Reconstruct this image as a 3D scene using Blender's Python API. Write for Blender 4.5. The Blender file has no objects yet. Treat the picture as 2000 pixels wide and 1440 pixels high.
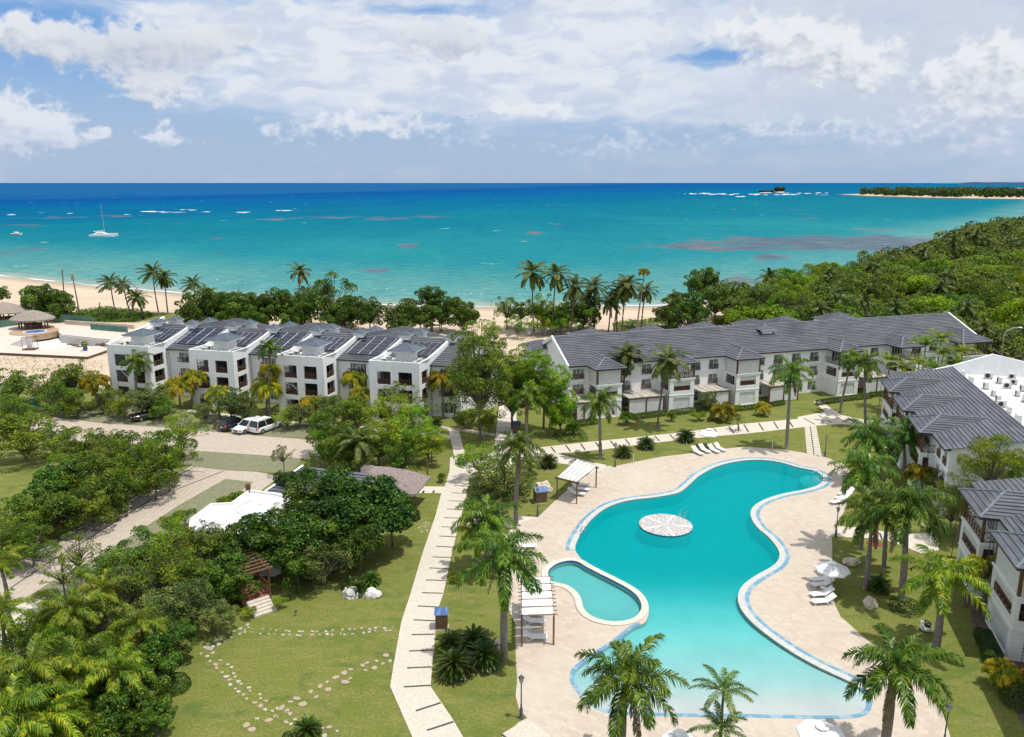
import bpy, math, random
import numpy as np
from mathutils import Vector, Matrix, noise
from mathutils.geometry import tessellate_polygon

# ------------------------------------------------------------------ camera, light, exposure
F, H = 1555.0, 34.0                      # focal length in px of a 2000 px wide picture, camera height in m
PITCH = math.atan(363 / F)
CP, SP = math.cos(PITCH), math.sin(PITCH)
sc = bpy.context.scene
COL = sc.collection
cam_d = bpy.data.cameras.new("camera"); cam = bpy.data.objects.new("camera", cam_d); COL.objects.link(cam)
cam.location = (0, 0, H); cam.rotation_euler = (math.pi / 2 - PITCH, 0, 0)
cam_d.sensor_width = 36; cam_d.lens = 36 * F / 2000; cam_d.clip_start = 0.5; cam_d.clip_end = 150000
sc.camera = cam
sc.view_settings.view_transform = 'Standard'; sc.view_settings.look = 'None'
sc.view_settings.exposure = 0.27; sc.view_settings.gamma = 1.0
SUN_DIR = Vector((0.28, -0.10, 0.955)).normalized()
sun_d = bpy.data.lights.new("sun", 'SUN'); sun_d.energy = 3.3; sun_d.angle = math.radians(0.55); sun_d.color = (1, .955, .88)
sun = bpy.data.objects.new("sun", sun_d); COL.objects.link(sun)
sun.rotation_euler = SUN_DIR.to_track_quat('Z', 'Y').to_euler(); sun.location = (30, -20, 200)

world = bpy.data.worlds.new("World"); sc.world = world; world.use_nodes = True
nt = world.node_tree; nt.nodes.clear()

class NB:
    """small node-building helper"""
    def __init__(s, nt): s.nt = nt
    def n(s, t, **k):
        x = s.nt.nodes.new(t)
        for a, b in k.items(): setattr(x, a, b)
        return x
    def put(s, sock, v):
        if isinstance(v, (int, float)):
            sock.default_value = v if not hasattr(sock.default_value, '__len__') else [v] * len(sock.default_value)
        elif isinstance(v, (tuple, list)):
            if len(v) == 3 and sock.type == 'RGBA': v = (*v, 1)
            sock.default_value = v
        else: s.nt.links.new(v, sock)
    def m(s, op, a, b=0.0, c=None, clamp=False):
        x = s.n('ShaderNodeMath', operation=op, use_clamp=clamp); s.put(x.inputs[0], a)
        s.put(x.inputs[1], b)
        if c is not None: s.put(x.inputs[2], c)
        return x.outputs[0]
    def v(s, op, a, b=None, c=None, out=0):
        x = s.n('ShaderNodeVectorMath', operation=op); s.put(x.inputs[0], a)
        if b is not None: s.put(x.inputs[1], b)
        if c is not None: s.put(x.inputs[2], c)
        return x.outputs['Value'] if out == 'v' else x.outputs[0]
    def mix(s, f, a, b):
        x = s.n('ShaderNodeMix', data_type='RGBA'); s.put(x.inputs[0], f); s.put(x.inputs[6], a); s.put(x.inputs[7], b)
        return x.outputs[2]
    def step(s, v, a, b, lo=0.0, hi=1.0):
        x = s.n('ShaderNodeMapRange', interpolation_type='SMOOTHSTEP'); s.put(x.inputs[0], v)
        s.put(x.inputs[1], a); s.put(x.inputs[2], b); s.put(x.inputs[3], lo); s.put(x.inputs[4], hi)
        return x.outputs[0]
    def noise(s, vec, scale, detail=4, rough=.55, out=0, dist=0):
        x = s.n('ShaderNodeTexNoise'); s.put(x.inputs['Vector'], vec); x.inputs['Scale'].default_value = scale
        x.inputs['Detail'].default_value = detail; x.inputs['Roughness'].default_value = rough
        x.inputs['Distortion'].default_value = dist
        return x.outputs[out]
    def mul(s, a, k): return s.v('MULTIPLY', a, k)

def azel(x, y):
    v = (y - 720) / F; u = (x - 1000) / F; f = CP - v * SP; d = SP + v * CP
    return math.degrees(math.atan2(u, f)), math.degrees(math.atan2(-d, math.hypot(u, f)))

def build_sky():
    b = NB(nt)
    sky = b.n('ShaderNodeTexSky', sky_type='NISHITA', sun_disc=False)
    el = math.asin(SUN_DIR.z); sky.sun_elevation = el; sky.sun_rotation = math.atan2(SUN_DIR.x, SUN_DIR.y)
    sky.air_density = 1.0; sky.dust_density = 0.5; sky.ozone_density = 1.5
    sc_ = b.v('SCALE', sky.outputs[0]); sc_.node.inputs[3].default_value = 0.10
    tc = b.n('ShaderNodeTexCoord').outputs['Generated']
    cl = b.step(b.noise(b.mul(tc, (2.5, 2.5, 2.5)), 1.0, 2), .34, .60, .35, .92)
    c = b.mix(cl, b.mul(sc_, (.85, .95, 1.0)), (.88, .90, .93))
    bg = b.n('ShaderNodeBackground'); b.put(bg.inputs[0], c); bg.inputs[1].default_value = 1.0
    out = b.n('ShaderNodeOutputWorld'); b.nt.links.new(bg.outputs[0], out.inputs[0])
build_sky()

# ---- cloud field (numpy), az/el in degrees
_rs = np.random.RandomState(11); _G = _rs.rand(256, 256) * 2 - 1
def vnoise(x, y):
    xi = np.floor(x).astype(int); yi = np.floor(y).astype(int); fx = x - xi; fy = y - yi
    fx = fx * fx * fx * (fx * (fx * 6 - 15) + 10); fy = fy * fy * fy * (fy * (fy * 6 - 15) + 10)
    g = lambda i, j: _G[(xi + i) & 255, (yi + j) & 255]
    return (g(0, 0) * (1 - fx) + g(1, 0) * fx) * (1 - fy) + (g(0, 1) * (1 - fx) + g(1, 1) * fx) * fy
def fbm(x, y, o=6, r=.5, lac=2.03):
    t = 0; a = 1; s = 0
    for k in range(o):
        t = t + a * vnoise(x + 17.3 * k, y - 9.1 * k); s += a; a *= r; c_, s_ = .8, .6
        x, y = (x * c_ - y * s_) * lac, (x * s_ + y * c_) * lac
    return t / s
def billow(x, y, o=5, r=.5):
    t = 0; a = 1; s = 0
    for k in range(o):
        t = t + a * (1 - 2 * np.abs(vnoise(x + 7.7 * k, y + 3.3 * k))); s += a; a *= r; x, y = (x * .8 - y * .6) * 2.1, (x * .6 + y * .8) * 2.1
    return t / s
def sstep(v, a, b_):
    t = np.clip((v - a) / (b_ - a), 0, 1); return t * t * (3 - 2 * t)
CIR = [(560,60,330,80,.9),(850,110,380,60,1.0),(1100,30,260,50,.9),(1150,150,300,45,1.0),(1650,20,420,60,.9),(1250,60,250,30,.5),(300,15,260,22,.7),(640,190,280,30,.7),(1500,190,500,50,.8),(1950,60,200,120,.9),(1900,200,300,80,.8),(1150,190,250,30,.6),
       (110,20,130,26,-.8),(60,165,180,26,-.5),(830,22,120,14,-1.1),(1230,78,170,14,-.5),(1355,125,100,26,-.9),(1760,35,90,16,-.8),(1400,95,100,16,-.5),(240,225,170,40,-.4)]
CUM = [(20,75,60,26,1.0),(60,60,45,26,.9),(110,80,60,30,.95),(180,90,50,30,1.0),(225,100,30,22,.8),(290,75,55,28,.8),(350,95,80,42,.95),(430,75,50,22,.8),(250,150,50,22,.8),(320,165,60,24,1.0),(300,190,45,13,.8),(480,70,30,12,.5),
       (15,215,60,30,1.0),(60,235,55,26,.9),(20,265,90,28,.9),(120,262,50,12,.6),(199,256,17,11,1.1),(315,256,30,15,1.1),(350,280,28,9,.8),(280,265,16,7,.7),(60,285,120,14,.6),
       (800,75,50,20,.8),(860,80,60,30,.9),(915,85,45,26,.8),(938,55,14,14,.6),(880,115,30,8,.5),(548,126,20,7,.9),(556,92,26,7,.6),(830,180,42,5,.9),(905,221,36,4,.5),(965,148,20,8,.3),
       (1400,60,40,16,.7),(1470,50,50,24,.9),(1520,75,60,26,.9),(1580,60,45,24,.9),(1600,95,90,32,1.0),(1690,125,60,32,1.0),(1650,160,80,20,.7),(1520,130,60,16,.6),(1560,110,60,20,.6),
       (1950,115,55,32,1.1),(1905,140,60,32,1.0),(1850,140,40,16,.8),(1980,150,60,40,1.0),(1940,190,90,28,.9),(1880,215,90,16,.5),
       (960,218,25,8,.8),(1000,212,30,14,.9),(1055,215,40,13,.9),(1100,212,20,8,.8),(735,208,20,12,.6),(740,240,90,24,.7),(650,240,80,18,.6),(510,243,30,14,.6),(560,262,60,16,.5),(850,262,100,16,.5),(950,285,50,14,.5),
       (1240,265,45,20,.6),(1320,285,60,14,.5),(1190,285,60,16,.5),(1090,292,60,10,.5),(1450,255,90,22,.45),(1600,250,100,24,.45),(1750,270,130,26,.5),(1930,245,100,20,.5),(1960,285,80,10,.7)]
def cloud_field(A, E):
    wx = fbm(A * .45, E * .7 + 30, 5); wy = fbm(A * .45 + 50, E * .7, 5)
    def blobs(items, A, E, sc=1.0):
        t = np.zeros_like(A)
        for (x, y, rx, ry, a) in items:
            a0, e0 = azel(x, y); ra = rx / 27. * sc; re = ry / 27. * sc
            q = ((A - a0) / ra) ** 2 + ((E - e0) / re) ** 2
            t += a * np.exp(-np.minimum(q, 30))
        return t
    # streaky high sheet
    Aw = A + wx * 1.3; Ew = E + wy * .5
    st = fbm(Aw * .16 + Ew * .10, Ew * .85 - Aw * .05, 6, .5) * 1.0 + fbm(Aw * .6, Ew * 2.2 - Aw * .25, 4, .5) * .22
    cb = blobs(CIR, Aw, Ew, 1.15)
    ca = sstep(cb * .85 + st * .75, .02, 1.05) * .94
    out = np.abs(A) > 34
    base = sstep(fbm(A * .10, E * .25, 6) + .12, -.25, .35) * .85
    f = sstep(np.maximum(np.abs(A) - 31, E - 11.5), 0, 3); ca = ca * (1 - f) + base * f
    cc_t = sstep(fbm(Aw * .5, Ew * 1.6, 5) + .15, -.4, .5)
    # cumulus
    def dens(A, E):
        w1 = vnoise(A * 1.1, E * 1.3 + 5) * .55; w2 = vnoise(A * 1.1 + 31, E * 1.3) * .42
        bl = blobs(CUM, A + w1 + .4 * fbm(A * 2.2, E * 2.5, 3), E + w2 + .3 * fbm(A * 2.2 + 9, E * 2.5, 3), 1.0)
        bb = billow(A * 1.05, E * 1.45, 5, .52)
        return np.minimum(bl, 1.35) + (bb - .1) * (.20 + .30 * sstep(E, 2.5, 5)) + fbm(A * 2.0, E * 3.2, 6, .5) * (.42 - .25 * sstep(E, 2.5, 5))
    d = dens(A, E)
    al = sstep(d, .30, 1.12)
    g1 = d - dens(A + .10, E + .22); g2 = d - dens(A + .35, E + .75)
    lit = .76 + g1 * .25 + g2 * .60 + (fbm(A * .8, E * 1.2, 3)) * .15 - sstep(d, .9, 1.7) * .20
    lit = np.clip(lit, 0, 1); lit = lit * lit * (3 - 2 * lit)
    low = sstep(E, .5, 3.6)
    al = al * (.46 + .50 * low)
    dark = np.zeros_like(A)
    for (x, y, rx, ry) in [(290,110,200,50),(860,90,110,40),(548,126,26,10),(830,180,50,8),(1960,285,80,12),(480,60,40,16),(960,221,6,1)]:
        a0, e0 = azel(x, y); dark += np.exp(-((A - a0) / (rx / 27)) ** 2 - ((E - e0) / (ry / 27)) ** 2)
    lit = lit * (1 - .5 * np.clip(dark, 0, 1))
    mix = lambda a, b_, t: a + (b_ - a) * t[..., None]
    g = lambda *c: np.array(c)
    rt = sstep(A, 8, 22) * .55
    c_c = mix(g(.46, .52, .63), g(.80, .825, .865), lit); c_s = mix(g(.60, .67, .79), g(.77, .81, .86), cc_t * (1 - rt)); c_s = mix(c_s, g(.56, .62, .71), rt)
    hz = (1 - sstep(E, .2, 7.5)); hzc = g(.39, .495, .66)
    # composite over hidden sky: returns premixed colour and alpha
    ca = np.clip(ca, 0, 1); a_h = hz * .97
    col = np.zeros(A.shape + (3,)); alpha = np.zeros(A.shape)
    def over(col, alpha, c, a):
        na = a + alpha * (1 - a); pm = c * a[..., None] + col * (alpha * (1 - a))[..., None]
        return pm / np.maximum(na, 1e-5)[..., None], na
    bl = mix(g(.13, .33, .68), g(.30, .475, .72), 1 - sstep(E, 2, 10)); col, alpha = over(col, alpha, bl, np.full(A.shape, .92))
    col, alpha = over(col, alpha, hzc[None, None], a_h)
    col, alpha = over(col, alpha, c_s, ca * (1 - .62 * hz))
    c_c = mix(c_c, hzc * 1.18, hz * .40)
    col, alpha = over(col, alpha, c_c, al)
    return col, alpha

def build_dome():
    """lower sky: a ring far beyond the horizon carrying the clouds"""
    az = np.concatenate([np.arange(-180, -35, 1.0), np.arange(-35, 35, .062), np.arange(35, 181, 1.0)])
    el = np.concatenate([[-2.0, -.3], np.arange(0, 12.3, .058), np.arange(12.5, 34, .8)])
    A, E = np.meshgrid(az, el); col, al = cloud_field(A, np.maximum(E, 0))
    al = al * (1 - sstep(E, 14, 33)); R = 118000.0
    X = R * np.sin(np.radians(A)); Y = R * np.cos(np.radians(A)); Z = R * np.tan(np.radians(E)) + H
    v = np.stack([X, Y, Z], -1).reshape(-1, 3); ny, nx = A.shape
    i, j = np.meshgrid(np.arange(nx - 1), np.arange(ny - 1)); k = (j * nx + i).ravel()
    f = np.stack([k, k + 1, k + nx + 1, k + nx], -1).astype(np.int32)
    me = bpy.data.meshes.new('sky'); me.vertices.add(len(v)); me.vertices.foreach_set('co', v.astype(np.float32).ravel())
    me.loops.add(f.size); me.loops.foreach_set('vertex_index', f.ravel()); me.polygons.add(len(f))
    me.polygons.foreach_set('loop_start', np.arange(0, f.size, 4, dtype=np.int32)); me.update()
    c = np.concatenate([col.reshape(-1, 3) * .86, al.reshape(-1, 1)], 1).astype(np.float32)
    a = me.attributes.new('cloud', 'FLOAT_COLOR', 'POINT'); a.data.foreach_set('color', c.ravel())
    m = bpy.data.materials.new('cloudy_sky'); m.use_nodes = True; m.node_tree.nodes.remove(m.node_tree.nodes['Principled BSDF'])
    m.cycles.emission_sampling = 'NONE'
    b = NB(m.node_tree); at = b.n('ShaderNodeAttribute', attribute_name='cloud'); em = b.n('ShaderNodeEmission'); b.put(em.inputs[0], at.outputs['Color'])
    tr = b.n('ShaderNodeBsdfTransparent'); mx = b.n('ShaderNodeMixShader'); b.put(mx.inputs[0], at.outputs['Alpha'])
    b.nt.links.new(tr.outputs[0], mx.inputs[1]); b.nt.links.new(em.outputs[0], mx.inputs[2]); b.nt.links.new(mx.outputs[0], m.node_tree.nodes['Material Output'].inputs[0])
    me.materials.append(m); o = bpy.data.objects.new('sky', me); COL.objects.link(o); o['kind'] = 'structure'
build_dome()

# ------------------------------------------------------------------ projection of picture points onto the place
def G(x, y, z=0.0):
    v = (y - 720) / F; u = (x - 1000) / F
    t = (H - z) / (SP + v * CP)
    return Vector((u * t, (CP - v * SP) * t, z))
def GP(pts, z=0.0): return [G(x, y, z) for x, y in pts]
def zat(Y, py):
    v = (py - 720) / F
    return H - Y * (SP + v * CP) / (CP - v * SP)
def xat(Y, px, py):
    v = (py - 720) / F
    return Y * ((px - 1000) / F) / (CP - v * SP)
rnd = random.Random(7)

# ------------------------------------------------------------------ materials
def mat(name, col=(.5, .5, .5), rough=.7, metal=0.0, spec=.4, var=None, scale=3.0, bump=0.0, bscale=None, coord='Object', fn=None, detail=5):
    m = bpy.data.materials.new(name); m.use_nodes = True
    b = NB(m.node_tree); p = m.node_tree.nodes['Principled BSDF']
    p.inputs['Roughness'].default_value = rough; p.inputs['Metallic'].default_value = metal
    p.inputs['Specular IOR Level'].default_value = spec
    tc = b.n('ShaderNodeTexCoord').outputs[coord]
    c = None
    if var is not None:
        n = b.noise(tc, scale, detail, .6)
        c = b.mix(b.step(n, .32, .68), col, var); b.put(p.inputs['Base Color'], c)
    else: b.put(p.inputs['Base Color'], col)
    if bump:
        bn = b.n('ShaderNodeBump'); bn.inputs['Strength'].default_value = min(1, bump * 4); bn.inputs['Distance'].default_value = bump * .25
        b.put(bn.inputs['Height'], b.noise(tc, bscale or scale * 4, 5)); b.put(p.inputs['Normal'], bn.outputs[0])
    if fn: fn(b, p, tc, c)
    return m

def leaf_mat(name, dark, light, accent=None, trans=.35, rough=.45, acc_amt=.06):
    m = bpy.data.materials.new(name); m.use_nodes = True
    nt = m.node_tree; b = NB(nt); p = nt.nodes['Principled BSDF']; out = nt.nodes['Material Output']
    gi = b.n('ShaderNodeNewGeometry'); r = gi.outputs['Random Per Island']
    oi = b.n('ShaderNodeObjectInfo').outputs['Random']
    c = b.mix(b.step(r, 0, 1), dark, light)
    if accent: c = b.mix(b.m('GREATER_THAN', b.m('FRACT', b.m('MULTIPLY', r, 37.7)), 1 - acc_amt), c, accent)
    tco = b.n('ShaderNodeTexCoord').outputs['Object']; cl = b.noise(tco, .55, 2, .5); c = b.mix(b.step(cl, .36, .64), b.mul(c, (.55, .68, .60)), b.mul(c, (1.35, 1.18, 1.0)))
    hs = b.n('ShaderNodeHueSaturation'); b.put(hs.inputs['Color'], c)
    b.put(hs.inputs['Hue'], b.m('MULTIPLY_ADD', oi, .045, .480)); b.put(hs.inputs['Value'], b.m('MULTIPLY_ADD', b.m('FRACT', b.m('MULTIPLY', oi, 7.3)), .5, .75))
    c = hs.outputs[0]
    b.put(p.inputs['Base Color'], c); p.inputs['Roughness'].default_value = rough; p.inputs['Specular IOR Level'].default_value = .22
    t = b.n('ShaderNodeBsdfTranslucent'); b.put(t.inputs[0], b.mul(c, (1.5, 1.5, .7)))
    mx = b.n('ShaderNodeMixShader'); mx.inputs[0].default_value = trans
    nt.links.new(p.outputs[0], mx.inputs[1]); nt.links.new(t.outputs[0], mx.inputs[2]); nt.links.new(mx.outputs[0], out.inputs[0])
    return m

M = {}
def siding(b, p, tc, c):
    s = b.n('ShaderNodeSeparateXYZ'); b.put(s.inputs[0], tc)
    f = b.m('FRACT', b.m('MULTIPLY', s.outputs[2], 1 / .36))
    g = b.m('MULTIPLY', b.step(f, .0, .07, 1, 0), b.m('LESS_THAN', s.outputs[2], 5.05))
    st = b.noise(b.mul(tc, (1.2, 1.2, .15)), 1.0, 5)
    base = b.mix(b.step(st, .55, .85), c, (.66, .65, .60))
    b.put(p.inputs['Base Color'], b.mix(b.m('MULTIPLY', g, .65), base, (.25, .25, .24)))
M['white'] = mat('white_wall_paint', (.88, .88, .87), .75, var=(.83, .83, .81), scale=.8, fn=siding)
M['plain'] = mat('white_plaster', (.88, .88, .87), .8, var=(.80, .80, .78), scale=1.1)
M['flatroof'] = mat('white_roof_membrane', (.64, .64, .63), .8, var=(.50, .50, .49), scale=.7, bump=.02)
def stained(b, p, tc, c):
    n = b.noise(tc, .45, 6, .65); n2 = b.noise(tc, 1.7, 4)
    cc = b.mix(b.step(n, .54, .70), c, (.42, .33, .28)); v = b.n('ShaderNodeTexVoronoi', feature='DISTANCE_TO_EDGE'); v.inputs['Scale'].default_value = .28
    b.put(v.inputs['Vector'], tc); b.put(p.inputs['Base Color'], b.mix(b.step(v.outputs[0], 0, .012, .45, 0), cc, (.3, .3, .3)))
M['stainroof'] = mat('rust_stained_white_roof', (.60, .60, .61), .8, var=(.52, .52, .53), scale=.5, fn=stained)
def tiles(b, p, tc, c):
    uv = b.n('ShaderNodeTexCoord').outputs['UV']
    br = b.n('ShaderNodeTexBrick'); b.put(br.inputs['Vector'], uv); br.inputs['Scale'].default_value = 1
    br.inputs['Brick Width'].default_value = .62; br.inputs['Row Height'].default_value = .45; br.inputs['Mortar Size'].default_value = .012
    br.inputs['Color1'].default_value = (.062, .070, .088, 1); br.inputs['Color2'].default_value = (.094, .104, .124, 1); br.inputs['Mortar'].default_value = (.035, .035, .04, 1)
    n = b.noise(b.mul(uv, (.25, 2.2, 1)), 1.0, 5, .6); n2 = b.noise(tc, .25, 4)
    cc = b.mix(b.step(n, .35, .7), br.outputs[0], (.136, .142, .160))
    cc = b.mix(b.step(n2, .45, .75), cc, (.068, .067, .077))
    b.put(p.inputs['Base Color'], cc)
M['tile'] = mat('slate_roof_tile', (.1, .1, .1), .5, spec=.45, fn=tiles)
def bluetiles(b, p, tc, c):
    tiles(b, p, tc, c)
M['gap'] = mat('tile_course_shadow', (.028, .028, .032), .7)  # near-black riser colour paints the shadow line under each tile course
M['timber'] = mat('pale_timber_boards', (.42, .30, .19), .7, var=(.33, .22, .13), scale=3)
M['cap'] = mat('roof_cap', (.20, .22, .25), .5, var=(.15, .165, .19), scale=2)
M['ctile'] = mat('blue_grey_roof_tile', (.115, .15, .19), .5, var=(.075, .10, .13), scale=2.5, bump=.05, bscale=5)
M['fascia'] = mat('dark_gutter', (.045, .045, .05), .5)
M['brown'] = mat('brown_stained_wood', (.10, .045, .022), .55, var=(.16, .075, .035), scale=3)
M['wood'] = mat('weathered_wood', (.22, .13, .075), .7, var=(.13, .075, .045), scale=4)
M['decking'] = mat('red_brown_decking', (.26, .105, .07), .6, var=(.19, .07, .05), scale=4)
M['glass'] = mat('window_glass', (.30, .34, .33), .08, spec=.8, var=(.05, .07, .075), scale=.9, detail=1)
M['darkglass'] = mat('dark_glass', (.012, .016, .02), .06, spec=.9)
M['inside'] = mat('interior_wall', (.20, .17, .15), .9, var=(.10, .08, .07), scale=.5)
M['frame'] = mat('white_frame', (.72, .74, .72), .5)
M['awn'] = mat('white_awning_panel', (.70, .70, .68), .8, var=(.62, .62, .60), scale=2)
M['canopy'] = mat('beige_canopy_roof', (.50, .45, .38), .8, var=(.34, .31, .27), scale=1.2)
M['solar'] = mat('solar_cell', (.010, .013, .030), .12, spec=.8, var=(.016, .02, .045), scale=2)
M['alu'] = mat('aluminium', (.45, .47, .50), .4, metal=.6)
M['ac'] = mat('air_conditioner_casing', (.66, .66, .62), .5, var=(.52, .52, .49), scale=3)
M['acdark'] = mat('fan_grille', (.03, .03, .03), .6)
M['thatch'] = mat('dry_palm_thatch', (.21, .165, .155), .95, var=(.33, .27, .25), scale=5, bump=.5, bscale=11)
M['thatch2'] = mat('sun_bleached_thatch', (.22, .18, .15), .95, var=(.34, .29, .25), scale=3, bump=.4, bscale=6)
M['conc'] = mat('pale_concrete', (.58, .55, .50), .85, var=(.48, .45, .41), scale=2, bump=.02)
M['cop'] = mat('grey_pool_coping', (.52, .52, .49), .8, var=(.42, .42, .40), scale=3)
M['copb'] = mat('beige_pool_coping', (.66, .58, .49), .75, var=(.56, .48, .40), scale=4)
def band(b, p, tc, c):
    n = b.noise(tc, .9, 3); n2 = b.noise(tc, 9, 3); cc = b.mix(b.step(n, .48, .60), (.12, .27, .39), (.30, .40, .45)); cc = b.mix(b.step(n2, .35, .7, 0, .5), cc, (.15, .33, .46)); b.put(p.inputs['Base Color'], cc)
M['band'] = mat('blue_tile_band', (.2, .38, .5), .4, fn=band)
M['bluetile'] = mat('blue_waterline_tile', (.015, .10, .30), .35, var=(.02, .16, .38), scale=5)
M['plaster'] = mat('pool_plaster', (.43, .44, .435), .7, var=(.39, .40, .40), scale=.35)
def island(b, p, tc, c):
    n = b.noise(tc, 6, 6, .7); s = b.n('ShaderNodeSeparateXYZ'); b.put(s.inputs[0], tc)
    ang = b.m('ARCTAN2', s.outputs[1], s.outputs[0]); k = b.m('ABSOLUTE', b.m('SINE', b.m('MULTIPLY_ADD', ang, 2.5, .5)))
    b.put(p.inputs['Base Color'], b.mix(b.m('MULTIPLY', b.step(n, .36, .56), b.step(k, .05, .22)), (.72, .71, .71), (.30, .27, .26)))
M['island'] = mat('flaking_white_paint', (.8, .8, .8), .8, fn=island, bump=.05, bscale=10)
def trav(b, p, tc, c):
    br = b.n('ShaderNodeTexBrick'); vr = b.n('ShaderNodeVectorRotate', rotation_type='Z_AXIS'); b.put(vr.inputs['Vector'], tc); vr.inputs['Angle'].default_value = .62
    b.put(br.inputs['Vector'], vr.outputs[0]); br.inputs['Scale'].default_value = 1; br.inputs['Brick Width'].default_value = .62; br.inputs['Row Height'].default_value = .41
    br.inputs['Mortar Size'].default_value = .012; br.inputs['Color1'].default_value = (.515, .445, .365, 1); br.inputs['Color2'].default_value = (.445, .375, .305, 1); br.inputs['Mortar'].default_value = (.42, .34, .27, 1)
    n = b.noise(tc, .16, 5, .6); n2 = b.noise(tc, 1.1, 5, .65); n3 = b.noise(b.mul(vr.outputs[0], (1.6, 2.4, 1)), 1, 2)
    cc = b.mix(b.step(n, .4, .72, 0, .55), br.outputs[0], (.53, .465, .395)); cc = b.mix(b.step(n2, .55, .75, 0, .6), cc, (.575, .51, .44))
    cc = b.mix(b.step(n3, .60, .70, 0, .35), cc, (.44, .33, .27)); b.put(p.inputs['Base Color'], cc)
M['deck'] = mat('travertine_paving', rough=.75, spec=.3, fn=trav)
M['path'] = mat('shell_stone_path', (.60, .535, .455), .9, var=(.46, .41, .35), scale=9, bump=.04, bscale=14)
M['path2'] = mat('pale_slab_path', (.60, .54, .455), .85, var=(.50, .445, .375), scale=2.2)
M['slot'] = mat('grassy_slot', (.075, .075, .05), .95, var=(.045, .05, .03), scale=8)
def pav(b, p, tc, c):
    w = b.n('ShaderNodeTexWave'); w.inputs['Scale'].default_value = .55; w.inputs['Distortion'].default_value = 3; w.inputs['Detail'].default_value = 3; b.put(w.inputs['Vector'], tc)
    b.put(p.inputs['Base Color'], b.mix(b.m('MULTIPLY', w.outputs[1], .35), c, (.33, .27, .22)))
M['road'] = mat('sandy_block_paving', (.47, .405, .335), .9, var=(.40, .345, .28), scale=1.4, fn=pav)
def gp(b, p, tc, c):
    n = b.noise(tc, 7, 4, .7); b.put(p.inputs['Base Color'], b.mix(b.step(n, .4, .6), c, (.13, .145, .075)))
M['gpav'] = mat('grass_block_paving', (.27, .25, .165), .95, var=(.20, .195, .12), scale=1.3, fn=gp)
M['slab'] = mat('parking_slab', (.45, .385, .325), .9, var=(.36, .31, .26), scale=1.6, bump=.02)
M['rock'] = mat('pale_boulder', (.60, .52, .42), .9, var=(.46, .38, .30), scale=2.5, bump=.3, bscale=5)
M['rockw'] = mat('white_boulder', (.68, .66, .63), .9, var=(.48, .45, .42), scale=2.5, bump=.3, bscale=5)
M['stone'] = mat('stepping_stone', (.36, .31, .22), .9, var=(.36, .28, .20), scale=1.2)
M['stonew'] = mat('white_stepping_stone', (.47, .45, .38), .9, var=(.36, .34, .27), scale=1.2)
M['soil'] = mat('dark_bed_soil', (.075, .05, .035), 1, var=(.15, .11, .08), scale=3, bump=.1)
M['bark'] = mat('tree_bark', (.115, .09, .07), .9, var=(.20, .17, .14), scale=4)
M['ptrunk'] = mat('palm_trunk', (.26, .225, .195), .9, var=(.16, .135, .115), scale=5, fn=lambda b, p, tc, c: b.put(p.inputs['Base Color'], (lambda s: b.mix(b.step(b.m('FRACT', b.m('MULTIPLY', s.outputs[2], 4)), 0, .25, .5, 0), c, (.09, .075, .06)))((lambda s: (b.put(s.inputs[0], tc), s)[1])(b.n('ShaderNodeSeparateXYZ')))))
M['ctrunk'] = mat('coconut_trunk', (.17, .14, .115), .9, var=(.10, .08, .065), scale=3)
M['shaft'] = mat('green_crownshaft', (.12, .19, .05), .5, var=(.19, .25, .08), scale=2)
M['sling'] = mat('white_sling', (.74, .74, .73), .7)
M['wpl'] = mat('white_plastic', (.80, .80, .79), .5)
M['greyf'] = mat('grey_sling', (.42, .43, .42), .7)
M['steel'] = mat('stainless_steel', (.65, .67, .7), .2, metal=1)
M['lampm'] = mat('dark_grey_metal', (.085, .09, .10), .45, metal=.3)
M['lglass'] = mat('lantern_glass', (.45, .45, .42), .2)
def corr(b, p, tc, c):
    n = b.noise(b.mul(tc, (8, 1, 1)), 1.0, 3); b.put(p.inputs['Base Color'], b.mix(b.step(n, .4, .65), (.02, .085, .26), (.10, .22, .46)))
M['blueroof'] = mat('blue_sheet_roof', (.02, .09, .28), .4, fn=corr)
M['canvas'] = mat('white_canvas', (.72, .72, .71), .85, var=(.74, .74, .73), scale=2)
M['hedge'] = None
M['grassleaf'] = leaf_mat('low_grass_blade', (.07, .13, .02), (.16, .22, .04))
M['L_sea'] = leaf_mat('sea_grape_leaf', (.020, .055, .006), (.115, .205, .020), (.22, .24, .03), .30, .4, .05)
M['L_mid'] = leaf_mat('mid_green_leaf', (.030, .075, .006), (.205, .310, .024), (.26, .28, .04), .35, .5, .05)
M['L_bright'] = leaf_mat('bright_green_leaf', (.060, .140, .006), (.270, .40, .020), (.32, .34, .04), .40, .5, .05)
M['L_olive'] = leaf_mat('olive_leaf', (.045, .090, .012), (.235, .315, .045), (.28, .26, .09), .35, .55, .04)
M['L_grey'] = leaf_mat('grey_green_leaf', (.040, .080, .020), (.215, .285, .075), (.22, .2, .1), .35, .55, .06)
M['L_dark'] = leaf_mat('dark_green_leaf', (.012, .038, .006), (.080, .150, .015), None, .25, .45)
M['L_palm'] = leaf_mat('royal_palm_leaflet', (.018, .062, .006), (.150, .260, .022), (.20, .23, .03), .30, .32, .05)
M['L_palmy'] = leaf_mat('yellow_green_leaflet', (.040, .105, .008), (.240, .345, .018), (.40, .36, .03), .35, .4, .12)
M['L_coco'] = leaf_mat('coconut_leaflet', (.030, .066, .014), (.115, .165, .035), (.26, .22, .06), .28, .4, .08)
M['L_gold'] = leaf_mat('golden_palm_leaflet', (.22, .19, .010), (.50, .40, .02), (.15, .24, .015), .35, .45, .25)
M['L_cyc'] = leaf_mat('cycad_leaflet', (.018, .050, .008), (.075, .150, .016), None, .2, .3)
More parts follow.
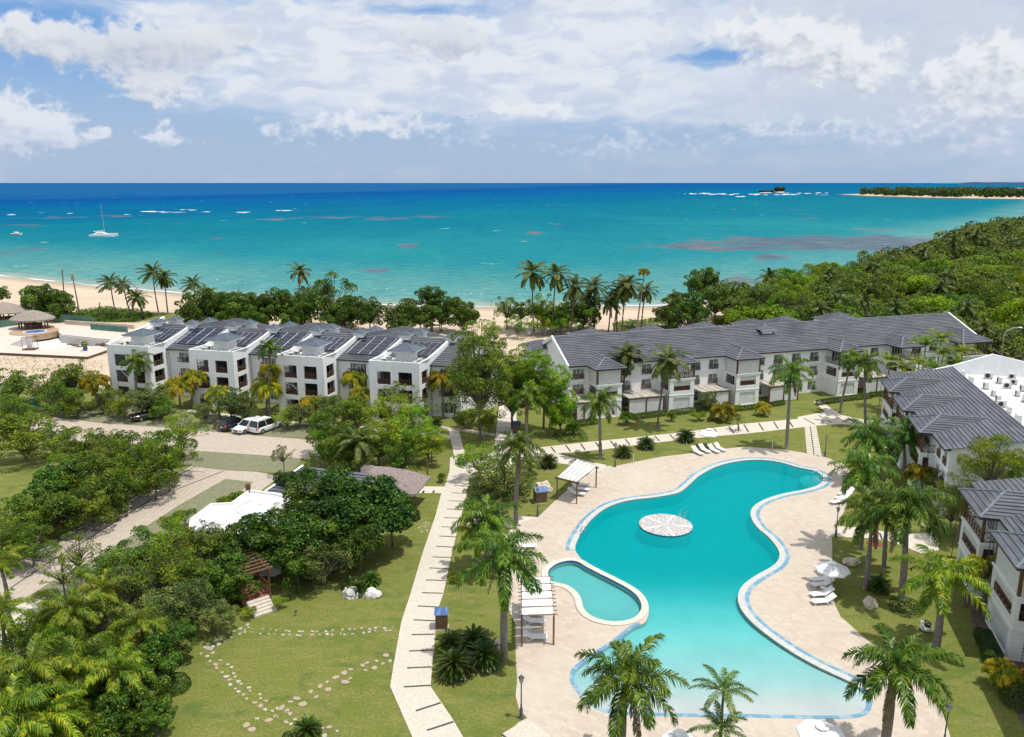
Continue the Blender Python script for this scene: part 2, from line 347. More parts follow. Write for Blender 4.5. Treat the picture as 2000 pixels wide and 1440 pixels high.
M['L_hedge'] = leaf_mat('clipped_hedge_leaf', (.022, .060, .010), (.065, .130, .020), None, .2, .5)
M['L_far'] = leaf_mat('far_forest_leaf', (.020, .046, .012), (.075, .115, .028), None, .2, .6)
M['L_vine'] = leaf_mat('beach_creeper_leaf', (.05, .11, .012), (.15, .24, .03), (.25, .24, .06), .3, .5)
M['rachis'] = mat('leaf_stem', (.22, .25, .07), .5)
M['deadf'] = mat('dry_frond', (.30, .22, .12), .9, var=(.18, .12, .07), scale=3)
M['red'] = mat('orange_red_flower', (.65, .10, .02), .6)
M['bark_red'] = mat('red_bark_chips', (.28, .07, .04), .9, var=(.16, .04, .03), scale=8)
M['gnet'] = mat('green_mesh_screen', (.05, .16, .12), .8, var=(.10, .22, .17), scale=.6)
M['sand_stone'] = mat('beach_terrace_stone', (.60, .52, .44), .85, var=(.52, .45, .38), scale=.8)
M['potblue'] = mat('blue_glaze', (.03, .10, .30), .2)

# ------------------------------------------------------------------ mesh helpers
class MB:
    def __init__(s): s.v = []; s.f = []; s.mi = []; s.uv = {}; s.mats = []
    def mid(s, m):
        if m not in s.mats: s.mats.append(m)
        return s.mats.index(m)
    def face(s, pts, m, uv=None):
        k = len(s.v); s.v += [tuple(p) for p in pts]
        if uv: s.uv[len(s.f)] = uv
        s.f.append(tuple(range(k, k + len(pts)))); s.mi.append(s.mid(m))
    def add(s, vs, fs, m):
        k = len(s.v); s.v += [tuple(p) for p in vs]; i = s.mid(m)
        for f in fs: s.f.append(tuple(j + k for j in f)); s.mi.append(i)
    def box(s, x0, x1, y0, y1, z0, z1, m):
        v = [(x, y, z) for z in (z0, z1) for y in (y0, y1) for x in (x0, x1)]
        s.add(v, [(0, 2, 3, 1), (4, 5, 7, 6), (0, 1, 5, 4), (2, 6, 7, 3), (0, 4, 6, 2), (1, 3, 7, 5)], m)
    def prism(s, pts, z0, z1, m, top=None):
        n = len(pts); b = [(p[0], p[1], z0) for p in pts]; t = [(p[0], p[1], z1) for p in pts]
        s.add(b + t, [(i, (i + 1) % n, n + (i + 1) % n, n + i) for i in range(n)], m)
        s.sheet(pts, z1, top or m); 
    def sheet(s, pts, z, m, holes=()):
        loops = [[Vector((p[0], p[1], 0)) for p in pts]] + [[Vector((p[0], p[1], 0)) for p in h] for h in holes]
        flat = [p for l in loops for p in l]; tris = tessellate_polygon(loops); fs = []
        for t in tris:
            a, b_, c = (flat[i] for i in t)
            fs.append(t if (b_ - a).cross(c - a).z > 0 else (t[0], t[2], t[1]))
        s.add([(p.x, p.y, z) for p in flat], fs, m)
    def tube(s, pts, rad, m, seg=7, cap=True):
        pts = [Vector(p) for p in pts]; n = len(pts); vs = []
        if not hasattr(rad, '__len__'): rad = [rad] * n
        for i, p in enumerate(pts):
            d = (pts[min(i + 1, n - 1)] - pts[max(i - 1, 0)]).normalized()
            a = d.cross(Vector((0, 0, 1))); a = a.normalized() if a.length > .05 else Vector((1, 0, 0)); c = d.cross(a)
            vs += [p + (a * math.cos(t) + c * math.sin(t)) * rad[i] for t in (2 * math.pi * k / seg for k in range(seg))]
        fs = [(i * seg + k, i * seg + (k + 1) % seg, (i + 1) * seg + (k + 1) % seg, (i + 1) * seg + k) for i in range(n - 1) for k in range(seg)]
        if cap: fs += [tuple(range(seg)), tuple(range((n - 1) * seg, n * seg))]
        s.add(vs, fs, m)
    def lathe(s, prof, m, c=(0, 0, 0), seg=16):
        vs = [(c[0] + r * math.cos(2 * math.pi * k / seg), c[1] + r * math.sin(2 * math.pi * k / seg), c[2] + z) for r, z in prof for k in range(seg)]
        n = len(prof)
        fs = [(i * seg + k, i * seg + (k + 1) % seg, (i + 1) * seg + (k + 1) % seg, (i + 1) * seg + k) for i in range(n - 1) for k in range(seg)]
        s.add(vs, fs, m)
    def roof(s, a, b, c, d, m, course=.45, lift=.07):
        """courses of tiles on the plane eave a-b, ridge d-c"""
        a, b, c, d = map(Vector, (a, b, c, d))
        nrm = (b - a).cross(d - a)
        if nrm.length < 1e-6: nrm = (b - a).cross(c - a)
        nrm.normalize(); nrm = nrm if nrm.z > 0 else -nrm
        u = (b - a).normalized(); L = max((d - a).length, (c - b).length); up = (d - a) - u * (d - a).dot(u)
        if up.length < 1e-6: up = (c - b) - u * (c - b).dot(u)
        SL = up.length; n = max(2, round(SL / course)); up.normalize()
        uvf = lambda p: ((p - a).dot(u), (p - a).dot(up))
        for i in range(n):
            t0, t1 = i / n, (i + 1) / n
            p, q = a.lerp(d, t0), b.lerp(c, t0); r, w = b.lerp(c, t1), a.lerp(d, t1)
            P, Q = p + nrm * lift, q + nrm * lift
            if (r - w).length < .02: s.face([P, Q, (r + w) / 2], m, [uvf(p), uvf(q), uvf((r + w) / 2)])
            else: s.face([P, Q, r, w], m, [uvf(p), uvf(q), uvf(r), uvf(w)])
            s.face([p, q, Q, P], M['gap'], [uvf(p), uvf(q), uvf(q), uvf(p)])  # riser carries the painted shadow between courses
    def build(s, name, parent=None, smooth=False, loc=None, rz=0.0):
        me = bpy.data.meshes.new(name); me.from_pydata([tuple(x) for x in s.v], [], s.f)
        for m in s.mats: me.materials.append(m)
        me.polygons.foreach_set('material_index', s.mi)
        if smooth: me.polygons.foreach_set('use_smooth', [True] * len(s.f))
        if s.uv:
            uv = me.uv_layers.new(name='UVMap').data
            for fi, c in s.uv.items():
                st = me.polygons[fi].loop_start
                for k, q in enumerate(c): uv[st + k].uv = q
        me.update(); me.validate()
        o = bpy.data.objects.new(name, me); COL.objects.link(o)
        if parent: o.parent = parent
        if loc: o.location = loc
        o.rotation_euler.z = rz
        return o

def empty(name, loc=(0, 0, 0), rz=0.0):
    o = bpy.data.objects.new(name, None); COL.objects.link(o); o.location = loc; o.rotation_euler.z = rz
    o.empty_display_size = .3; return o
def tag(o, label=None, cat=None, group=None, kind=None):
    if label: o['label'] = label
    if cat: o['category'] = cat
    if group: o['group'] = group
    if kind: o['kind'] = kind
    return o
KIDS = {}
def copy_tree(o, loc=None, rz=None, label=None, scale=None):
    r = o.copy(); COL.objects.link(r)
    if loc is not None: r.location = loc
    if rz is not None: r.rotation_euler.z = rz
    if scale is not None: r.scale = scale if hasattr(scale, '__len__') else (scale,) * 3
    if label: r['label'] = label
    for ch in list(o.children):
        c = ch.copy(); COL.objects.link(c); c.parent = r
        for g in list(ch.children):
            d = g.copy(); COL.objects.link(d); d.parent = c
    return r
def spline(pts, n=6, closed=True):
    out = []; N = len(pts); P = [Vector((p[0], p[1])) for p in pts]
    rng = range(N) if closed else range(N - 1)
    for i in rng:
        g = (lambda k: P[k % N]) if closed else (lambda k: P[min(max(k, 0), N - 1)])
        a, b_, c, d = g(i - 1), g(i), g(i + 1), g(i + 2)
        for k in range(n):
            t = k / n
            out.append(.5 * ((2 * b_) + (c - a) * t + (2 * a - 5 * b_ + 4 * c - d) * t * t + (3 * b_ - a - 3 * c + d) * t ** 3))
    if not closed: out.append(P[-1])
    return out
def offset(pts, d):
    """offset a closed outline outwards by d"""
    n = len(pts); area = sum(pts[i][0] * pts[(i + 1) % n][1] - pts[(i + 1) % n][0] * pts[i][1] for i in range(n))
    sg = 1 if area > 0 else -1; out = []
    for i in range(n):
        a, b_ = Vector(pts[i - 1][:2]), Vector(pts[(i + 1) % n][:2]); t = (b_ - a).normalized()
        out.append(Vector((pts[i][0] + t.y * d * sg, pts[i][1] - t.x * d * sg)))
    return out
def inside(p, poly):
    x, y = p; r = False; n = len(poly); j = n - 1
    for i in range(n):
        xi, yi = poly[i][0], poly[i][1]; xj, yj = poly[j][0], poly[j][1]
        if (yi > y) != (yj > y) and x < (xj - xi) * (y - yi) / (yj - yi) + xi: r = not r
        j = i
    return r
def dist_poly(p, poly):
    p = Vector(p); best = 1e9; n = len(poly)
    for i in range(n):
        a = Vector(poly[i][:2]); b_ = Vector(poly[(i + 1) % n][:2]); ab = b_ - a
        t = max(0, min(1, (p - a).dot(ab) / max(ab.length_squared, 1e-9))); best = min(best, (p - a - ab * t).length)
    return best
def D2(pts): return [Vector((p[0], p[1])) for p in pts]
# ================================================================== outlines on the ground
POOL_A = [(1124,1075),(1127,1058),(1140,1035),(1160,1011),(1190,990),(1230,978),(1280,972),(1325,963),(1347,947),(1366,930),(1400,912),(1440,902),(1480,899),(1520,903),(1560,914),(1592,921),(1607,934),(1600,947),(1570,957),(1525,966),(1490,978),(1470,992),(1466,1008),(1478,1030),(1503,1052),(1520,1075),(1521,1092),(1508,1107),(1478,1124),(1452,1143),(1441,1165),(1447,1190),(1470,1218),(1510,1250),(1555,1280),(1600,1305),(1645,1326)]
POOL_B = [(1672,1340),(1690,1358),(1692,1380),(1672,1396),(1600,1399),(1450,1396),(1300,1394),(1200,1390),(1160,1376),(1135,1352),(1122,1330),(1124,1312),(1140,1296),(1170,1276),(1205,1252),(1237,1227)]
POOL_C = [(1260,1216),(1267,1197),(1265,1180),(1250,1162),(1225,1142),(1200,1129),(1175,1117),(1150,1105),(1135,1092)]
NS = 5
pool = spline(GP(POOL_A + POOL_B + POOL_C), NS)
nA, nB, nC = len(POOL_A) * NS, len(POOL_B) * NS, len(POOL_C) * NS
wade = spline(GP([(1070,1122),(1075,1112),(1090,1102),(1112,1097),(1130,1100),(1145,1109),(1170,1122),(1200,1137),(1227,1152),(1245,1167),(1253,1185),(1248,1200),(1233,1211),(1207,1216),(1180,1214),(1155,1205),(1140,1190),(1135,1172),(1125,1157),(1107,1145),(1090,1141),(1075,1136)]), NS)
DECK = [(1197,912),(1240,903),(1290,893),(1340,887),(1418,877),(1454,873),(1506,877),(1545,881),(1577,886),(1607,892),(1636,901),(1655,912),(1663,930),(1662,950),(1656,975),(1648,1001),(1632,1025),(1625,1050),(1626,1137),(1630,1180),(1642,1206),(1658,1219),(1688,1247),(1722,1272),(1765,1305),(1812,1350),(1842,1395),(1856,1440),(1862,1480),(1862,1560),(1000,1560),(985,1440),(1012,1412),(1030,1403),(1014,1387),(1007,1360),(1010,1330),(1007,1280),(1007,1220),(1000,1205),(984,1172),(980,1140),(978,1090),(985,1050),(1000,1032),(1022,1020),(1050,1011),(1085,978),(1120,947),(1152,925)]
deck_o = D2(GP(DECK))
basin_o = D2(GP([(18,674),(50,660),(78,651),(112,646),(120,654),(168,659),(215,664),(207,680),(192,676),(120,682),(70,683)], .5))

def shore(X):
    pts = SH
    if X <= pts[0][0]: return pts[0][1] + (pts[0][0] - X) * .55
    for (a, b_), (c, d) in zip(pts, pts[1:]):
        if X <= c: return b_ + (d - b_) * (X - a) / (c - a)
    return pts[-1][1] + (X - pts[-1][0]) * 1.4
SH = [(p.x, p.y) for p in GP([(0, 540), (150, 556), (370, 576), (560, 588), (760, 598), (1000, 602), (1300, 598), (1410, 586), (1480, 572), (1560, 560), (1680, 528), (1780, 500), (1880, 460), (2000, 432)], -1.0)]
def hill(X, Y):
    a = max(0, min(1, (X - 60) / 150)) * max(0, min(1, (Y - 150) / 160))
    return 1.6 * a * a * (3 - 2 * a) + max(0, noise.noise(Vector((X / 40, Y / 40, 3)))) * 1.0 * a
def ground_z(X, Y):
    s = (shore(X) - Y) / (1.0 if X < 60 else 1.6)
    if s <= 0: return max(-3.0, -1.0 + s * .04)
    if s < 38: return -1.0 * (1 - s / 38) ** 1.4 + hill(X, Y) * min(1, s / 60)
    return hill(X, Y) * min(1, s / 60)

# ================================================================== terrain
def make_terrain():
    xs = np.concatenate([np.arange(-1400, -300, 100), np.arange(-300, -140, 5), np.arange(-140, 100, 1.0), np.arange(100, 260, 4), np.arange(260, 700, 15), np.arange(700, 2300, 100)])
    ys = np.concatenate([np.arange(-60, 36, 12), np.arange(36, 190, 1.0), np.arange(190, 300, 2.5), np.arange(300, 900, 12), np.arange(900, 3000, 150)])
    nx, ny = len(xs), len(ys)
    big = offset(pool, .25); bw = offset(wade, .25); bb = offset(basin_o, -.1)
    v = []; sand = []; dirt = []
    holes = []
    for poly in (big, bw, bb):
        px = [p[0] for p in poly]; py = [p[1] for p in poly]; holes.append((min(px), max(px), min(py), max(py), poly))
    ins = np.zeros((ny, nx), bool)
    for j, y in enumerate(ys):
        for i, x in enumerate(xs):
            z = ground_z(x, y); v.append((x, y, z))
            n = noise.noise(Vector((x / 9, y / 9, 0))) * 1.0 + noise.noise(Vector((x / 2.7, y / 2.7, 5))) * .5
            back = 158 + 3 * math.sin(x / 17) if x < 60 else 195 + (x - 60) * .9
            sd = max(0, min(1, (y - back) / 4 + n))
            if x < -58 and y > 118: sd = max(sd, min(1, (y - 133 - .15 * (x + 60)) / 2 + n) )
            if x < -66 and y > 196 and y < 221: sd = min(sd, max(0, min(1, (abs(y - 205) - 7) / 2 + n + .3)) if -132 < x < -66 else 1)
            if x > 70 and y > 100: sd *= max(0, 1 - (shore(x) - y > 24) * 1.0)
            sand.append(sd)
            dirt.append(max(0, min(1, .9 if (x > 62 and y > 112) else 0)))
            for (a, b_, c, d, poly) in holes:
                if a <= x <= b_ and c <= y <= d and inside((x, y), poly): ins[j, i] = True
    f = [(j * nx + i, j * nx + i + 1, (j + 1) * nx + i + 1, (j + 1) * nx + i) for j in range(ny - 1) for i in range(nx - 1)
         if not (ins[j, i] or ins[j, i + 1] or ins[j + 1, i] or ins[j + 1, i + 1])]
    me = bpy.data.meshes.new('lawn_ground'); me.from_pydata(v, [], f)
    for nm, arr in (('sand', sand), ('dirt', dirt)):
        a = me.attributes.new(nm, 'FLOAT', 'POINT'); a.data.foreach_set('value', arr)
    me.polygons.foreach_set('use_smooth', [True] * len(f))
    m = mat('lawn_and_sand', rough=.95, spec=.15); b = NB(m.node_tree); p = m.node_tree.nodes['Principled BSDF']
    tc = b.n('ShaderNodeTexCoord').outputs['Object']
    n1 = b.noise(tc, .13, 5, .6); n2 = b.noise(tc, .8, 6, .65); n3 = b.noise(tc, 5, 4, .7); n4 = b.noise(b.mul(tc, (1, 1, 1)), .32, 4, .5, dist=1.5)
    g = b.mix(b.step(n1, .35, .65), (.130, .165, .022), (.185, .198, .036))
    g = b.mix(b.step(n2, .40, .75), g, (.215, .200, .056))
    g = b.mix(b.step(n4, .52, .68, 0, .85), g, (.085, .135, .030))
    n5 = b.noise(b.mul(tc, (.35, 1.2, 1)), 1.0, 5, .65, dist=.6)
    g = b.mix(b.step(n5, .44, .66, 0, .8), g, (.250, .222, .070)); g = b.mix(b.step(n3, .38, .62, 0, .6), g, (.075, .115, .025))
    g = b.mix(b.step(b.noise(tc, 14, 3, .8), .45, .7, 0, .35), g, (.22, .22, .09))
    sA = b.n('ShaderNodeAttribute', attribute_name='sand').outputs['Fac']; dA = b.n('ShaderNodeAttribute', attribute_name='dirt').outputs['Fac']
    sc_ = b.mix(b.step(b.noise(b.mul(tc, (.05, .3, 1)), 1, 5), .35, .7), (.50, .39, .285), (.57, .46, .35))
    sc_ = b.mix(b.step(b.noise(tc, .35, 6, .7), .52, .75, 0, .35), sc_, (.42, .32, .22))
    sp = b.n('ShaderNodeSeparateXYZ'); b.put(sp.inputs[0], tc)
    sc_ = b.mix(b.step(sp.outputs[2], -.98, -.55, 1, 0), sc_, (.36, .28, .195))
    c = b.mix(sA, g, sc_); c = b.mix(dA, c, (.06, .07, .025)); b.put(p.inputs['Base Color'], c)
    bn = b.n('ShaderNodeBump'); bn.inputs['Strength'].default_value = .9; bn.inputs['Distance'].default_value = .06
    b.put(bn.inputs['Height'], b.m('ADD', b.noise(tc, 11, 4, .75), b.m('MULTIPLY', n2, .6))); b.put(p.inputs['Normal'], bn.outputs[0])
    me.materials.append(m); o = bpy.data.objects.new('ground', me); COL.objects.link(o); tag(o, kind='structure')
make_terrain()

# ================================================================== sea
REEF = [(1600,470,230,10,1.2),(1380,484,150,8,1.0),(1500,502,40,8,1.0),(1700,482,150,14,.75),(1730,475,120,10,.6),(1470,547,90,10,.8),(1460,570,60,10,.6),(1420,560,70,6,.6),(797,480,24,4,1.1),(1043,456,15,3,1.1),(425,466,20,3,.9),(432,494,24,3,.9),(735,527,28,5,1.0),(1090,438,16,3,.7),(55,487,45,4,.7),(20,495,40,4,.6),(640,425,110,3,.5),(540,429,60,2.5,.5),(750,428,50,4,.6),(240,422,60,3,.6),(100,425,80,3,.5),(330,436,70,3,.4),(40,440,50,4,.5),(900,500,30,4,.35),(1580,428,40,3,.6),(1560,410,80,3,.35),(1720,448,60,5,.6),(840,424,60,3,.5),(170,555,40,3,.3),(820,580,60,5,.25)]
REEFW = [(G(x, y, -1), rx, ry, a, x, y) for x, y, rx, ry, a in REEF]
def make_sea():
    na, nr = 560, 420
    az = np.linspace(math.radians(-40), math.radians(40), na)
    d = 1 / np.linspace(1 / 205., 1 / 90000., nr)
    d[-1] = 110000
    v = []; A = {k: [] for k in ('deep', 'reef', 'foam', 'shal')}
    th = math.tan(PITCH)
    for r in d:
        for t in az:
            X, Y = r * math.tan(t), r; v.append((X, Y, -1.0))
            zc = Y * CP + 35 * SP; px = 1000 + F * X / zc; py = 720 - F * (Y * SP - 35 * CP) / zc   # only used to lay the reefs out from their mapped outlines
            e = 2600 + 1.75 * X if X < 0 else 2600 + 2.6 * X
            e = max(e, 950)
            lf = math.log(Y)
            n = noise.fractal(Vector((X / 260, Y / 420, 0)), 1.0, 2.0, 4) * .16
            A['deep'].append(math.log(Y / e) + n + .5 * math.exp(-((Y - 800) / 300) ** 2) * (1 if X < -100 else max(0, -X / 100)) * .3)
            s = Y - shore(X); A['shal'].append(s)
            rv = 0
            for (c, rx, ry, a, x0, y0) in REEFW:
                q = ((px - x0) / rx) ** 2 + ((py - y0) / ry) ** 2
                if q < 5: rv += a * math.exp(-q * 1.1)
            if rv > .02:
                rv += ((noise.fractal(Vector((X / 24, Y / 30, 7)), 1.0, 2.0, 4)) * .5 + noise.noise(Vector((X / (Y * .03), Y / (Y * .05), math.log(Y) * 40))) * .5) * min(1, rv * 2)
            A['reef'].append(rv)
            fo = 0
            if s < 9: fo = max(0, 1 - abs(s - 2.2 - 1.5 * noise.noise(Vector((X / 9, 0, 2)))) / 1.6) * (.75 + .6 * noise.noise(Vector((X / 14, 1, 4))))
            for (fx, fy, rx, ry, a) in ((1480,380,150,1.7,.72),(1580,377.5,60,.9,.85),(1370,378.5,45,.9,.9),(1443,384,18,1.0,.8),(20,419,18,1.0,.9),(138,417,8,.8,.9),(300,413,35,1.4,.8),(430,415,90,1.5,.6),(370,410,18,1,.9),(570,411,40,1.2,.8),(315,415,20,1.1,.9),(240,419,20,1.2,.7),(1660,381,18,1.0,.8),(100,459,5,1.2,0)):
                q = ((px - fx) / rx) ** 2 + ((py - fy) / ry) ** 2
                if q < 4: fo += a * math.exp(-q) * (.35 + 2.6 * noise.fractal(Vector((X / 26, math.log(Y) * 90, 1)), 1, 2, 4))
            A['foam'].append(max(0, fo))
    f = [(j * na + i, j * na + i + 1, (j + 1) * na + i + 1, (j + 1) * na + i) for j in range(nr - 1) for i in range(na - 1)]
    me = bpy.data.meshes.new('sea'); me.from_pydata(v, [], f)
    for k, a in A.items(): me.attributes.new(k, 'FLOAT', 'POINT').data.foreach_set('value', a)
    m = bpy.data.materials.new('sea_water'); m.use_nodes = True; b = NB(m.node_tree); p = m.node_tree.nodes['Principled BSDF']
    at = lambda k: b.n('ShaderNodeAttribute', attribute_name=k).outputs['Fac']
    tc = b.n('ShaderNodeTexCoord').outputs['Object']
    dn = b.noise(b.mul(tc, (.006, .020, 1)), 1.0, 5, .6)
    dd = b.m('ADD', at('deep'), b.m('MULTIPLY', b.m('SUBTRACT', dn, .5), .55))
    r = b.n('ShaderNodeValToRGB'); b.put(r.inputs[0], b.m('MULTIPLY_ADD', dd, .25, .75))
    cr = r.color_ramp; cr.interpolation = 'EASE'
    stops = [(.02, (.026, .205, .222)), (.30, (.012, .180, .215)), (.48, (.003, .135, .195)), (.64, (.0005, .098, .205)), (.76, (.0004, .078, .225)), (.88, (.001, .062, .215)), (1.0, (.006, .085, .225))]
    while len(cr.elements) < len(stops): cr.elements.new(.5)
    for e, (ps, c) in zip(cr.elements, stops): e.position = ps; e.color = (*c, 1)
    sh = at('shal'); c = b.mix(b.step(sh, 5, 150, .75, 0), r.outputs[0], (.085, .255, .245))
    c = b.mix(b.step(sh, -2, 22, .8, 0), c, (.22, .31, .28))
    rn = b.noise(b.mul(tc, (.05, .09, 1)), 1.0, 6, .65)
    rf = b.step(b.m('ADD', at('reef'), b.m('MULTIPLY', b.m('SUBTRACT', rn, .5), 1.7)), .30, .80)
    c = b.mix(b.m('MULTIPLY', rf, .80), c, b.mix(b.step(rn, .4, .7), (.085, .098, .135), (.115, .155, .19)))
    # wind ripples and scattered whitecaps
    rip = b.noise(b.mul(tc, (.10, .42, 1)), 1.0, 5, .65)
    c = b.mix(b.step(b.noise(b.mul(tc, (.012, .0035, 1)), 1.0, 4, .6, dist=.8), .38, .64, 0, .75), c, b.mul(c, (1.5, 1.13, 1.06))); rip2 = b.noise(b.mul(tc, (.35, 1.1, 1)), 1.0, 4, .7); c = b.mix(b.step(rip, .36, .66), b.mul(c, (.72, .84, .88)), b.mul(c, (1.4, 1.12, 1.08))); c = b.mix(b.step(rip2, .40, .64), b.mul(c, (.85, .90, .92)), b.mul(c, (1.3, 1.1, 1.07)))
    sp = b.n('ShaderNodeSeparateXYZ'); b.put(sp.inputs[0], tc)
    wc = b.noise(b.mul(tc, (.045, .10, 1)), 1.0, 3, .5); wcf = b.m('MULTIPLY', b.step(wc, .725, .76), b.step(sp.outputs[1], 330, 700, .35, .9))
    fo = b.step(b.m('ADD', at('foam'), b.m('MULTIPLY', b.m('SUBTRACT', rip, .5), .8)), .35, .7)
    c = b.mix(b.m('MAXIMUM', fo, wcf), c, (.80, .83, .84))
    bn = b.n('ShaderNodeBump'); bn.inputs['Strength'].default_value = .7; bn.inputs['Distance'].default_value = .45
    hgt = b.m('ADD', b.noise(b.mul(tc, (.22, .55, 1)), 1.0, 5, .6), b.m('MULTIPLY', b.noise(b.mul(tc, (.03, .08, 1)), 1.0, 3), 2.0))
    b.put(bn.inputs['Height'], hgt)
    m.node_tree.nodes.remove(p); df = b.n('ShaderNodeBsdfDiffuse'); gl = b.n('ShaderNodeBsdfGlossy'); b.put(df.inputs[0], c); gl.inputs['Roughness'].default_value = .22
    b.put(gl.inputs['Normal'], bn.outputs[0]); b.put(df.inputs['Normal'], bn.outputs[0]); mx = b.n('ShaderNodeMixShader'); b.put(mx.inputs[0], .014)
    m.node_tree.links.new(df.outputs[0], mx.inputs[1]); m.node_tree.links.new(gl.outputs[0], mx.inputs[2]); m.node_tree.links.new(mx.outputs[0], m.node_tree.nodes['Material Output'].inputs[0])
    me.materials.append(m); o = bpy.data.objects.new('sea', me); COL.objects.link(o); tag(o, kind='structure')
make_sea()

# ================================================================== paved surfaces
def paved(name, pts, z, m, holes=(), thick=.0, kind='structure'):
    mb = MB(); P = D2(pts)
    mb.sheet(P, z, m, holes)
    if thick:
        n = len(P)
        for i in range(n):
            a, b_ = P[i], P[(i + 1) % n]; mb.face([(a.x, a.y, z - thick), (b_.x, b_.y, z - thick), (b_.x, b_.y, z), (a.x, a.y, z)], m)
    return mb, tag(mb.build(name), kind=kind)
paved('pool_deck', deck_o, .034, M['deck'], holes=[pool, wade], thick=.06)

def path(name, pts, slots, m, z=.05, w=.17):
    P = D2(GP(pts)); mb = MB(); mb.sheet(P, z, m); n = len(P)
    for i in range(n):
        a, b_ = P[i], P[(i + 1) % n]; mb.face([(a.x, a.y, z - .08), (b_.x, b_.y, z - .08), (b_.x, b_.y, z), (a.x, a.y, z)], m)
    for a, b_ in slots:
        a, b_ = G(*a), G(*b_); d = (b_ - a).normalized(); s = Vector((-d.y, d.x, 0)) * w / 2
        mb.face([(q.x, q.y, z + .005) for q in (a - s, b_ - s, b_ + s, a + s)], M['slot'])
    return tag(mb.build(name), kind='structure')
def lerp2(a, b_, t): return (a[0] + (b_[0] - a[0]) * t, a[1] + (b_[1] - a[1]) * t)
mslots = [((887,949),(915,951)),((882,963.5),(911,965)),((877,979),(909,980.5)),((872,995),(904,997)),((867,1012),(901,1013.5)),((862,1030),(897,1031)),((857,1048),(892,1050)),((851,1068),(886,1070)),((845,1089),(883,1090)),((839,1110.5),(877,1112)),((832,1134),(871,1135)),((824,1159),(865,1160)),((816,1185),(858,1187)),((808,1212),(852,1214)),((804,1241),(849,1240)),((799,1273),(846,1271)),((795,1306),(843,1304)),((789,1343),(841,1340)),((812,1390),(861,1374)),((834,1428),(886,1411))]
path('garden_path', [(875,835),(887,892),(879,895),(878,920),(869,951),(862,964),(850,1010),(825,1082),(802,1160),(784,1215),(770,1292),(762,1342),(805,1440),(830,1500),(930,1500),(904,1440),(885,1407),(841,1342),(844,1305),(850,1242),(852,1200),(866,1160),(885,1070),(900,1012),(915,952),(916,920),(905,875),(895,837)], mslots, M['path'])
us = [((1072 + 28 * k, 0), (0, 0)) for k in range(0)]
up = lambda x: (882 if x < 1085 else 0)
def lin(x, P):
    for (a, b_), (c, d) in zip(P, P[1:]):
        if x <= c: return b_ + (d - b_) * (x - a) / (c - a)
    return P[-1][1]
UT = [(1050, 875), (1150, 864), (1250, 854), (1350, 843), (1447, 829), (1558, 819)]; UB = [(1050, 890), (1085, 887), (1175, 879), (1250, 869), (1350, 857), (1464, 847), (1577, 834), (1680, 829)]
uslots = [((x, lin(x, UT) + 1.5), (x + 9, lin(x + 9, UB) - 2)) for x in range(1076, 1560, 29)]
path('upper_path', UT + [(1558,815),(1612,805),(1589,785),(1600,782),(1642,811),(1685,820),(1712,823),(1712,833),(1680,831),(1640,829),(1597,832),(1577,834),(1464,847),(1350,857),(1250,869),(1175,879),(1085,887),(1197,912),(1152,925),(1118,909),(1085,905),(1050,900)],
     uslots + [((1570,818),(1592,830)),((1598,812),(1624,826)),((1630,812),(1652,826)),((1600,800),(1625,799)),((1655,816),(1676,828))], M['path2'], z=.046, w=.22)
slat = []
for k in range(13):
    t = (k + .5) / 13; L = lerp2((1571, 835), (1576, 886), t); R_ = lerp2((1594, 834), (1604, 891), t); slat.append((L, R_))
path('stepped_slat_path', [(1571,834),(1594,833),(1605,893),(1576,886)], slat + [((1582.5, 834), (1590, 890))], M['path2'], z=.055, w=.12)
path('north_path', [(976,785),(1008,785),(1010,860),(1050,877),(1050,900),(990,925),(916,935),(914,905),(968,880),(967,862)], [((971 + 1, 800 + 9 * k), (1000, 800.5 + 9 * k)) for k in range(7)], M['path2'], z=.042, w=.12)
path('entrance_path', [(820,951),(869,951),(862,964),(812,964)], [((828,959),(826,964)),((848,959),(846,964))], M['path2'], z=.044, w=.25)
path('side_path', [(840,825),(876,835),(895,837),(944,843),(967,848),(967,853),(940,849),(895,842),(876,840),(838,829)], [], M['slab'], z=.040)
path('cross_path', [(790,841),(878,850),(880,858),(788,848)], [], M['path2'], z=.038)
path('pool_side_path', [(916,1000),(1000,1008),(1050,1011),(1022,1020),(1000,1032),(910,1024)], [((938,1002),(930,1022)),((962,1004),(955,1024)),((1012,1009),(1004,1018))], M['path2'], z=.040, w=.2)
path('right_path', [(1632,1027),(1700,1034),(1760,1045),(1830,1040),(1835,1075),(1800,1082),(1740,1058),(1700,1052),(1626,1049)], [((1671,1036),(1676,1049)),((1718,1042),(1723,1055)),((1760,1046),(1766,1060))], M['path2'], z=.04, w=.2)
path('lower_cobble_path', [(982,1434),(1030,1405),(1048,1416),(1090,1452),(1090,1520),(960,1520)], [((980,1436),(1000,1452))], M['path'], z=.052)
# parking court
def sheet(name, pts, z, m): return paved(name, GP(pts), z, m, thick=.05)[1]
sheet('upper_road', [(60,818),(107,815),(190,826),(300,834),(385,841),(500,851),(600,859),(640,862),(640,900),(600,897),(500,889),(367,880),(200,868),(60,856)], .02, M['road'])
sheet('grass_parking_strip', [(107,812),(140,795),(300,801),(390,809),(550,826),(612,831),(612,857),(500,850.4),(385,840.4),(190,825.4)], .016, M['gpav'])
sheet('grass_paver_band', [(330,879),(367,880.6),(500,889.6),(590,897),(568,925),(500,921),(440,918),(382,911),(320,905)], .016, M['gpav'])
sheet('driveway', [(382,912),(440,919),(500,922),(548,930),(505,962),(470,960),(495,942),(440,936),(350,987),(275,1035),(212,1075),(100,1137),(40,1175),(0,1200),(-60,1230),(-60,1190),(20,1148),(100,1094),(180,1048),(295,975),(420,918)], .02, M['road'])
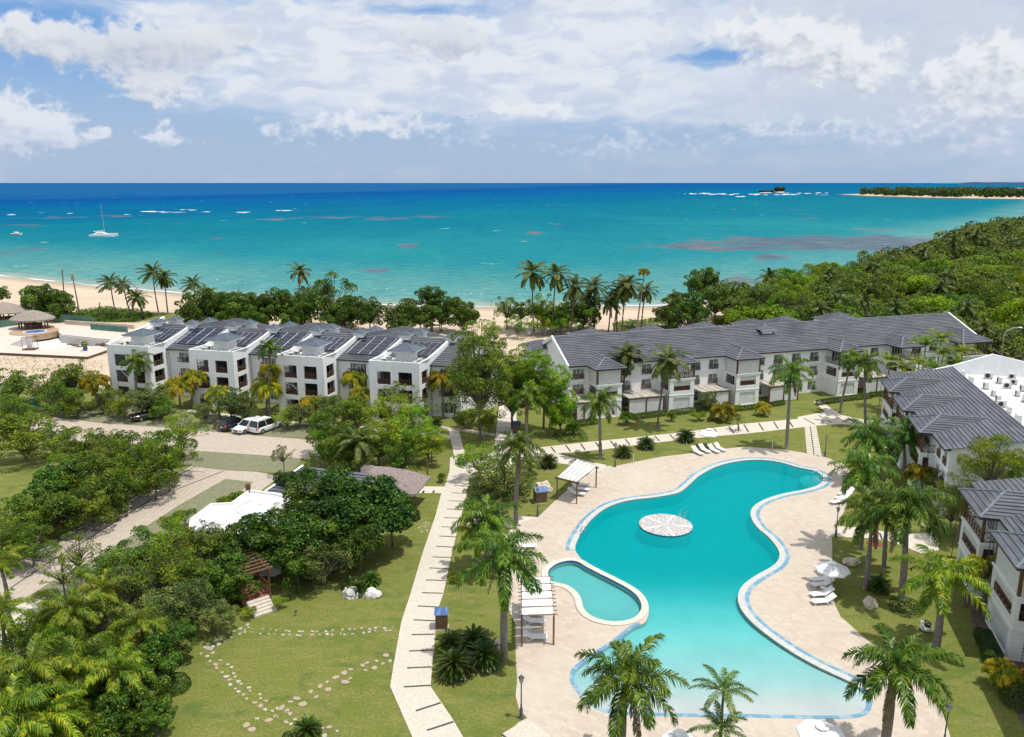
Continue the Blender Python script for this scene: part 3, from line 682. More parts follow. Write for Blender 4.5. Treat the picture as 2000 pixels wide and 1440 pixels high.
mbp = MB(); PK = [(382,912),(436,920),(295,975),(180,1048),(100,1094),(20,1148),(-60,1190),(-60,1150),(0,1115),(37,1097),(150,1040),(215,1005),(295,960)]
mbp.sheet(D2(GP(PK)), .028, M['slab'])
for a, b_ in [((400,923),(352,918)),((380,932),(335,927)),((356,943),(312,938)),((330,958),(285,953)),((300,972),(255,967)),((265,994),(222,988)),((232,1016),(180,1008)),((195,1038),(150,1030)),((150,1062),(112,1052)),((100,1100),(50,1092)),((436,921),(295,976)),((295,976),(180,1049)),((180,1049),(100,1096)),((100,1096),(20,1150))]:
    a, b_ = G(*a), G(*b_); d = (b_ - a).normalized(); s = Vector((-d.y, d.x, 0)) * .07
    mbp.face([(q.x, q.y, .033) for q in (a - s, b_ - s, b_ + s, a + s)], M['slot'])
tag(mbp.build('parking_bays'), kind='structure')
mk = MB(); kp = GP([(378,912),(295,957),(215,1002),(150,1037),(37,1093),(-20,1122)])
for a, b_ in zip(kp, kp[1:]):
    n = max(1, int((b_ - a).length / 1.9))
    for k in range(n):
        p = a.lerp(b_, (k + .08) / n); q = a.lerp(b_, (k + .92) / n); d = (q - p).normalized(); s = Vector((-d.y, d.x, 0)) * .09
        pts = [p - s, q - s, q + s, p + s]; mk.prism(pts, 0, .14, M['conc'])
tag(mk.build('kerb'), kind='structure')
sheet('grass_paver_verge', [(440,937),(494,942),(470,960),(420,990),(330,1050),(225,1110),(120,1170),(60,1210),(0,1240),(0,1201),(40,1176),(100,1138),(212,1076),(275,1036),(350,988)], .016, M['gpav'])
sheet('pavement', [(140,789),(250,793),(365,800),(437,808),(500,817),(612,826),(700,832),(790,841),(790,847),(612,831),(540,824),(437,813),(365,804),(250,798),(136,794)], .03, M['path2'])
sheet('gravel_yard', [(-80,1240),(40,1180),(90,1165),(60,1250),(0,1330),(-80,1380)], .02, M['path2'])
sheet('bed_soil', [(1880,1190),(1895,1185),(1900,1230),(1930,1300),(1960,1350),(2000,1420),(2040,1420),(2040,1250),(1930,1150),(1890,1150)], .012, M['soil'])

# ================================================================== the main swimming pool
def ring(mb, poly, i0, i1, d0, d1, z, m, drop=.35, dropo=.05, closed=False):
    A = offset(poly, d0); B = offset(poly, d1); n = len(poly); rg = range(n) if closed else range(i0, i1)
    for i in rg:
        a, b_, c, d = A[i % n], A[(i + 1) % n], B[(i + 1) % n], B[i % n]
        mb.face([(a.x, a.y, z), (d.x, d.y, z), (c.x, c.y, z), (b_.x, b_.y, z)], m)
        mb.face([(a.x, a.y, z), (b_.x, b_.y, z), (b_.x, b_.y, z - drop), (a.x, a.y, z - drop)], m)
        mb.face([(d.x, d.y, z - dropo), (c.x, c.y, z - dropo), (c.x, c.y, z), (d.x, d.y, z)], m)
def water_mat(name, dens, col):
    m = bpy.data.materials.new(name); m.use_nodes = True; nt = m.node_tree; nt.nodes.remove(nt.nodes['Principled BSDF']); b = NB(nt); out = nt.nodes['Material Output']
    tr = b.n('ShaderNodeBsdfTransparent'); gl = b.n('ShaderNodeBsdfGlossy'); gl.inputs['Roughness'].default_value = .06
    fr = b.n('ShaderNodeFresnel'); fr.inputs[0].default_value = 1.11; mx = b.n('ShaderNodeMixShader')
    tc = b.n('ShaderNodeTexCoord').outputs['Object']; bn = b.n('ShaderNodeBump'); bn.inputs['Strength'].default_value = .35; bn.inputs['Distance'].default_value = .05
    b.put(bn.inputs['Height'], b.noise(tc, 2.6, 4, .6)); b.put(gl.inputs['Normal'], bn.outputs[0]); b.put(fr.inputs['Normal'], bn.outputs[0])
    b.put(mx.inputs[0], fr.outputs[0]); nt.links.new(tr.outputs[0], mx.inputs[1]); nt.links.new(gl.outputs[0], mx.inputs[2]); nt.links.new(mx.outputs[0], out.inputs[0])
    if 'pool' in name:      # fine suspended matter makes the deep end milky
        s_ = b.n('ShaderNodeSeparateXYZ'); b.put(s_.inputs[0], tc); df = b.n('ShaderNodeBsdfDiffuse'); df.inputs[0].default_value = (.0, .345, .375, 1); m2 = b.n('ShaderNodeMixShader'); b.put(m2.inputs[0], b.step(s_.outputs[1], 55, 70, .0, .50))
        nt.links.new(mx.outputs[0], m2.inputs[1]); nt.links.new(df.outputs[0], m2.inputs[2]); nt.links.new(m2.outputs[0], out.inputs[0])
    va = b.n('ShaderNodeVolumeAbsorption'); va.inputs[0].default_value = (*col, 1); va.inputs[1].default_value = dens; nt.links.new(va.outputs[0], out.inputs['Volume'])
    return m
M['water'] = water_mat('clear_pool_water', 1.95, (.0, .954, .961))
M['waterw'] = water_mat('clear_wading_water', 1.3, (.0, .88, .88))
def depth(Y, X=0):
    k = [(44, -.045), (46.8, -.065), (49.6, -.15), (54, -.235), (57, -.31), (60, -.37), (63, -.50), (66.5, -.82), (71, -1.25), (100, -1.45)]
    return lin(Y, k) if Y > 44 else -.02
def floor_grid(mb, poly, zf, m, st=.5):
    xs = [p[0] for p in poly]; ys = [p[1] for p in poly]
    X = np.arange(min(xs) - .6, max(xs) + .6, st); Y = np.arange(min(ys) - .6, max(ys) + .6, st)
    nx = len(X); vs = [(x, y, zf(y, x)) for y in Y for x in X]
    fs = []
    for j in range(len(Y) - 1):
        for i in range(nx - 1):
            if inside((X[i] + st / 2, Y[j] + st / 2), poly) or dist_poly((X[i] + st / 2, Y[j] + st / 2), poly) < st: fs.append((j * nx + i, j * nx + i + 1, (j + 1) * nx + i + 1, (j + 1) * nx + i))
    mb.add(vs, fs, m)
sp_ = empty('swimming_pool'); tag(sp_, 'large free-form turquoise swimming pool with a sloping shallow beach end', 'swimming pool')
mb = MB(); n = len(pool)
floor_grid(mb, pool, lambda y, x: depth(y), M['plaster'])
for i in range(n):
    a, b_ = pool[i], pool[(i + 1) % n]; mb.face([(a.x, a.y, 0.02), (b_.x, b_.y, 0.02), (b_.x, b_.y, -2), (a.x, a.y, -2)], M['plaster'])
mb.build('basin', sp_)
mb = MB(); ring(mb, pool, 0, nA + 2, 0, .56, .062, M['cop']); mb.build('coping', sp_)
mb = MB(); ring(mb, pool, 0, nA + 2, .56, .92, .052, M['band'], .02); ring(mb, pool, nA + 2, nA + nB - 2, 0.0, .32, .050, M['band'], .05); mb.build('tile_band', sp_)
mb = MB(); W = offset(pool, .03); mb.prism(W, -2.6, -.045, M['water']); mb.add([(p.x, p.y, -2.6) for p in W], [], M['water'])
lo = MB(); lo.sheet(W, -2.6, M['water']); mb.add(lo.v, [tuple(reversed(f)) for f in lo.f], M['water'])
wo = mb.build('water', sp_)
def weld(o):
    import bmesh
    bm = bmesh.new(); bm.from_mesh(o.data); bmesh.ops.remove_doubles(bm, verts=bm.verts, dist=1e-4); bmesh.ops.recalc_face_normals(bm, faces=bm.faces); bm.to_mesh(o.data); bm.free()
weld(wo)
# steps at the far right end
cst = G(1598, 934)
mb = MB()
for k in range(5):
    r = .8 + .42 * k; mb.lathe([(0, 0), (r, 0), (r, -.3)], M['plaster'], (cst.x + .35, cst.y - .2, -.085 - .09 * k), 32)
mb.build('steps', sp_)
wp = empty('wading_pool'); tag(wp, 'small bean-shaped wading pool with a beige rim beside the large pool', 'wading pool')
mb = MB(); floor_grid(mb, wade, lambda y, x: -.42, M['plaster'])
nw = len(wade)
for i in range(nw):
    a, b_ = wade[i], wade[(i + 1) % nw]; mb.face([(a.x, a.y, 0.1), (b_.x, b_.y, 0.1), (b_.x, b_.y, -1), (a.x, a.y, -1)], M['plaster'])
mb.build('basin', wp)
mb = MB(); ring(mb, wade, 0, 0, -.012, .010, .09, M['bluetile'], .15, .12, closed=True); mb.build('waterline_tiles', wp)
mb = MB(); ring(mb, wade, 0, 0, 0, .56, .12, M['copb'], .04, 1.7, closed=True); mb.build('coping', wp)
mb = MB(); W = offset(wade, .03); mb.prism(W, -1.2, -.03, M['waterw']); lo = MB(); lo.sheet(W, -1.2, M['waterw']); mb.add(lo.v, [tuple(reversed(f)) for f in lo.f], M['waterw']); weld(mb.build('water', wp))
# round island
ci = G(1300, 1027); isl = empty('pool_island', (ci.x, ci.y, 0)); tag(isl, 'round white paint-flaked platform standing in the large pool', 'pool island')
mb = MB(); mb.lathe([(0, .15), (2.62, .15), (2.68, .13), (2.68, .08)], M['island'], (0, 0, 0), 48); mb.build('top', isl)
mb = MB(); mb.lathe([(2.64, .1), (2.64, -.06)], M['bluetile'], (0, 0, 0), 48); mb.lathe([(2.62, -.04), (2.62, -2)], M['plaster'], (0, 0, 0), 48); mb.build('rim', isl)
mb = MB(); mb.lathe([(0, .3), (.1, .28), (.1, .16)], M['wpl'], (-.15, 2.3, 0), 10); mb.build('spout', isl)

def ladder(px, py, rz, label):
    c = G(px, py); e = empty('pool_ladder', (c.x, c.y, .07), rz); tag(e, label, 'pool ladder')
    for s in (-.28, .28):
        mb = MB(); mb.tube([(s, -.5, 0), (s, -.5, .55), (s, -.38, .75), (s, -.15, .82), (s, .05, .7), (s, .12, .4), (s, .12, -.9)], .035, M['steel'], 6); mb.build('handrail', e)
    for z in (-.15, -.42): mb = MB(); mb.box(-.28, .28, .06, .18, z - .02, z + .02, M['steel']); mb.build('step', e)
ladder(1138, 1042, -1.0, 'chrome ladder at the left edge of the large pool')
ladder(1338, 1012, -.9, 'chrome ladder on the round white pool island')
c = G(1585, 934); e = empty('pool_handrail', (c.x, c.y, -.3)); tag(e, 'steel handrail over the curved steps at the far end of the pool', 'handrail')
mb = MB(); mb.tube([(0, 0, -.3), (0, 0, .9), (.3, 0, 1.15), (1.0, 0, 1.2), (1.25, 0, 1.0), (1.25, 0, .3)], .035, M['steel'], 6); mb.build('rail', e)

# ================================================================== stepping stones
def stones():
    protos = []
    for k in range(5):
        r = random.Random(k); n = r.randint(5, 7); mb = MB()
        pts = [Vector((math.cos(6.283 * i / n + r.uniform(-.25, .25)) * r.uniform(.7, 1), math.sin(6.283 * i / n + r.uniform(-.25, .25)) * r.uniform(.7, 1))) for i in range(n)]
        mb.prism(pts, -.02, .05, M['stone'] if k < 3 else M['stonew']); o = mb.build('stepping_stone'); protos.append(o)
    rows = [([(478,1228),(520,1235),(600,1238),(700,1234),(772,1228)], .55, 2, .55, 'stepping stones from the stairs to the path', 'small pale stepping stone in the row between the stairs and the path', .17, (3, 4, 1)),
            ([(768,1284),(700,1310),(640,1342),(580,1375),(520,1400),(478,1428)], .74, 2, .72, 'stepping stones across the lawn to the bend of the path', 'flat tan stepping stone in the row across the lower lawn', .29, (0, 1, 2)),
            ([(495,1222),(455,1240),(420,1258),(398,1270),(440,1305),(470,1345),(500,1365),(540,1395),(600,1420),(660,1435)], .62, 2, .6, 'stepping stones along the shrub edge', 'pale stepping stone in the curved row beside the shrubs', .21, (3, 1, 4)),
            ([(838,1020),(826,1030),(828,1042)], .5, 2, .5, 'stepping stones under the big dark tree', 'small stepping stone where the big dark tree meets the path', .16, (3, 4))]
    first = {k: True for k in range(5)}
    for px, stp, nr, gap, grp, lab, size, kinds in rows:
        W = GP(px)
        for a, b_ in zip(W, W[1:]):
            L = (b_ - a).length; n = max(1, round(L / stp)); d = (b_ - a).normalized(); s = Vector((-d.y, d.x, 0))
            for i in range(n):
                for q in range(nr):
                    if rnd.random() < .08: continue
                    p = a + d * (L * (i + rnd.uniform(.2, .8)) / n) + s * ((q - (nr - 1) / 2) * gap + rnd.uniform(-.14, .14))
                    k = rnd.choice(kinds)
                    o = protos[k]
                    if not first[k]: o = o.copy(); COL.objects.link(o)
                    first[k] = False
                    o.location = (p.x, p.y, 0); o.rotation_euler.z = rnd.uniform(0, 6.28); f = size * rnd.uniform(.7, 1.35); o.scale = (f, f * rnd.uniform(.7, 1), 1)
                    tag(o, lab, 'stepping stone', grp)
    for k in range(5):
        if first[k]: bpy.data.objects.remove(protos[k])
stones()
# ================================================================== building kit (local x along the front, y inwards)
def wall(mb, x0, x1, z0, z1, y, m, openings=(), th=.22, axis='x', rev=None, xo=0):
    """wall in the plane y (axis 'x') or x (axis 'y') with rectangular openings (a0,a1,z0,z1)"""
    P = (lambda a, d, z: (a, y + d, z)) if axis == 'x' else (lambda a, d, z: (y + d, a, z))
    X = sorted({x0, x1, *[o[0] for o in openings], *[o[1] for o in openings]}); Z = sorted({z0, z1, *[o[2] for o in openings], *[o[3] for o in openings]})
    for a, b_ in zip(X, X[1:]):
        for c, d in zip(Z, Z[1:]):
            cx, cz = (a + b_) / 2, (c + d) / 2
            if any(o[0] < cx < o[1] and o[2] < cz < o[3] for o in openings): continue
            for q in (0, th): mb.face([P(a, q, c), P(b_, q, c), P(b_, q, d), P(a, q, d)], m)
    for o in openings:
        a, b_, c, d = o
        for (p, q, r, s) in (((a, c), (a, d), 0, 0), ((b_, c), (b_, d), 0, 0), ((a, d), (b_, d), 0, 0), ((a, c), (b_, c), 0, 0)):
            mb.face([P(p[0], 0, p[1]), P(q[0], 0, q[1]), P(q[0], th, q[1]), P(p[0], th, p[1])], m)
    for (p, q) in (((x0, z1), (x1, z1)), ((x0, z0), (x0, z1)), ((x1, z0), (x1, z1))):
        mb.face([P(p[0], 0, p[1]), P(q[0], 0, q[1]), P(q[0], th, q[1]), P(p[0], th, p[1])], m)
def rail_mb(w, h, kind='x'):
    mb = MB(); t = .035
    for z in (0, h - .06): mb.box(0, w, -t, t, z, z + .07, M['brown'])
    n = max(1, round(w / .75))
    for k in range(n + 1):
        x = w * k / n; mb.box(max(0, x - .03), min(w, x + .03), -t + .004, t - .004, .05, h - .03, M['brown'])
    for k in range(n):
        a, b_ = w * k / n, w * (k + 1) / n
        mb.tube([(a, 0, .05), (b_, 0, h - .05)], .028, M['brown'], 4, False); mb.tube([(b_, .01, .05), (a, .01, h - .05)], .028, M['brown'], 4, False)
        if kind == 'fine': mb.tube([((a + b_) / 2, 0, .05), (b_, 0, h / 2), ((a + b_) / 2, 0, h - .05), (a, 0, h / 2), ((a + b_) / 2, 0, .05)], .024, M['brown'], 4, False)
    return mb
_cache = {}
def part(name, key, fn, parent, loc, rz=0.0, smooth=False):
    if key in _cache: o = bpy.data.objects.new(name, _cache[key]); COL.objects.link(o)
    else: o = fn().build(name, smooth=smooth); _cache[key] = o.data
    o.parent = parent; o.location = loc; o.rotation_euler.z = rz; return o
def railing(parent, x, y, z, w, h=.85, rz=0.0, kind='x'):
    return part('railing', ('rail', round(w, 2), h, kind), lambda: rail_mb(w, h, kind), parent, (x, y, z), rz)
def window(parent, x, y, z, w, h, rz=0.0, rail=True, dark=False, rh=.75):
    """white frame with its pane (and a railing) as sub-parts"""
    def fr():
        mb = MB(); f = .07
        mb.box(0, w, -.06, .06, 0, f, M['frame']); mb.box(0, w, -.06, .06, h - f, h, M['frame'])
        n = max(2, round(w / .7))
        for k in range(n + 1):
            a = (w - f) * k / n; mb.box(a, a + f, -.055, .055, f, h - f, M['frame'])
        return mb
    o = part('window', ('win', w, h), fr, parent, (x, y, z), rz)
    def pn(): mb = MB(); mb.box(.03, w - .03, -.015, .015, .03, h - .03, M['darkglass' if dark else 'glass']); return mb
    part('pane', ('pane', w, h, dark), pn, o, (0, 0, 0))
    if rail: part('railing', ('rail', round(w, 2), rh, 'x'), lambda: rail_mb(w, rh), o, (0, -.16, 0))
    return o
def chain(parent, x, y, z1, z0=.3):
    mb = MB(); z = z0; pr = []
    while z < z1: pr += [(.018, z), (.075, z + .05), (.018, z + .13)]; z += .25
    mb.lathe(pr, M['fascia'], (x, y, 0), 6)
    mb.build('rain_chain', parent)
def post(parent, x, y, z0, z1, r=.11, m=None, name='post'):
    mb = MB(); mb.box(x - r, x + r, y - r, y + r, z0, z1, m or M['brown']); mb.build(name, parent)
def cap_line(mb, a, b_, r=.11): mb.tube([Vector(a) + Vector((0, 0, .06)), Vector(b_) + Vector((0, 0, .06))], r, M['cap'], 5)

EZ, F2, F3 = 7.45, 2.45, 4.95           # eaves and floor levels
def bay(parent, x0, x1, yf, kind, slope=.5, zm=None, ym=3.0, apz=None, apd=None, over=.45, end=True, gwin='panel'):
    """projecting bay three storeys high with a hipped roof"""
    zp = apz or EZ + (x1 - x0) / 2 * slope; xm = (x0 + x1) / 2; ya = yf + (apd or (x1 - x0) / 2)
    rb = MB(); e = EZ
    A, B_, C, D_ = (x0, 0, e), (x0, yf, e), (x1, yf, e), (x1, 0, e); ap = (xm, ya, zp); mk = (xm, ym, zp)
    rb.roof(B_, C, ap, ap, M['tile']); rb.roof(A, B_, ap, mk, M['tile']); rb.roof(C, D_, mk, ap, M['tile'])
    for p in (B_, C): cap_line(rb, p, ap)
    cap_line(rb, ap, mk, .09)
    t = .16
    for p, q in ((A, B_), (B_, C), (C, D_)): rb.face([p, q, (q[0], q[1], e - t), (p[0], p[1], e - t)], M['fascia'])
    rb.face([(x0, yf, e - t), (x1, yf, e - t), (x1, .5, e - t), (x0, .5, e - t)], M['frame'])
    rb.build('bay_roof', parent)
    a, b_, y0, y1 = x0 + over, x1 - over, yf + over, .62
    wb = MB(); W = b_ - a
    # lower two storeys
    oF = [(a + .7, b_ - .7, 3.2, 4.6), (a + .7, b_ - .7, .12, 2.1)]; oS = [(y0 + .5, y1 - .5, 3.2, 4.6)] if y1 - y0 > 2 else [(y0 + .3, y1 - .5, 3.2, 4.6)]
    wall(wb, a, b_, 0, F3, y0, M['white'], oF)
    wall(wb, y0 + .22, y1, 0, F3, a, M['white'], oS, axis='y'); wall(wb, y0 + .22, y1, 0, F3, b_ - .22, M['white'], oS, axis='y')
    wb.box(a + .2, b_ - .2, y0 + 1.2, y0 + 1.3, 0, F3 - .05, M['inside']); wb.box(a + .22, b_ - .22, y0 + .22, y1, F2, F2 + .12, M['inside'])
    wb.box(a - .1, b_ + .1, y0 - .1, y1 + .05, F3, F3 + .16, M['plain']); wb.box(a - .05, b_ + .05, y0 - .05, y1 + .05, F2 + .02, F2 + .12, M['plain'])
    wb.build('bay_wall', parent)
    z3 = F3 + .16
    for px, py in ((a + .12, y0 + .12), (b_ - .12, y0 + .12)): post(parent, px, py, z3, e - t)
    if kind == 'closed':
        mb = MB(); mb.box(a + .24, b_ - .24, y0 + .06, y0 + .12, z3 + .05, e - t - .02, M['awn']); mb.build('awning_panel', parent)
        for xs in (a + .06, b_ - .12): mb = MB(); mb.box(xs, xs + .06, y0 + .24, y1, z3 + .05, e - t - .02, M['awn']); mb.build('awning_panel', parent)
    else:
        railing(parent, a + .24, y0 + .12, z3 + .05, W - .48, .85)
        railing(parent, a + .12, y0 + .24, z3 + .05, y1 - y0 - .24, .85, math.pi / 2); railing(parent, b_ - .12, y0 + .24, z3 + .05, y1 - y0 - .24, .85, math.pi / 2)
        window(parent, a + W / 2 - .9, .5, z3, 1.8, 2.0, rail=False, dark=True)
    railing(parent, a + .7, y0 + .06, 3.2, W - 1.4, .72)
    mb = MB(); mb.box(a + .7, b_ - .7, y0 + .13, y0 + .16, 3.92, 4.6, M['awn']); mb.build('awning_panel', parent)
    mb = MB(); mb.box(a + .7, b_ - .7, y0 + .1, y0 + .16, .12, 2.1, M['awn']); mb.build('awning_panel', parent)
    for xs in (a + .1, b_ - .1): railing(parent, xs, oS[0][0], 3.2, oS[0][1] - oS[0][0], .72, math.pi / 2)

def villa(label, O, ang, xa, xb, bays, ridge, depth, flat=False, canopies=(), wins=(), hipstart=None, yf=-3.3, slope=.5, ym=3.0, apz=None, apd=None, back_bays=(), group=None, endwall=True, ext=None):
    e_ = empty('apartment_building', (O.x, O.y, 0), math.radians(ang)); tag(e_, label, 'building')
    ry, rz = ridge; rb = MB()
    rb.roof((xa, 0, EZ), (xb, 0, EZ), (xb, ry, rz), (xa, ry, rz), M['tile']); cap_line(rb, (xa, ry, rz), (xb, ry, rz), .1)
    rb.face([(xa, 0, EZ), (xb, 0, EZ), (xb, 0, EZ - .16), (xa, 0, EZ - .16)], M['fascia']); rb.face([(xa, 0, EZ - .16), (xb, 0, EZ - .16), (xb, .7, EZ - .16), (xa, .7, EZ - .16)], M['frame'])
    if not flat:
        rb.roof((xb, 2 * ry, EZ), (xa, 2 * ry, EZ), (xa, ry, rz), (xb, ry, rz), M['tile'], course=.9)
        rb.face([(xa, 2 * ry, EZ), (xb, 2 * ry, EZ), (xb, 2 * ry, EZ - .16), (xa, 2 * ry, EZ - .16)], M['fascia'])
    rb.build('roof', e_)
    wb = MB(); ops = []
    for (wx, ww, fl) in wins:
        for f in fl:
            z = {1: .35, 2: 3.0, 3: 5.35}[f]; hh = 1.55; ops.append((wx, wx + ww, z, z + hh))
    wall(wb, xa + .3, xb - .3, 0, EZ - .16, .6, M['white'], ops)
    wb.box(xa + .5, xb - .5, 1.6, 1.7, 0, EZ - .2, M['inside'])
    wb.box(xa + .3, xb - .3, .5, .6, F2 - .02, F2 + .1, M['plain']); wb.box(xa + .3, xb - .3, .5, .6, F3 - .02, F3 + .1, M['plain'])
    yb = depth if flat else 2 * ry - .6
    for xs in (xa + .3, xb - .52):
        wb.box(xs, xs + .22, .82, yb, 0, EZ - .2, M['white'])
        if not flat: wb.add([(xs, .82, EZ - .2), (xs, yb, EZ - .2), (xs, ry, rz - .15), (xs + .22, .82, EZ - .2), (xs + .22, yb, EZ - .2), (xs + .22, ry, rz - .15)], [(0, 1, 2), (5, 4, 3), (0, 2, 5, 3), (1, 4, 5, 2)], M['plain'])
    if flat:
        for xs in (xa + .31, xb - .53): wb.add([(xs, .7, EZ - .22), (xs, ry + .1, EZ - .22), (xs, ry + .1, rz - .1), (xs, .7, EZ + .12), (xs + .22, .7, EZ - .22), (xs + .22, ry + .1, EZ - .22), (xs + .22, ry + .1, rz - .1), (xs + .22, .7, EZ + .12)], [(0, 1, 2, 3), (7, 6, 5, 4), (3, 2, 6, 7), (0, 3, 7, 4), (1, 5, 6, 2)], M['plain'])
    wb.box(xa + .52, xb - .52, yb - .2, yb, 0, EZ - .2, M['white'])
    wb.build('wall', e_)
    for (wx, ww, fl) in wins:
        for f in fl: window(e_, wx, .70, {1: .35, 2: 3.0, 3: 5.35}[f], ww, 1.55, dark=(f == 3 and ww > 1.9), rail=f > 1)
    if not flat:   # white verge strips up the gables
        for xs in (xa, xb):
            for s in (1, -1):
                mb = MB(); y0, y1 = (0, ry) if s == 1 else (2 * ry, ry); d = .13
                c = [(xs - d, y0, EZ - .3), (xs + d, y0, EZ - .3), (xs + d, y0, EZ + .25), (xs - d, y0, EZ + .25), (xs - d, y1, rz - .3), (xs + d, y1, rz - .3), (xs + d, y1, rz + .25), (xs - d, y1, rz + .25)]
                mb.add(c, [(0, 1, 2, 3), (7, 6, 5, 4), (0, 4, 5, 1), (3, 2, 6, 7), (0, 3, 7, 4), (1, 5, 6, 2)], M['plain']); mb.build('verge', e_)
    for (x0, x1, kind) in bays: bay(e_, x0, x1, yf, kind, slope, ym=ym, apz=apz, apd=apd); 
    for (x0, x1, kind) in bays: chain(e_, x0 + .15, yf + .1, EZ - .2, .4); chain(e_, x1 - .1, -.12, EZ - .2, 2.6)
    for (x0, x1) in canopies:
        mb = MB(); mb.box(x0, x1, -2.9, .56, 2.62, 2.74, M['canopy']); 
        for k in range(int((x1 - x0) / 1.2) + 1): mb.box(x0 + k * 1.2 - .05, x0 + k * 1.2 + .05, -2.95, .5, 2.745, 2.80, M['canopy'])
        mb.build('canopy', e_)
        nP = max(2, int((x1 - x0) / 2.2))
        for k in range(nP + 1): post(e_, min(x1 - .1, x0 + .1 + (x1 - x0 - .2) * k / nP), -2.75, 0, 2.62, .09)
        for k in range(nP):
            mb = MB(); a = x0 + .1 + (x1 - x0 - .2) * k / nP; b_ = x0 + .1 + (x1 - x0 - .2) * (k + 1) / nP; mb.box(a + .12, b_ - .12, -2.78, -2.72, .1, 2.55, M['awn']); mb.build('awning_panel', e_)
        mb = MB(); mb.box(x0, x1, -2.88, -2.62, 2.42, 2.62, M['brown']); mb.build('beam', e_)
    for (x0, x1, yb_, zp) in back_bays:
        mb = MB(); xm = (x0 + x1) / 2; h = (x1 - x0) / 2; z0 = zp - h * .42
        P = [(x0, yb_ - h, z0), (x1, yb_ - h, z0), (x1, yb_ + h, z0), (x0, yb_ + h, z0)]; ap = (xm, yb_, zp)
        for i in range(4): mb.roof(P[i], P[(i + 1) % 4], ap, ap, M['tile'])
        mb.box(x0 + .4, x1 - .4, yb_ - h + .4, yb_ + h - .4, 0, z0, M['plain']); mb.build('rear_bay', e_)
    return e_

# ------------------------------------------------------------------ long building behind the pool
O2 = G(1110, 717, EZ)
W2 = []
for x in (.9,): W2 += [(x, 1.9, (1, 2, 3))]
for x0, x1 in ((7.9, 14.9), (20.0, 26.4), (31.5, 45.3), (50.3, 57.4), (62.4, 69.8)):
    n = max(2, round((x1 - x0) / 3.2))
    for k in range(n):
        c = x0 + (x1 - x0) * (k + .5) / n; W2.append((c - .85, 1.7, (1, 2, 3)))
B2 = villa('long white three-storey building with one dark slate roof between the pool and the beach', O2, 17.15, 0, 77.2,
      [(3.0, 7.9, 'closed'), (14.9, 20.0, 'open'), (26.4, 31.5, 'closed'), (45.3, 50.3, 'open'), (57.4, 62.4, 'open'), (70.2, 76.6, 'open')], (7.2, 10.65), 14, wins=W2,
      canopies=[(.2, 2.9), (8.6, 14.6), (20.8, 25.9), (33, 38.5), (51, 56.5)], ym=3.0, back_bays=[(-2.6, 2.6, 12.5, 9.3), (7.0, 13.0, 16, 9.9), (18.5, 25, 16, 10.0), (28.5, 35.5, 16, 10.0), (38.5, 44.5, 15.5, 10.2), (45.5, 52, 16, 10.3), (57, 64, 16, 10.4)])
def cupola(parent, x, y, z, w, h, zb, name='cupola', m='ctile', over=.18):
    mb = MB(); a = w / 2; P = [(x - a, y - a, z), (x + a, y - a, z), (x + a, y + a, z), (x - a, y + a, z)]; ap = (x, y, z + h)
    for i in range(4): mb.roof(P[i], P[(i + 1) % 4], ap, ap, M[m], course=.32, lift=.035); cap_line(mb, P[i], ap, .05)
    mb.prism(P, z - .12, z - .005, M['frame']); b_ = a - over; mb.box(x - b_, x + b_, y - b_, y + b_, zb, z - .1, M['plain'])
    return mb.build(name, parent)
cupola(B2, 37.2, 5.6, 10.35, 2.9, .75, 8.6, m='tile', over=.55)

# ------------------------------------------------------------------ building at the right edge with the flat service roof
C3 = G(1845, 879, EZ)
W3 = [(x, 1.3, (1, 2, 3)) for x in (-31.5, -22.6, -13.6, -4.9, -2.4)]
B3 = villa('white building with three hipped slate bays and air conditioners on its flat roof', C3, -105.2, -33.5, 0, [(-29.9, -23.5, 'open'), (-20.8, -14.4, 'open'), (-11.8, -5.5, 'open')],
      (8.2, 9.2), 22, flat=True, wins=W3, yf=-1.25, ym=6.2, apz=8.75, apd=2.6)
mb = MB(); mb.box(-33.2, -.3, 8.35, 22, 8.25, 8.35, M['flatroof']); mb.box(-33.2, -.3, 21.7, 22, 8.35, 9.0, M['plain']); mb.box(-33.2, -.5, 8.2, 8.34, EZ - .3, 9.12, M['plain']); mb.box(-.52, -.3, 8.35, 21.7, EZ - .25, 8.9, M['plain'])
mb.build('flat_roof', B3)
mb = MB(); mb.add([(-33.5, 2.0, 7.6), (-33.5, 22, 7.6), (-33.5, 22, 9.4), (-33.5, 13, 11.3), (-33.5, 8.2, 9.4), (-33.1, 2.0, 7.6), (-33.1, 22, 7.6), (-33.1, 22, 9.4), (-33.1, 13, 11.3), (-33.1, 8.2, 9.4)],
    [(0, 1, 2, 3, 4), (9, 8, 7, 6, 5), (2, 7, 8, 3), (3, 8, 9, 4), (0, 4, 9, 5), (1, 6, 7, 2)], M['plain']); mb.build('gable_screen', B3)

W4 = [(x, 1.2, (1, 2, 3)) for x in (9.9, 18.6, 27.6, 33)]
B4 = villa('nearest white building at the right edge with two hipped slate bays beside the lawn', C3, -105.2, 9.4, 40, [(11.5, 17.9, 'open'), (20.6, 27.0, 'closed'), (29.8, 36.1, 'open')],
      (8.2, 9.2), 16, flat=True, wins=W4, yf=-1.45, ym=6.2, apz=8.75, apd=2.6)
mb = MB(); mb.box(9.7, 39.7, 8.35, 16, 8.25, 8.35, M['flatroof']); mb.build('flat_roof', B4)
mb = MB(); mb.add([(9.4, 0, EZ - .1), (9.4, 8.2, 9.1), (9.4, 8.2, EZ - .3), (9.6, 0, EZ - .1), (9.6, 8.2, 9.1), (9.6, 8.2, EZ - .3)], [(0, 2, 1), (3, 4, 5), (0, 1, 4, 3), (1, 2, 5, 4), (2, 0, 3, 5)], M['plain']); mb.build('gable', B4)

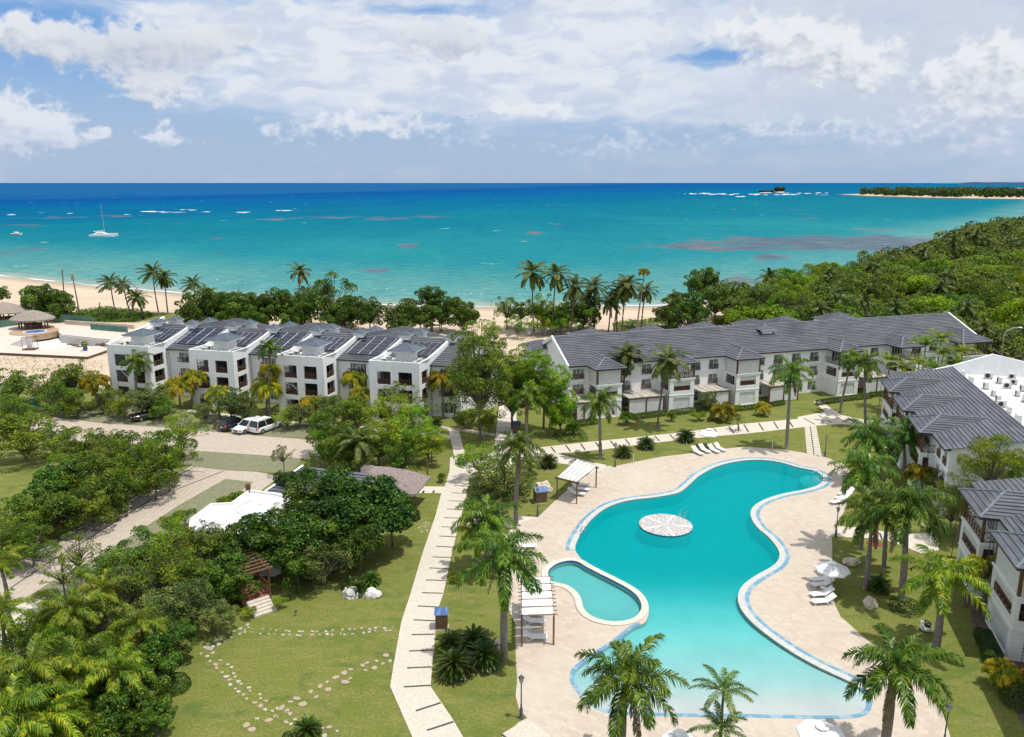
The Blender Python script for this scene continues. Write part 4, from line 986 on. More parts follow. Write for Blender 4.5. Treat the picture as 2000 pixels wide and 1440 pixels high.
# ------------------------------------------------------------------ stepped building with the solar panels
O1 = G(207.5, 672.5, 9.0); A1 = -15.06; SK = .27
B1 = empty('apartment_building', (O1.x, O1.y, 0), math.radians(A1)); tag(B1, 'white stepped apartment building with four flat-topped bays and solar panels on its roof', 'building')
def skew(mb):
    mb.v = [(x + max(0, y - 3.5) * SK * 1.5, y, z) for x, y, z in mb.v]; return mb
BW, PT, EY, EH, RY, RZ = 7.8, 15.1, 3.8, 7.9, 9.2, 11.0
ZR = lambda y: EH + (RZ - EH) * (y - EY) / (RY - EY)
rb = MB(); wb = MB()
for k in range(4):
    x0 = k * PT; x1 = x0 + BW; xn = x0 + PT if k < 3 else x1 + 4.6
    z1, z2, z3 = .3, 2.95, 5.55
    opf = [(x0 + 1.25 + j * 3.3, x0 + 3.35 + j * 3.3, z, z + 1.95) for j in (0, 1) for z in (z1, z2, z3)]
    ops = [(.9, 3.3, z, z + 1.95) for z in (z1, z2, z3)]
    wall(wb, x0, x1, 0, 9.0, 0, M['white'], opf, .25)
    wall(wb, .25, EY + .4, 0, 9.0, x1 - .25, M['white'], ops, .25, axis='y')
    wall(wb, .25, EY + (6 if k == 0 else .4), 0, 9.0, x0, M['white'], ops if k else [], .25, axis='y')
    wb.box(x0 + .25, x1 - .25, .25, EY + .4, 8.15, 8.3, M['flatroof'])
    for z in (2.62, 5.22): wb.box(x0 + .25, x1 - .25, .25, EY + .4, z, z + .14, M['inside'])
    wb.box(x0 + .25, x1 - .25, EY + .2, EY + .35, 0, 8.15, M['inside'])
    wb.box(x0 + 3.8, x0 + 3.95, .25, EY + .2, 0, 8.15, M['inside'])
    # recessed wall
    o2 = [(x1 + 1.9 + (0 if k < 3 else -.6), x1 + 4.5 + (0 if k < 3 else -.9), z, z + 1.6) for z in (.6, 3.2, 5.8)]
    wall(wb, x1, xn, 0, EH - .12, EY + .45, M['white'], o2); wb.box(x1, xn, EY + 1.3, EY + 1.4, 0, EH - .2, M['inside'])
    for q, z in enumerate((.6, 3.2, 5.8)): window(B1, o2[0][0], EY + .55, z, round(o2[0][1] - o2[0][0], 2), 1.6, rail=q > 0)
    # roofs
    rb.roof((x1, EY, EH), (xn, EY, EH), (xn, RY, RZ), (x1, RY, RZ), M['tile']); rb.face([(x1, EY, EH), (xn, EY, EH), (xn, EY, EH - .14), (x1, EY, EH - .14)], M['fascia'])
    rb.face([(x1, EY, EH - .14), (xn, EY, EH - .14), (xn, EY + .5, EH - .14), (x1, EY + .5, EH - .14)], M['frame'])
    yb = EY + 1.0
    rb.roof((x0 + (0 if k else .0), yb, ZR(yb)), (x1, yb, ZR(yb)), (x1, RY, RZ), (x0, RY, RZ), M['tile'])
    wb.box(x0 + .25, x1 - .25, EY + .4, yb + .1, 7.5, ZR(yb) - .02, M['plain'])
    # rear slope and rear hips
    rb.roof((xn, RY + 5, RZ - 1.6), (x0, RY + 5, RZ - 1.6), (x0, RY, RZ), (xn, RY, RZ), M['tile'], course=.9)
    if k: pass
    h0, h1 = x1 - .3, xn + .3
    if k == 3: continue
    rb.roof((h0, RY - .1, RZ - .05), (h1, RY - .1, RZ - .05), ((h0 + h1) / 2 + 1, RY + 3.6, RZ + .75), ((h0 + h1) / 2, RY + 3.6, RZ + .75), M['tile'])
    rb.roof((h1, RY - .1, RZ - .05), (h1 + .4, RY + 8, RZ - 1.5), ((h0 + h1) / 2 + 1, RY + 3.6, RZ + .75), ((h0 + h1) / 2 + 1, RY + 3.6, RZ + .75), M['tile'])
    rb.roof((h0, RY + 8, RZ - 1.5), (h0, RY - .1, RZ - .05), ((h0 + h1) / 2, RY + 3.6, RZ + .75), ((h0 + h1) / 2, RY + 3.6, RZ + .75), M['tile'])
xe = 3 * PT + BW + 4.6
wb.box(xe - .25, xe, EY + .2, 14, 0, EH - .2, M['white']); wb.box(0, xe, 13.8, 14, 0, 8.6, M['plain'])
wb.add([(xe - .24, EY + .2, EH - .25), (xe - .24, RY, RZ - .1), (xe - .24, 14, EH), (xe - .02, EY + .2, EH - .25), (xe - .02, RY, RZ - .1), (xe - .02, 14, EH)], [(0, 1, 2), (5, 4, 3), (0, 3, 4, 1), (1, 4, 5, 2)], M['plain'])
wb.box(0, .25, 4, 14, 0, 8.9, M['plain'])
skew(rb).build('roof', B1); skew(wb).build('wall', B1)
def ramp(x, y0, y1, za, zb, w=.34, up=.42):
    mb = MB(); n = 8
    for k in range(n):
        t0, t1 = k / n, (k + 1) / n; a, b_ = y0 + (y1 - y0) * t0, y0 + (y1 - y0) * t1; s = lambda t: za + (zb - za) * (t ** 1.12)
        c = [(x - w / 2, a, 7.3), (x + w / 2, a, 7.3), (x + w / 2, a, s(t0) + up), (x - w / 2, a, s(t0) + up), (x - w / 2, b_, 7.3), (x + w / 2, b_, 7.3), (x + w / 2, b_, s(t1) + up), (x - w / 2, b_, s(t1) + up)]
        mb.add(c, [(0, 4, 5, 1), (3, 2, 6, 7), (0, 3, 7, 4), (1, 5, 6, 2)] + ([(4, 7, 6, 5)] if k == n - 1 else []), M['plain'])
    skew(mb).build('parapet', B1)
mb = MB(); mb.add([(-.15, 0, 8.7), (.3, 0, 8.7), (.3, 10.4, 11.5), (-.15, 10.4, 11.5), (-.15, 0, 9.02), (.3, 0, 9.02), (.3, 10.4, 11.9), (-.15, 10.4, 11.9)], [(0, 1, 2, 3), (7, 6, 5, 4), (0, 4, 5, 1), (3, 2, 6, 7), (0, 3, 7, 4), (1, 5, 6, 2)], M['plain'])
mb.v = [(x, y, z - .35 if y > 1 and False else z) for x, y, z in mb.v]; skew(mb).build('parapet', B1)
sxk = lambda x, y: x + max(0, y - 3.5) * SK * 1.5
for k in range(4):
    x0 = k * PT; x1 = x0 + BW
    xl = x0 + (.9 if k == 0 else .17)
    ramp(xl, EY, 8.9, 8.6, RZ); ramp(x1 - .17, EY, 8.9, 8.6, RZ)
    for x in (xl, x1 - .17):
        cupola(B1, sxk(x, 8.7), 8.7, 11.28, 2.0, .62, 10.6); cupola(B1, sxk(x, 11.6), 11.6, 11.22, 2.0, .65, 10.0)
    cupola(B1, x0 + 4.9, 2.5, 10.45, 4.3, .85, 8.3, name='roof_lantern', over=.95)
    for j in (0, 1):
        for z in (.3, 2.95, 5.55): railing(B1, x0 + 1.25 + j * 3.3, .12, z, 2.1, .85, kind='fine' if j == 0 and z > 5 else 'x')
    for z in (.3, 2.95, 5.55):
        railing(B1, x1 - .12, .9, z, 2.4, .85, math.pi / 2)
        if k: railing(B1, x0 + .12, .9, z, 2.4, .85, math.pi / 2)
        window(B1, x0 + 4.6, EY + .12, z, 2.2, 1.95, rail=False, dark=True)
    # flight of stairs seen through the openings
    mb = MB()
    for s in range(9): mb.box(x0 + 1.0 + s * .3, x0 + 1.35 + s * .3, .5, 1.3, 5.15 - s * .27, 5.32 - s * .27, M['plain'])
    mb.build('stair', B1)
    chain(B1, x1 + .35, EY - .1, EH - .1, .4)
chain(B1, xe - .3, EY - .1, EH - .1, .4)

# ------------------------------------------------------------------ solar arrays lying on the roof
a1 = math.radians(A1); R1 = Matrix.Translation(Vector((O1.x, O1.y, 0))) @ Matrix.Rotation(a1, 4, 'Z')
def array(xa, xb, ya, yb, nx, ny, label):
    fu = lambda u, v: Vector((sxk(xa + (xb - xa) * u, ya + (yb - ya) * v), ya + (yb - ya) * v, ZR(ya + (yb - ya) * v) + .22))
    e = empty('solar_array', (0, 0, 0)); tag(e, label, 'solar panels', 'solar panel arrays on the stepped roof')
    gp_ = .02
    for j in range(ny):
        for i in range(nx):
            mb = MB(); q = [R1 @ fu((i + gp_ if k in (0, 3) else i + 1 - gp_) / nx, (j + gp_ if k < 2 else j + 1 - gp_) / ny) for k in range(4)]
            n = (q[1] - q[0]).cross(q[3] - q[0]).normalized(); lo_ = [p - n * .05 for p in q]
            mb.add(q + lo_, [(0, 1, 2, 3), (0, 4, 5, 1), (1, 5, 6, 2), (2, 6, 7, 3), (3, 7, 4, 0)], M['solar']); mb.build('panel', e)
    mb = MB()
    for i in range(nx + 1): mb.tube([R1 @ (fu(i / nx, 0) - Vector((0, 0, .02))), R1 @ (fu(i / nx, 1) - Vector((0, 0, .02)))], .018, M['alu'], 4)
    for j in range(ny + 1): mb.tube([R1 @ (fu(0, j / ny) + Vector((0, 0, .005))), R1 @ (fu(1, j / ny) + Vector((0, 0, .005)))], .014, M['alu'], 4)
    mb.build('rail_frame', e)
ordn = ['first', 'second', 'third', 'fourth']
for k in range(4):
    x0 = k * PT
    array(x0 + (1.7 if k == 0 else 1.0), x0 + BW - .6, 5.3, 7.9, 6, 2, f'two-row solar panel array behind the {ordn[k]} flat-topped bay from the left')
    if k < 3: array(x0 + BW + .8, x0 + PT - 1.0, 4.9, 8.4, 3, 5, f'five-row solar panel array on the slate slope right of the {ordn[k]} bay')

# ------------------------------------------------------------------ air conditioners
def make_ac():
    e = empty('air_conditioner'); mb = MB(); mb.box(-.45, .45, -.18, .18, .08, .78, M['ac'])
    for x in (-.35, .35): mb.box(x - .04, x + .04, -.2, .2, 0, .08, M['acdark'])
    mb.build('casing', e)
    mb = MB(); mb.lathe([(0, .01), (.26, .01), (.28, 0)], M['acdark'], (0, 0, 0), 14); o = mb.build('fan_grille', e); o.rotation_euler = (math.pi / 2, 0, 0); o.location = (-.12, -.185, .43)
    return e
ac0 = make_ac(); acu = [False]
def put_ac(B, x, y, z, rz, label, group, s=1.0):
    Mx = Matrix.Translation(B.location) @ Matrix.Rotation(B.rotation_euler.z, 4, 'Z'); p = Mx @ Vector((x, y, z))
    o = ac0 if not acu[0] else copy_tree(ac0); acu[0] = True
    o.location = p; o.rotation_euler.z = B.rotation_euler.z + rz; o.scale = (s,) * 3; tag(o, label, 'air conditioner', group)
for k in range(4):
    for (x, y, rz, s) in ((1.0, .7, 0, 1), (1.2, 1.9, 1.57, .9), (2.2, 1.1, 0, 1.1), (2.0, 2.7, 0, 1), (6.9, .8, 1.57, 1), (7.0, 2.0, 1.57, 1.1), (6.6, 3.4, 0, .9), (3.6, .7, 0, 1), (5.2, .65, 0, 1.1), (6.2, .7, 0, .9)):
        if rnd.random() < .9: put_ac(B1, k * PT + x, y, 8.3, rz, f'beige air conditioner on the terrace of the {ordn[k]} flat-topped bay', f'air conditioners on the {ordn[k]} bay terrace', s)
for i in range(40):
    x = -31 + (i % 10) * 3.0 + rnd.uniform(-.8, .8); y = 9.8 + (i // 10) * 2.6 + rnd.uniform(-.7, .7)
    put_ac(B3, x, y, 8.35, rnd.choice((0, 1.57, 3.14)), 'beige air conditioner on the flat roof of the building right of the pool', 'air conditioners on the right flat roof', rnd.uniform(.85, 1.15))
for i, (x, y, w) in enumerate(((-12, 12.5, 2.6), (-7, 15, 2.2), (-18, 16, 2.4))):
    Mx = Matrix.Translation(B3.location) @ Matrix.Rotation(B3.rotation_euler.z, 4, 'Z'); p = Mx @ Vector((x, y, 8.36))
    mb = MB(); mb.box(-w / 2, w / 2, -.6, .6, 0, .9, M['plain']); mb.box(-w / 2 - .1, w / 2 + .1, -.7, .7, .9, 1.0, M['flatroof']); o = mb.build('roof_duct', loc=p, rz=B3.rotation_euler.z); tag(o, 'boxy white ventilation housing among the air conditioners on the right flat roof', 'roof duct', 'ventilation housings on the right flat roof')
# ================================================================== vegetation
def mesh_np(name, V, quads, mats, mi=None, smooth=False):
    me = bpy.data.meshes.new(name); V = np.asarray(V, np.float32).reshape(-1, 3); q = np.asarray(quads, np.int32).reshape(-1, 4)
    me.vertices.add(len(V)); me.vertices.foreach_set('co', V.ravel()); me.loops.add(q.size); me.loops.foreach_set('vertex_index', q.ravel())
    me.polygons.add(len(q)); me.polygons.foreach_set('loop_start', np.arange(0, q.size, 4, dtype=np.int32)); me.update()
    for m in mats: me.materials.append(m)
    if mi is not None: me.polygons.foreach_set('material_index', np.asarray(mi, np.int32))
    return me
def unit(a): return a / np.maximum(np.linalg.norm(a, axis=-1, keepdims=True), 1e-6)
def leaf_quads(P, Nn, size, rs, asp=.62):
    n = len(P); r = unit(rs.normal(size=(n, 3))); t = unit(np.cross(Nn, r)); b_ = np.cross(Nn, t); L = size * rs.uniform(.65, 1.3, (n, 1)); w = L * asp
    tip = P + t * L * .5 - Nn * L * .10; tail = P - t * L * .5
    V = np.stack([tail, P + b_ * w * .5 + Nn * L * .06, tip, P - b_ * w * .5 + Nn * L * .06], 1).reshape(-1, 3)
    return V, np.arange(4 * n).reshape(-1, 4)
def crown_mesh(name, R, rz, clumps, per, leaf, m, seed, cr=(.26, .42), low=-.35, spread=(.5, .86), asp=.62, droop=0.0, twigs=True):
    rs = np.random.RandomState(seed); V = []; C = []
    for k in range(clumps):
        d = unit(rs.normal(size=3)); 
        while d[2] < low: d = unit(rs.normal(size=3))
        f = rs.uniform(*spread) if k > clumps * .15 else rs.uniform(0, .45); r = R * rs.uniform(*cr)
        if k % 6 == 5: f *= 1.2; r *= .62
        c = d * f * np.array([R, R, rz])
        C.append((c, r)); n = int(per * (r / (R * .34)) ** 2)
        q = unit(rs.normal(size=(n, 3)) + d * .55 + np.array([0, 0, .35])); rad = r * rs.uniform(.55, 1.08, (n, 1)) ** .6
        P = c + q * rad * np.array([1, 1, .72]); Nn = unit(q * .7 + rs.normal(size=(n, 3)) * .55 + np.array([0, 0, .55 - droop]))
        V.append(leaf_quads(P, Nn, leaf, rs, asp)[0])
    V = np.concatenate(V); nq = len(V) // 4; quads = np.arange(4 * nq).reshape(-1, 4); mi = np.zeros(nq, int); mats = [m]
    if twigs:
        tv = []; 
        for c, r in C:
            s = np.array([0, 0, -rz * .75]); mid = s * .45 + c * .4; pts = [s, mid, c, c + unit(c + 1e-3) * r * .7]; w = [R * .022, R * .015, R * .008, R * .003]
            for a, b_, wa, wb_ in zip(pts, pts[1:], w, w[1:]):
                d = unit(b_ - a); x = unit(np.cross(d, np.array([.3, .5, .8]))); y = np.cross(d, x)
                ra = [a + x * wa, a + y * wa, a - x * wa, a - y * wa]; rb_ = [b_ + x * wb_, b_ + y * wb_, b_ - x * wb_, b_ - y * wb_]
                for i in range(4): tv += [ra[i], ra[(i + 1) % 4], rb_[(i + 1) % 4], rb_[i]]
        tv = np.array(tv); tq = np.arange(len(tv)).reshape(-1, 4) + len(V); V = np.concatenate([V, tv]); quads = np.concatenate([quads, tq]); mi = np.concatenate([mi, np.ones(len(tq), int)]); mats = [m, M['bark']]
    return mesh_np(name, V, quads, mats, mi)
K = {}
def reg(kind, R, *variants): K[kind] = (R, list(variants))
def variants(kind, R, n, **a): K[kind] = (R, [crown_mesh('crown', R, a.get('rz', R * .75), a['clumps'], a['per'], a['leaf'], M[a['m']], 100 + 13 * i + len(kind) * 7, a.get('cr', (.26, .42)), a.get('low', -.35), a.get('spread', (.5, .86)), a.get('asp', .62), a.get('droop', 0)) for i in range(n)])
variants('sea', 4.5, 3, clumps=56, per=300, leaf=.34, m='L_sea', rz=3.7, asp=.85, cr=(.16, .34), low=-.75, spread=(.5, .98))
variants('seadk', 4.5, 2, clumps=60, per=430, leaf=.30, m='L_dark', rz=3.6, asp=.8, cr=(.18, .32))
variants('mid', 3.6, 3, clumps=50, per=280, leaf=.25, m='L_mid', rz=3.2, cr=(.13, .32), low=-.8, spread=(.5, 1.05))
variants('bright', 3.6, 3, clumps=46, per=270, leaf=.24, m='L_bright', rz=2.9, cr=(.12, .30), low=-.6, spread=(.5, 1.08))
variants('grey', 3.2, 3, clumps=52, per=260, leaf=.21, m='L_grey', rz=2.7, cr=(.12, .30), low=-.7, spread=(.5, 1.05), asp=.8)
variants('airy', 3.2, 2, clumps=40, per=230, leaf=.21, m='L_mid', rz=2.6, cr=(.10, .24), spread=(.45, 1.05), low=-.5)
variants('tall', 5.0, 2, clumps=120, per=420, leaf=.27, m='L_olive', rz=6.8, cr=(.16, .30), low=-.8, droop=.3, spread=(.45, .95))
variants('bamboo', 3.6, 2, clumps=46, per=420, leaf=.24, m='L_palmy', rz=3.4, asp=.28, cr=(.18, .34), droop=.6, low=-.7)
variants('col', 3.6, 2, clumps=50, per=330, leaf=.26, m='L_bright', rz=5.4, cr=(.22, .36), low=-.85)
variants('shrub', 1.3, 3, clumps=18, per=120, leaf=.15, m='L_mid', rz=1.0, low=-.2, cr=(.3, .45))
variants('shruby', 1.3, 2, clumps=16, per=110, leaf=.15, m='L_bright', rz=1.0, low=-.2, cr=(.3, .45))
for nm, mm in (('Fmid', 'L_mid'), ('Fbright', 'L_bright'), ('Folive', 'L_olive'), ('Fdark', 'L_sea'), ('Fgrey', 'L_grey')):
    variants(nm, 6.0, 2, clumps=40, per=130, leaf=.58, m=mm, rz=4.6, cr=(.2, .34), low=-.1)
crng = random.Random(5)
def tree(kind, cx, cy, rpx, hc, label, group=None, cat='tree', rz=1.0, base=None, name=None):
    P = G(cx, cy, hc) if base is None else None
    if base is not None: b0 = G(*base); P = Vector((xat(b0.y, cx, cy), b0.y, zat(b0.y, cy)))
    zc = P.y * CP + (H - P.z) * SP; R = rpx * zc / F
    return tree_at(kind, P, R, label, group, cat, rz, name)
def tree_at(kind, P, R, label, group=None, cat='tree', rzs=1.0, name=None, gz=None):
    R0, vs = K[kind]; gz = ground_z(P.x, P.y) if gz is None else gz
    e = empty(name or ('tree' if cat == 'tree' else 'shrub'), (P.x, P.y, gz)); tag(e, label, cat, group)
    c = bpy.data.objects.new('crown', crng.choice(vs)); COL.objects.link(c); c.parent = e; c.location = (0, 0, P.z - gz); s = R / R0 * 1.02
    c.scale = (s * crng.uniform(.85, 1.15), s * crng.uniform(.85, 1.15), s * rzs * crng.uniform(.88, 1.18)); c.rotation_euler.z = crng.uniform(0, 6.28)
    mb = MB(); h = P.z - gz; top = h - R * .35; r = max(.05, R * .045)
    mb.tube([(0, 0, -.2), (crng.uniform(-.1, .1) * R * .5, crng.uniform(-.1, .1) * R * .5, max(.2, top * .5)), (0, 0, max(.4, top))], [r * 1.25, r, r * .8], M['bark'], 7)
    o = mb.build('trunk', e, smooth=True); return e

# ---- palms
def palm_crown(name, nf, L, m, seed, elev=(80, -25), droop=75, leaflet=.55, pairs=36, wdt=.055, hang=.5, plum=.35, stiff=0, mr='rachis', dead=0, wind=0.0):
    rs = np.random.RandomState(seed); V = []; Q = []; MI = []; k0 = 0
    def quad(a, b_, c, d, mi):
        nonlocal k0
        V.extend([a, b_, c, d]); Q.append((k0, k0 + 1, k0 + 2, k0 + 3)); k0 += 4; MI.append(mi)
    for f in range(nf):
        t = f / max(1, nf - 1); az = f * 2.39996 + rs.uniform(-.25, .25); e0 = math.radians(elev[0] + (elev[1] - elev[0]) * t ** .8 + rs.uniform(-6, 6)); Lf = L * rs.uniform(.85, 1.08) * (.82 if t < .12 else 1); dr = math.radians(droop * rs.uniform(.8, 1.15)) * (.65 + .5 * (1 - t) if elev[0] > 60 else 1)
        isdead = f >= nf - dead
        if isdead: e0 = math.radians(-62); dr = .3
        side = np.array([-math.sin(az), math.cos(az), 0]); out = np.array([math.cos(az), math.sin(az), 0]); n = 14; p = out * .05; pts = [p]; dirs = []
        for i in range(n):
            el = e0 - dr * ((i + .5) / n) ** 1.25; d = out * math.cos(el) + np.array([0, 0, math.sin(el)]); d = unit(d + np.array([-wind, .15 * wind, 0]) * ((i + .5) / n)); dirs.append(d); p = p + d * Lf / n; pts.append(p)
        dirs.append(dirs[-1])
        for i in range(n):
            w0, w1 = .05 * L / 3 * (1 - i / n) + .01, .05 * L / 3 * (1 - (i + 1) / n) + .01; a, b_ = pts[i], pts[i + 1]; s = side
            quad(a - s * w0, a + s * w0, b_ + s * w1, b_ - s * w1, 1); up = np.array([0, 0, .03]); quad(a - up, a + up, b_ + up, b_ - up, 1)
        for j in range(pairs):
            u = .10 + .90 * (j + rs.uniform(0, .6)) / pairs; x = u * n; i = min(n - 1, int(x)); a = pts[i] + (pts[i + 1] - pts[i]) * (x - i); d = dirs[i]; upv = unit(np.cross(d, side)); upv = upv if upv[2] > 0 else -upv
            ll = leaflet * L / 3 * (math.sin(math.pi * min(1, .12 + u * .86)) ** .55 + .12) * rs.uniform(.85, 1.1)
            if isdead: ll *= .6
            for sg in (-1, 1):
                ang = rs.uniform(-plum, plum); s = side * sg * math.cos(ang) + upv * (math.sin(ang) + .12 * (1 - hang)); l0 = unit(s * .85 + d * (.55 + .5 * u) + upv * stiff)
                m1 = a + l0 * ll * .5; l1 = unit(l0 * (1 - hang * .6) + np.array([0, 0, -hang]) + rs.normal(size=3) * .07); e_ = m1 + l1 * ll * .5; w = wdt * L / 3
                wv = unit(np.cross(l0, upv)) * w * .5; quad(a - wv * .6, a + wv * .6, m1 + wv, m1 - wv, 2 if isdead else 0); quad(m1 - wv, m1 + wv, e_ + wv * .15, e_ - wv * .15, 2 if isdead else 0)
    return mesh_np(name, V, Q, [M[m], M[mr], M['deadf']], MI)
def weld_leaflets(me): return me
PK = {'royal': (3.0, [palm_crown('crown', 19, 3.0, 'L_palm', 200 + i, (84, -30), 84, .70, 54, .068, .72, .7, dead=i % 2) for i in range(4)]),
      'royaly': (3.0, [palm_crown('crown', 16, 3.0, 'L_palmy', 230 + i, (84, -15), 88, .68, 50, .066, .68, .6) for i in range(3)]),
      'coco': (3.0, [palm_crown('crown', 20, 3.0, 'L_coco', 260 + i, (82, -50), 62, .66, 40, .105, .55, .2, dead=2 * (i % 2), wind=.12) for i in range(4)]),
      'cocow': (3.0, [palm_crown('crown', 18, 3.0, 'L_coco', 280 + i, (80, -40), 55, .66, 40, .105, .6, .2, wind=.55) for i in range(3)]),
      'gold': (2.0, [palm_crown('crown', 24, 2.0, 'L_gold', 300 + i, (86, -5), 135, .78, 56, .105, .85, .9) for i in range(3)]),
      'areca': (2.2, [palm_crown('crown', 16, 2.2, 'L_palmy', 320 + i, (86, 25), 85, .55, 32, .065, .5, .3) for i in range(2)]),
      'dead': (1.0, [palm_crown('crown', 6, 1.0, 'L_gold', 340, (70, -60), 60, .5, 14, .12, .4, .3, dead=3)]),
      'young': (2.0, [palm_crown('crown', 12, 2.0, 'L_palm', 350 + i, (86, 5), 85, .5, 30, .07, .4, .3) for i in range(2)]),
      'cycad': (1.0, [palm_crown('crown', 90, 1.0, 'L_cyc', 360 + i, (88, -28), 55, .42, 30, .085, .15, .2, stiff=.2) for i in range(2)])}
prng = random.Random(9)
def palm(kind, hx, hy, base, L, label, group=None, hz=None, r=.16, name=None, cat='palm tree', shaft=None, gz=None):
    if base is not None:
        b0 = G(*base); top = Vector((xat(b0.y, hx, hy), b0.y, zat(b0.y, hy)))
        if base[1] < 700: b0.z = ground_z(b0.x, b0.y)
    else: top = G(hx, hy, hz); b0 = Vector((top.x + prng.uniform(-.3, .3), top.y + prng.uniform(-.3, .3), ground_z(top.x, top.y)))
    L0, vs = PK[kind]; e = empty(name or {'royal': 'royal_palm', 'royaly': 'royal_palm', 'coco': 'coconut_palm', 'cocow': 'coconut_palm', 'gold': 'golden_palm', 'areca': 'areca_palm', 'dead': 'dead_palm', 'young': 'young_palm'}[kind], b0); tag(e, label, cat, group)
    c = bpy.data.objects.new('crown', prng.choice(vs)); COL.objects.link(c); c.parent = e; c.location = top - b0; c.scale = (L / L0,) * 3; c.rotation_euler.z = prng.uniform(0, 6.28) if kind != 'cocow' else prng.uniform(-.3, .3)
    d = top - b0; n = 12; pts = []; rad = []; roy = kind in ('royal', 'royaly', 'young', 'areca', 'gold'); sl = min(1.3, d.z * .18) if roy else 0; bow = prng.uniform(-.25, .25) * (1 if not roy else .3)
    for i in range(n + 1):
        t = i / n; q = Vector((d.x * t ** 1.25 + bow * math.sin(math.pi * t), d.y * t + bow * .3 * math.sin(math.pi * t), (d.z - sl) * t)); pts.append(q)
        rad.append(r * ((1.35 - .5 * t + .25 * math.sin(math.pi * min(1, t * 1.3)) if roy else 1.25 - .55 * t) if i else 1.7))
    mb = MB(); pts[0].z = -.2; mb.tube(pts, rad, M['ptrunk' if roy else 'ctrunk'], 8); mb.build('trunk', e, smooth=True)
    if roy and d.z > 1.5:
        mb = MB(); p0 = pts[-1]; mb.tube([p0 - Vector((0, 0, .05)), p0 + (Vector(d) - p0) * .5, Vector(d)], [r * .85, r * .95, r * .5], M['shaft'], 8); mb.build('crownshaft', e, smooth=True)
    return e
def cycad(x, y, R, label, group='cycads planted in the lawns'):
    p = G(x, y); e = empty('cycad', p, prng.uniform(0, 6)); tag(e, label, 'cycad', group); hgt = .55 * R
    c = bpy.data.objects.new('crown', prng.choice(PK['cycad'][1])); COL.objects.link(c); c.parent = e; c.location = (0, 0, hgt); c.scale = (R, R, R * .95)
    mb = MB(); mb.tube([(0, 0, -.05), (0, 0, hgt)], [R * .2, R * .16], M['ctrunk'], 8); mb.build('trunk', e); return e
def hedge(x0, y0, x1, y1, w, h, label, group='clipped hedges beside the buildings', dens=260, ring=None, box=None):
    """clipped hedge between two ground points of the picture"""
    a, b_ = G(x0, y0), G(x1, y1); L = max((b_ - a).length, .3); ang = math.atan2(b_.y - a.y, b_.x - a.x); rs = np.random.RandomState(int(x0)); n = int((L * h * 2 + L * w + 2 * w * h) * dens)
    P = rs.uniform(-1, 1, (n, 3)); ax = rs.choice(3, n, p=np.array([w * h, L * h, L * w]) / (w * h + L * h + L * w)); sg = np.where(rs.rand(n) < .5, -1, 1); sg = np.where(ax == 2, 1, sg); P[np.arange(n), ax] = sg
    Nn = np.zeros((n, 3)); Nn[np.arange(n), ax] = sg; rr = np.linalg.norm(P[:, 1:], axis=1, keepdims=True); P[:, 1:] *= np.where(rr > 1.15, 1.15 / rr, 1); P = P * np.array([L / 2, w / 2, h / 2]) + np.array([0, 0, h / 2]) + rs.normal(size=(n, 3)) * .025
    V, q = leaf_quads(P, unit(Nn + rs.normal(size=(n, 3)) * .45), .11, rs, .7); me = mesh_np('clipped_hedge', V, q, [M['L_hedge']]); o = bpy.data.objects.new('clipped_hedge', me); COL.objects.link(o); c = (a + b_) / 2
    o.location = (c.x, c.y, 0); o.rotation_euler.z = ang; tag(o, label, 'hedge', group)
    return o
def ring_hedge(x, y, R, r, label, square=False):
    c = G(x, y); rs = np.random.RandomState(4); n = int(R * r * 4200); th = rs.uniform(0, 6.283, n); ph = rs.uniform(0, 6.283, n); RR = R * (1 / np.maximum(np.abs(np.cos(th)), np.abs(np.sin(th))) ** .8 if square else 1)
    P = np.stack([(RR + r * np.cos(ph)) * np.cos(th), (RR + r * np.cos(ph)) * np.sin(th), r * .9 + r * np.sin(ph)], 1); Nn = np.stack([np.cos(ph) * np.cos(th), np.cos(ph) * np.sin(th), np.sin(ph)], 1)
    V, q = leaf_quads(P + rs.normal(size=(n, 3)) * .02, unit(Nn + rs.normal(size=(n, 3)) * .4), .12, rs, .7); o = bpy.data.objects.new('ring_hedge', mesh_np('ring_hedge', V, q, [M['L_hedge']])); COL.objects.link(o); o.location = (c.x, c.y, 0); o.rotation_euler.z = .2; tag(o, label, 'hedge'); return o
def ball_hedge(x, y, R, label, group=None, m='L_hedge', tall=1.0):
    c = G(x, y); rs = np.random.RandomState(int(x + y)); n = int(R * R * 1500); d = unit(rs.normal(size=(n, 3))); d[:, 2] = np.abs(d[:, 2]) * 1.0; P = d * R * np.array([1, 1, tall]) * (1 + rs.normal(size=(n, 1)) * .02) + np.array([0, 0, R * .15])
    V, q = leaf_quads(P, unit(d + rs.normal(size=(n, 3)) * .4), .12, rs, .7); o = bpy.data.objects.new('round_hedge', mesh_np('round_hedge', V, q, [M[m]])); COL.objects.link(o); o.location = (c.x, c.y, 0); tag(o, label, 'hedge', group); return o
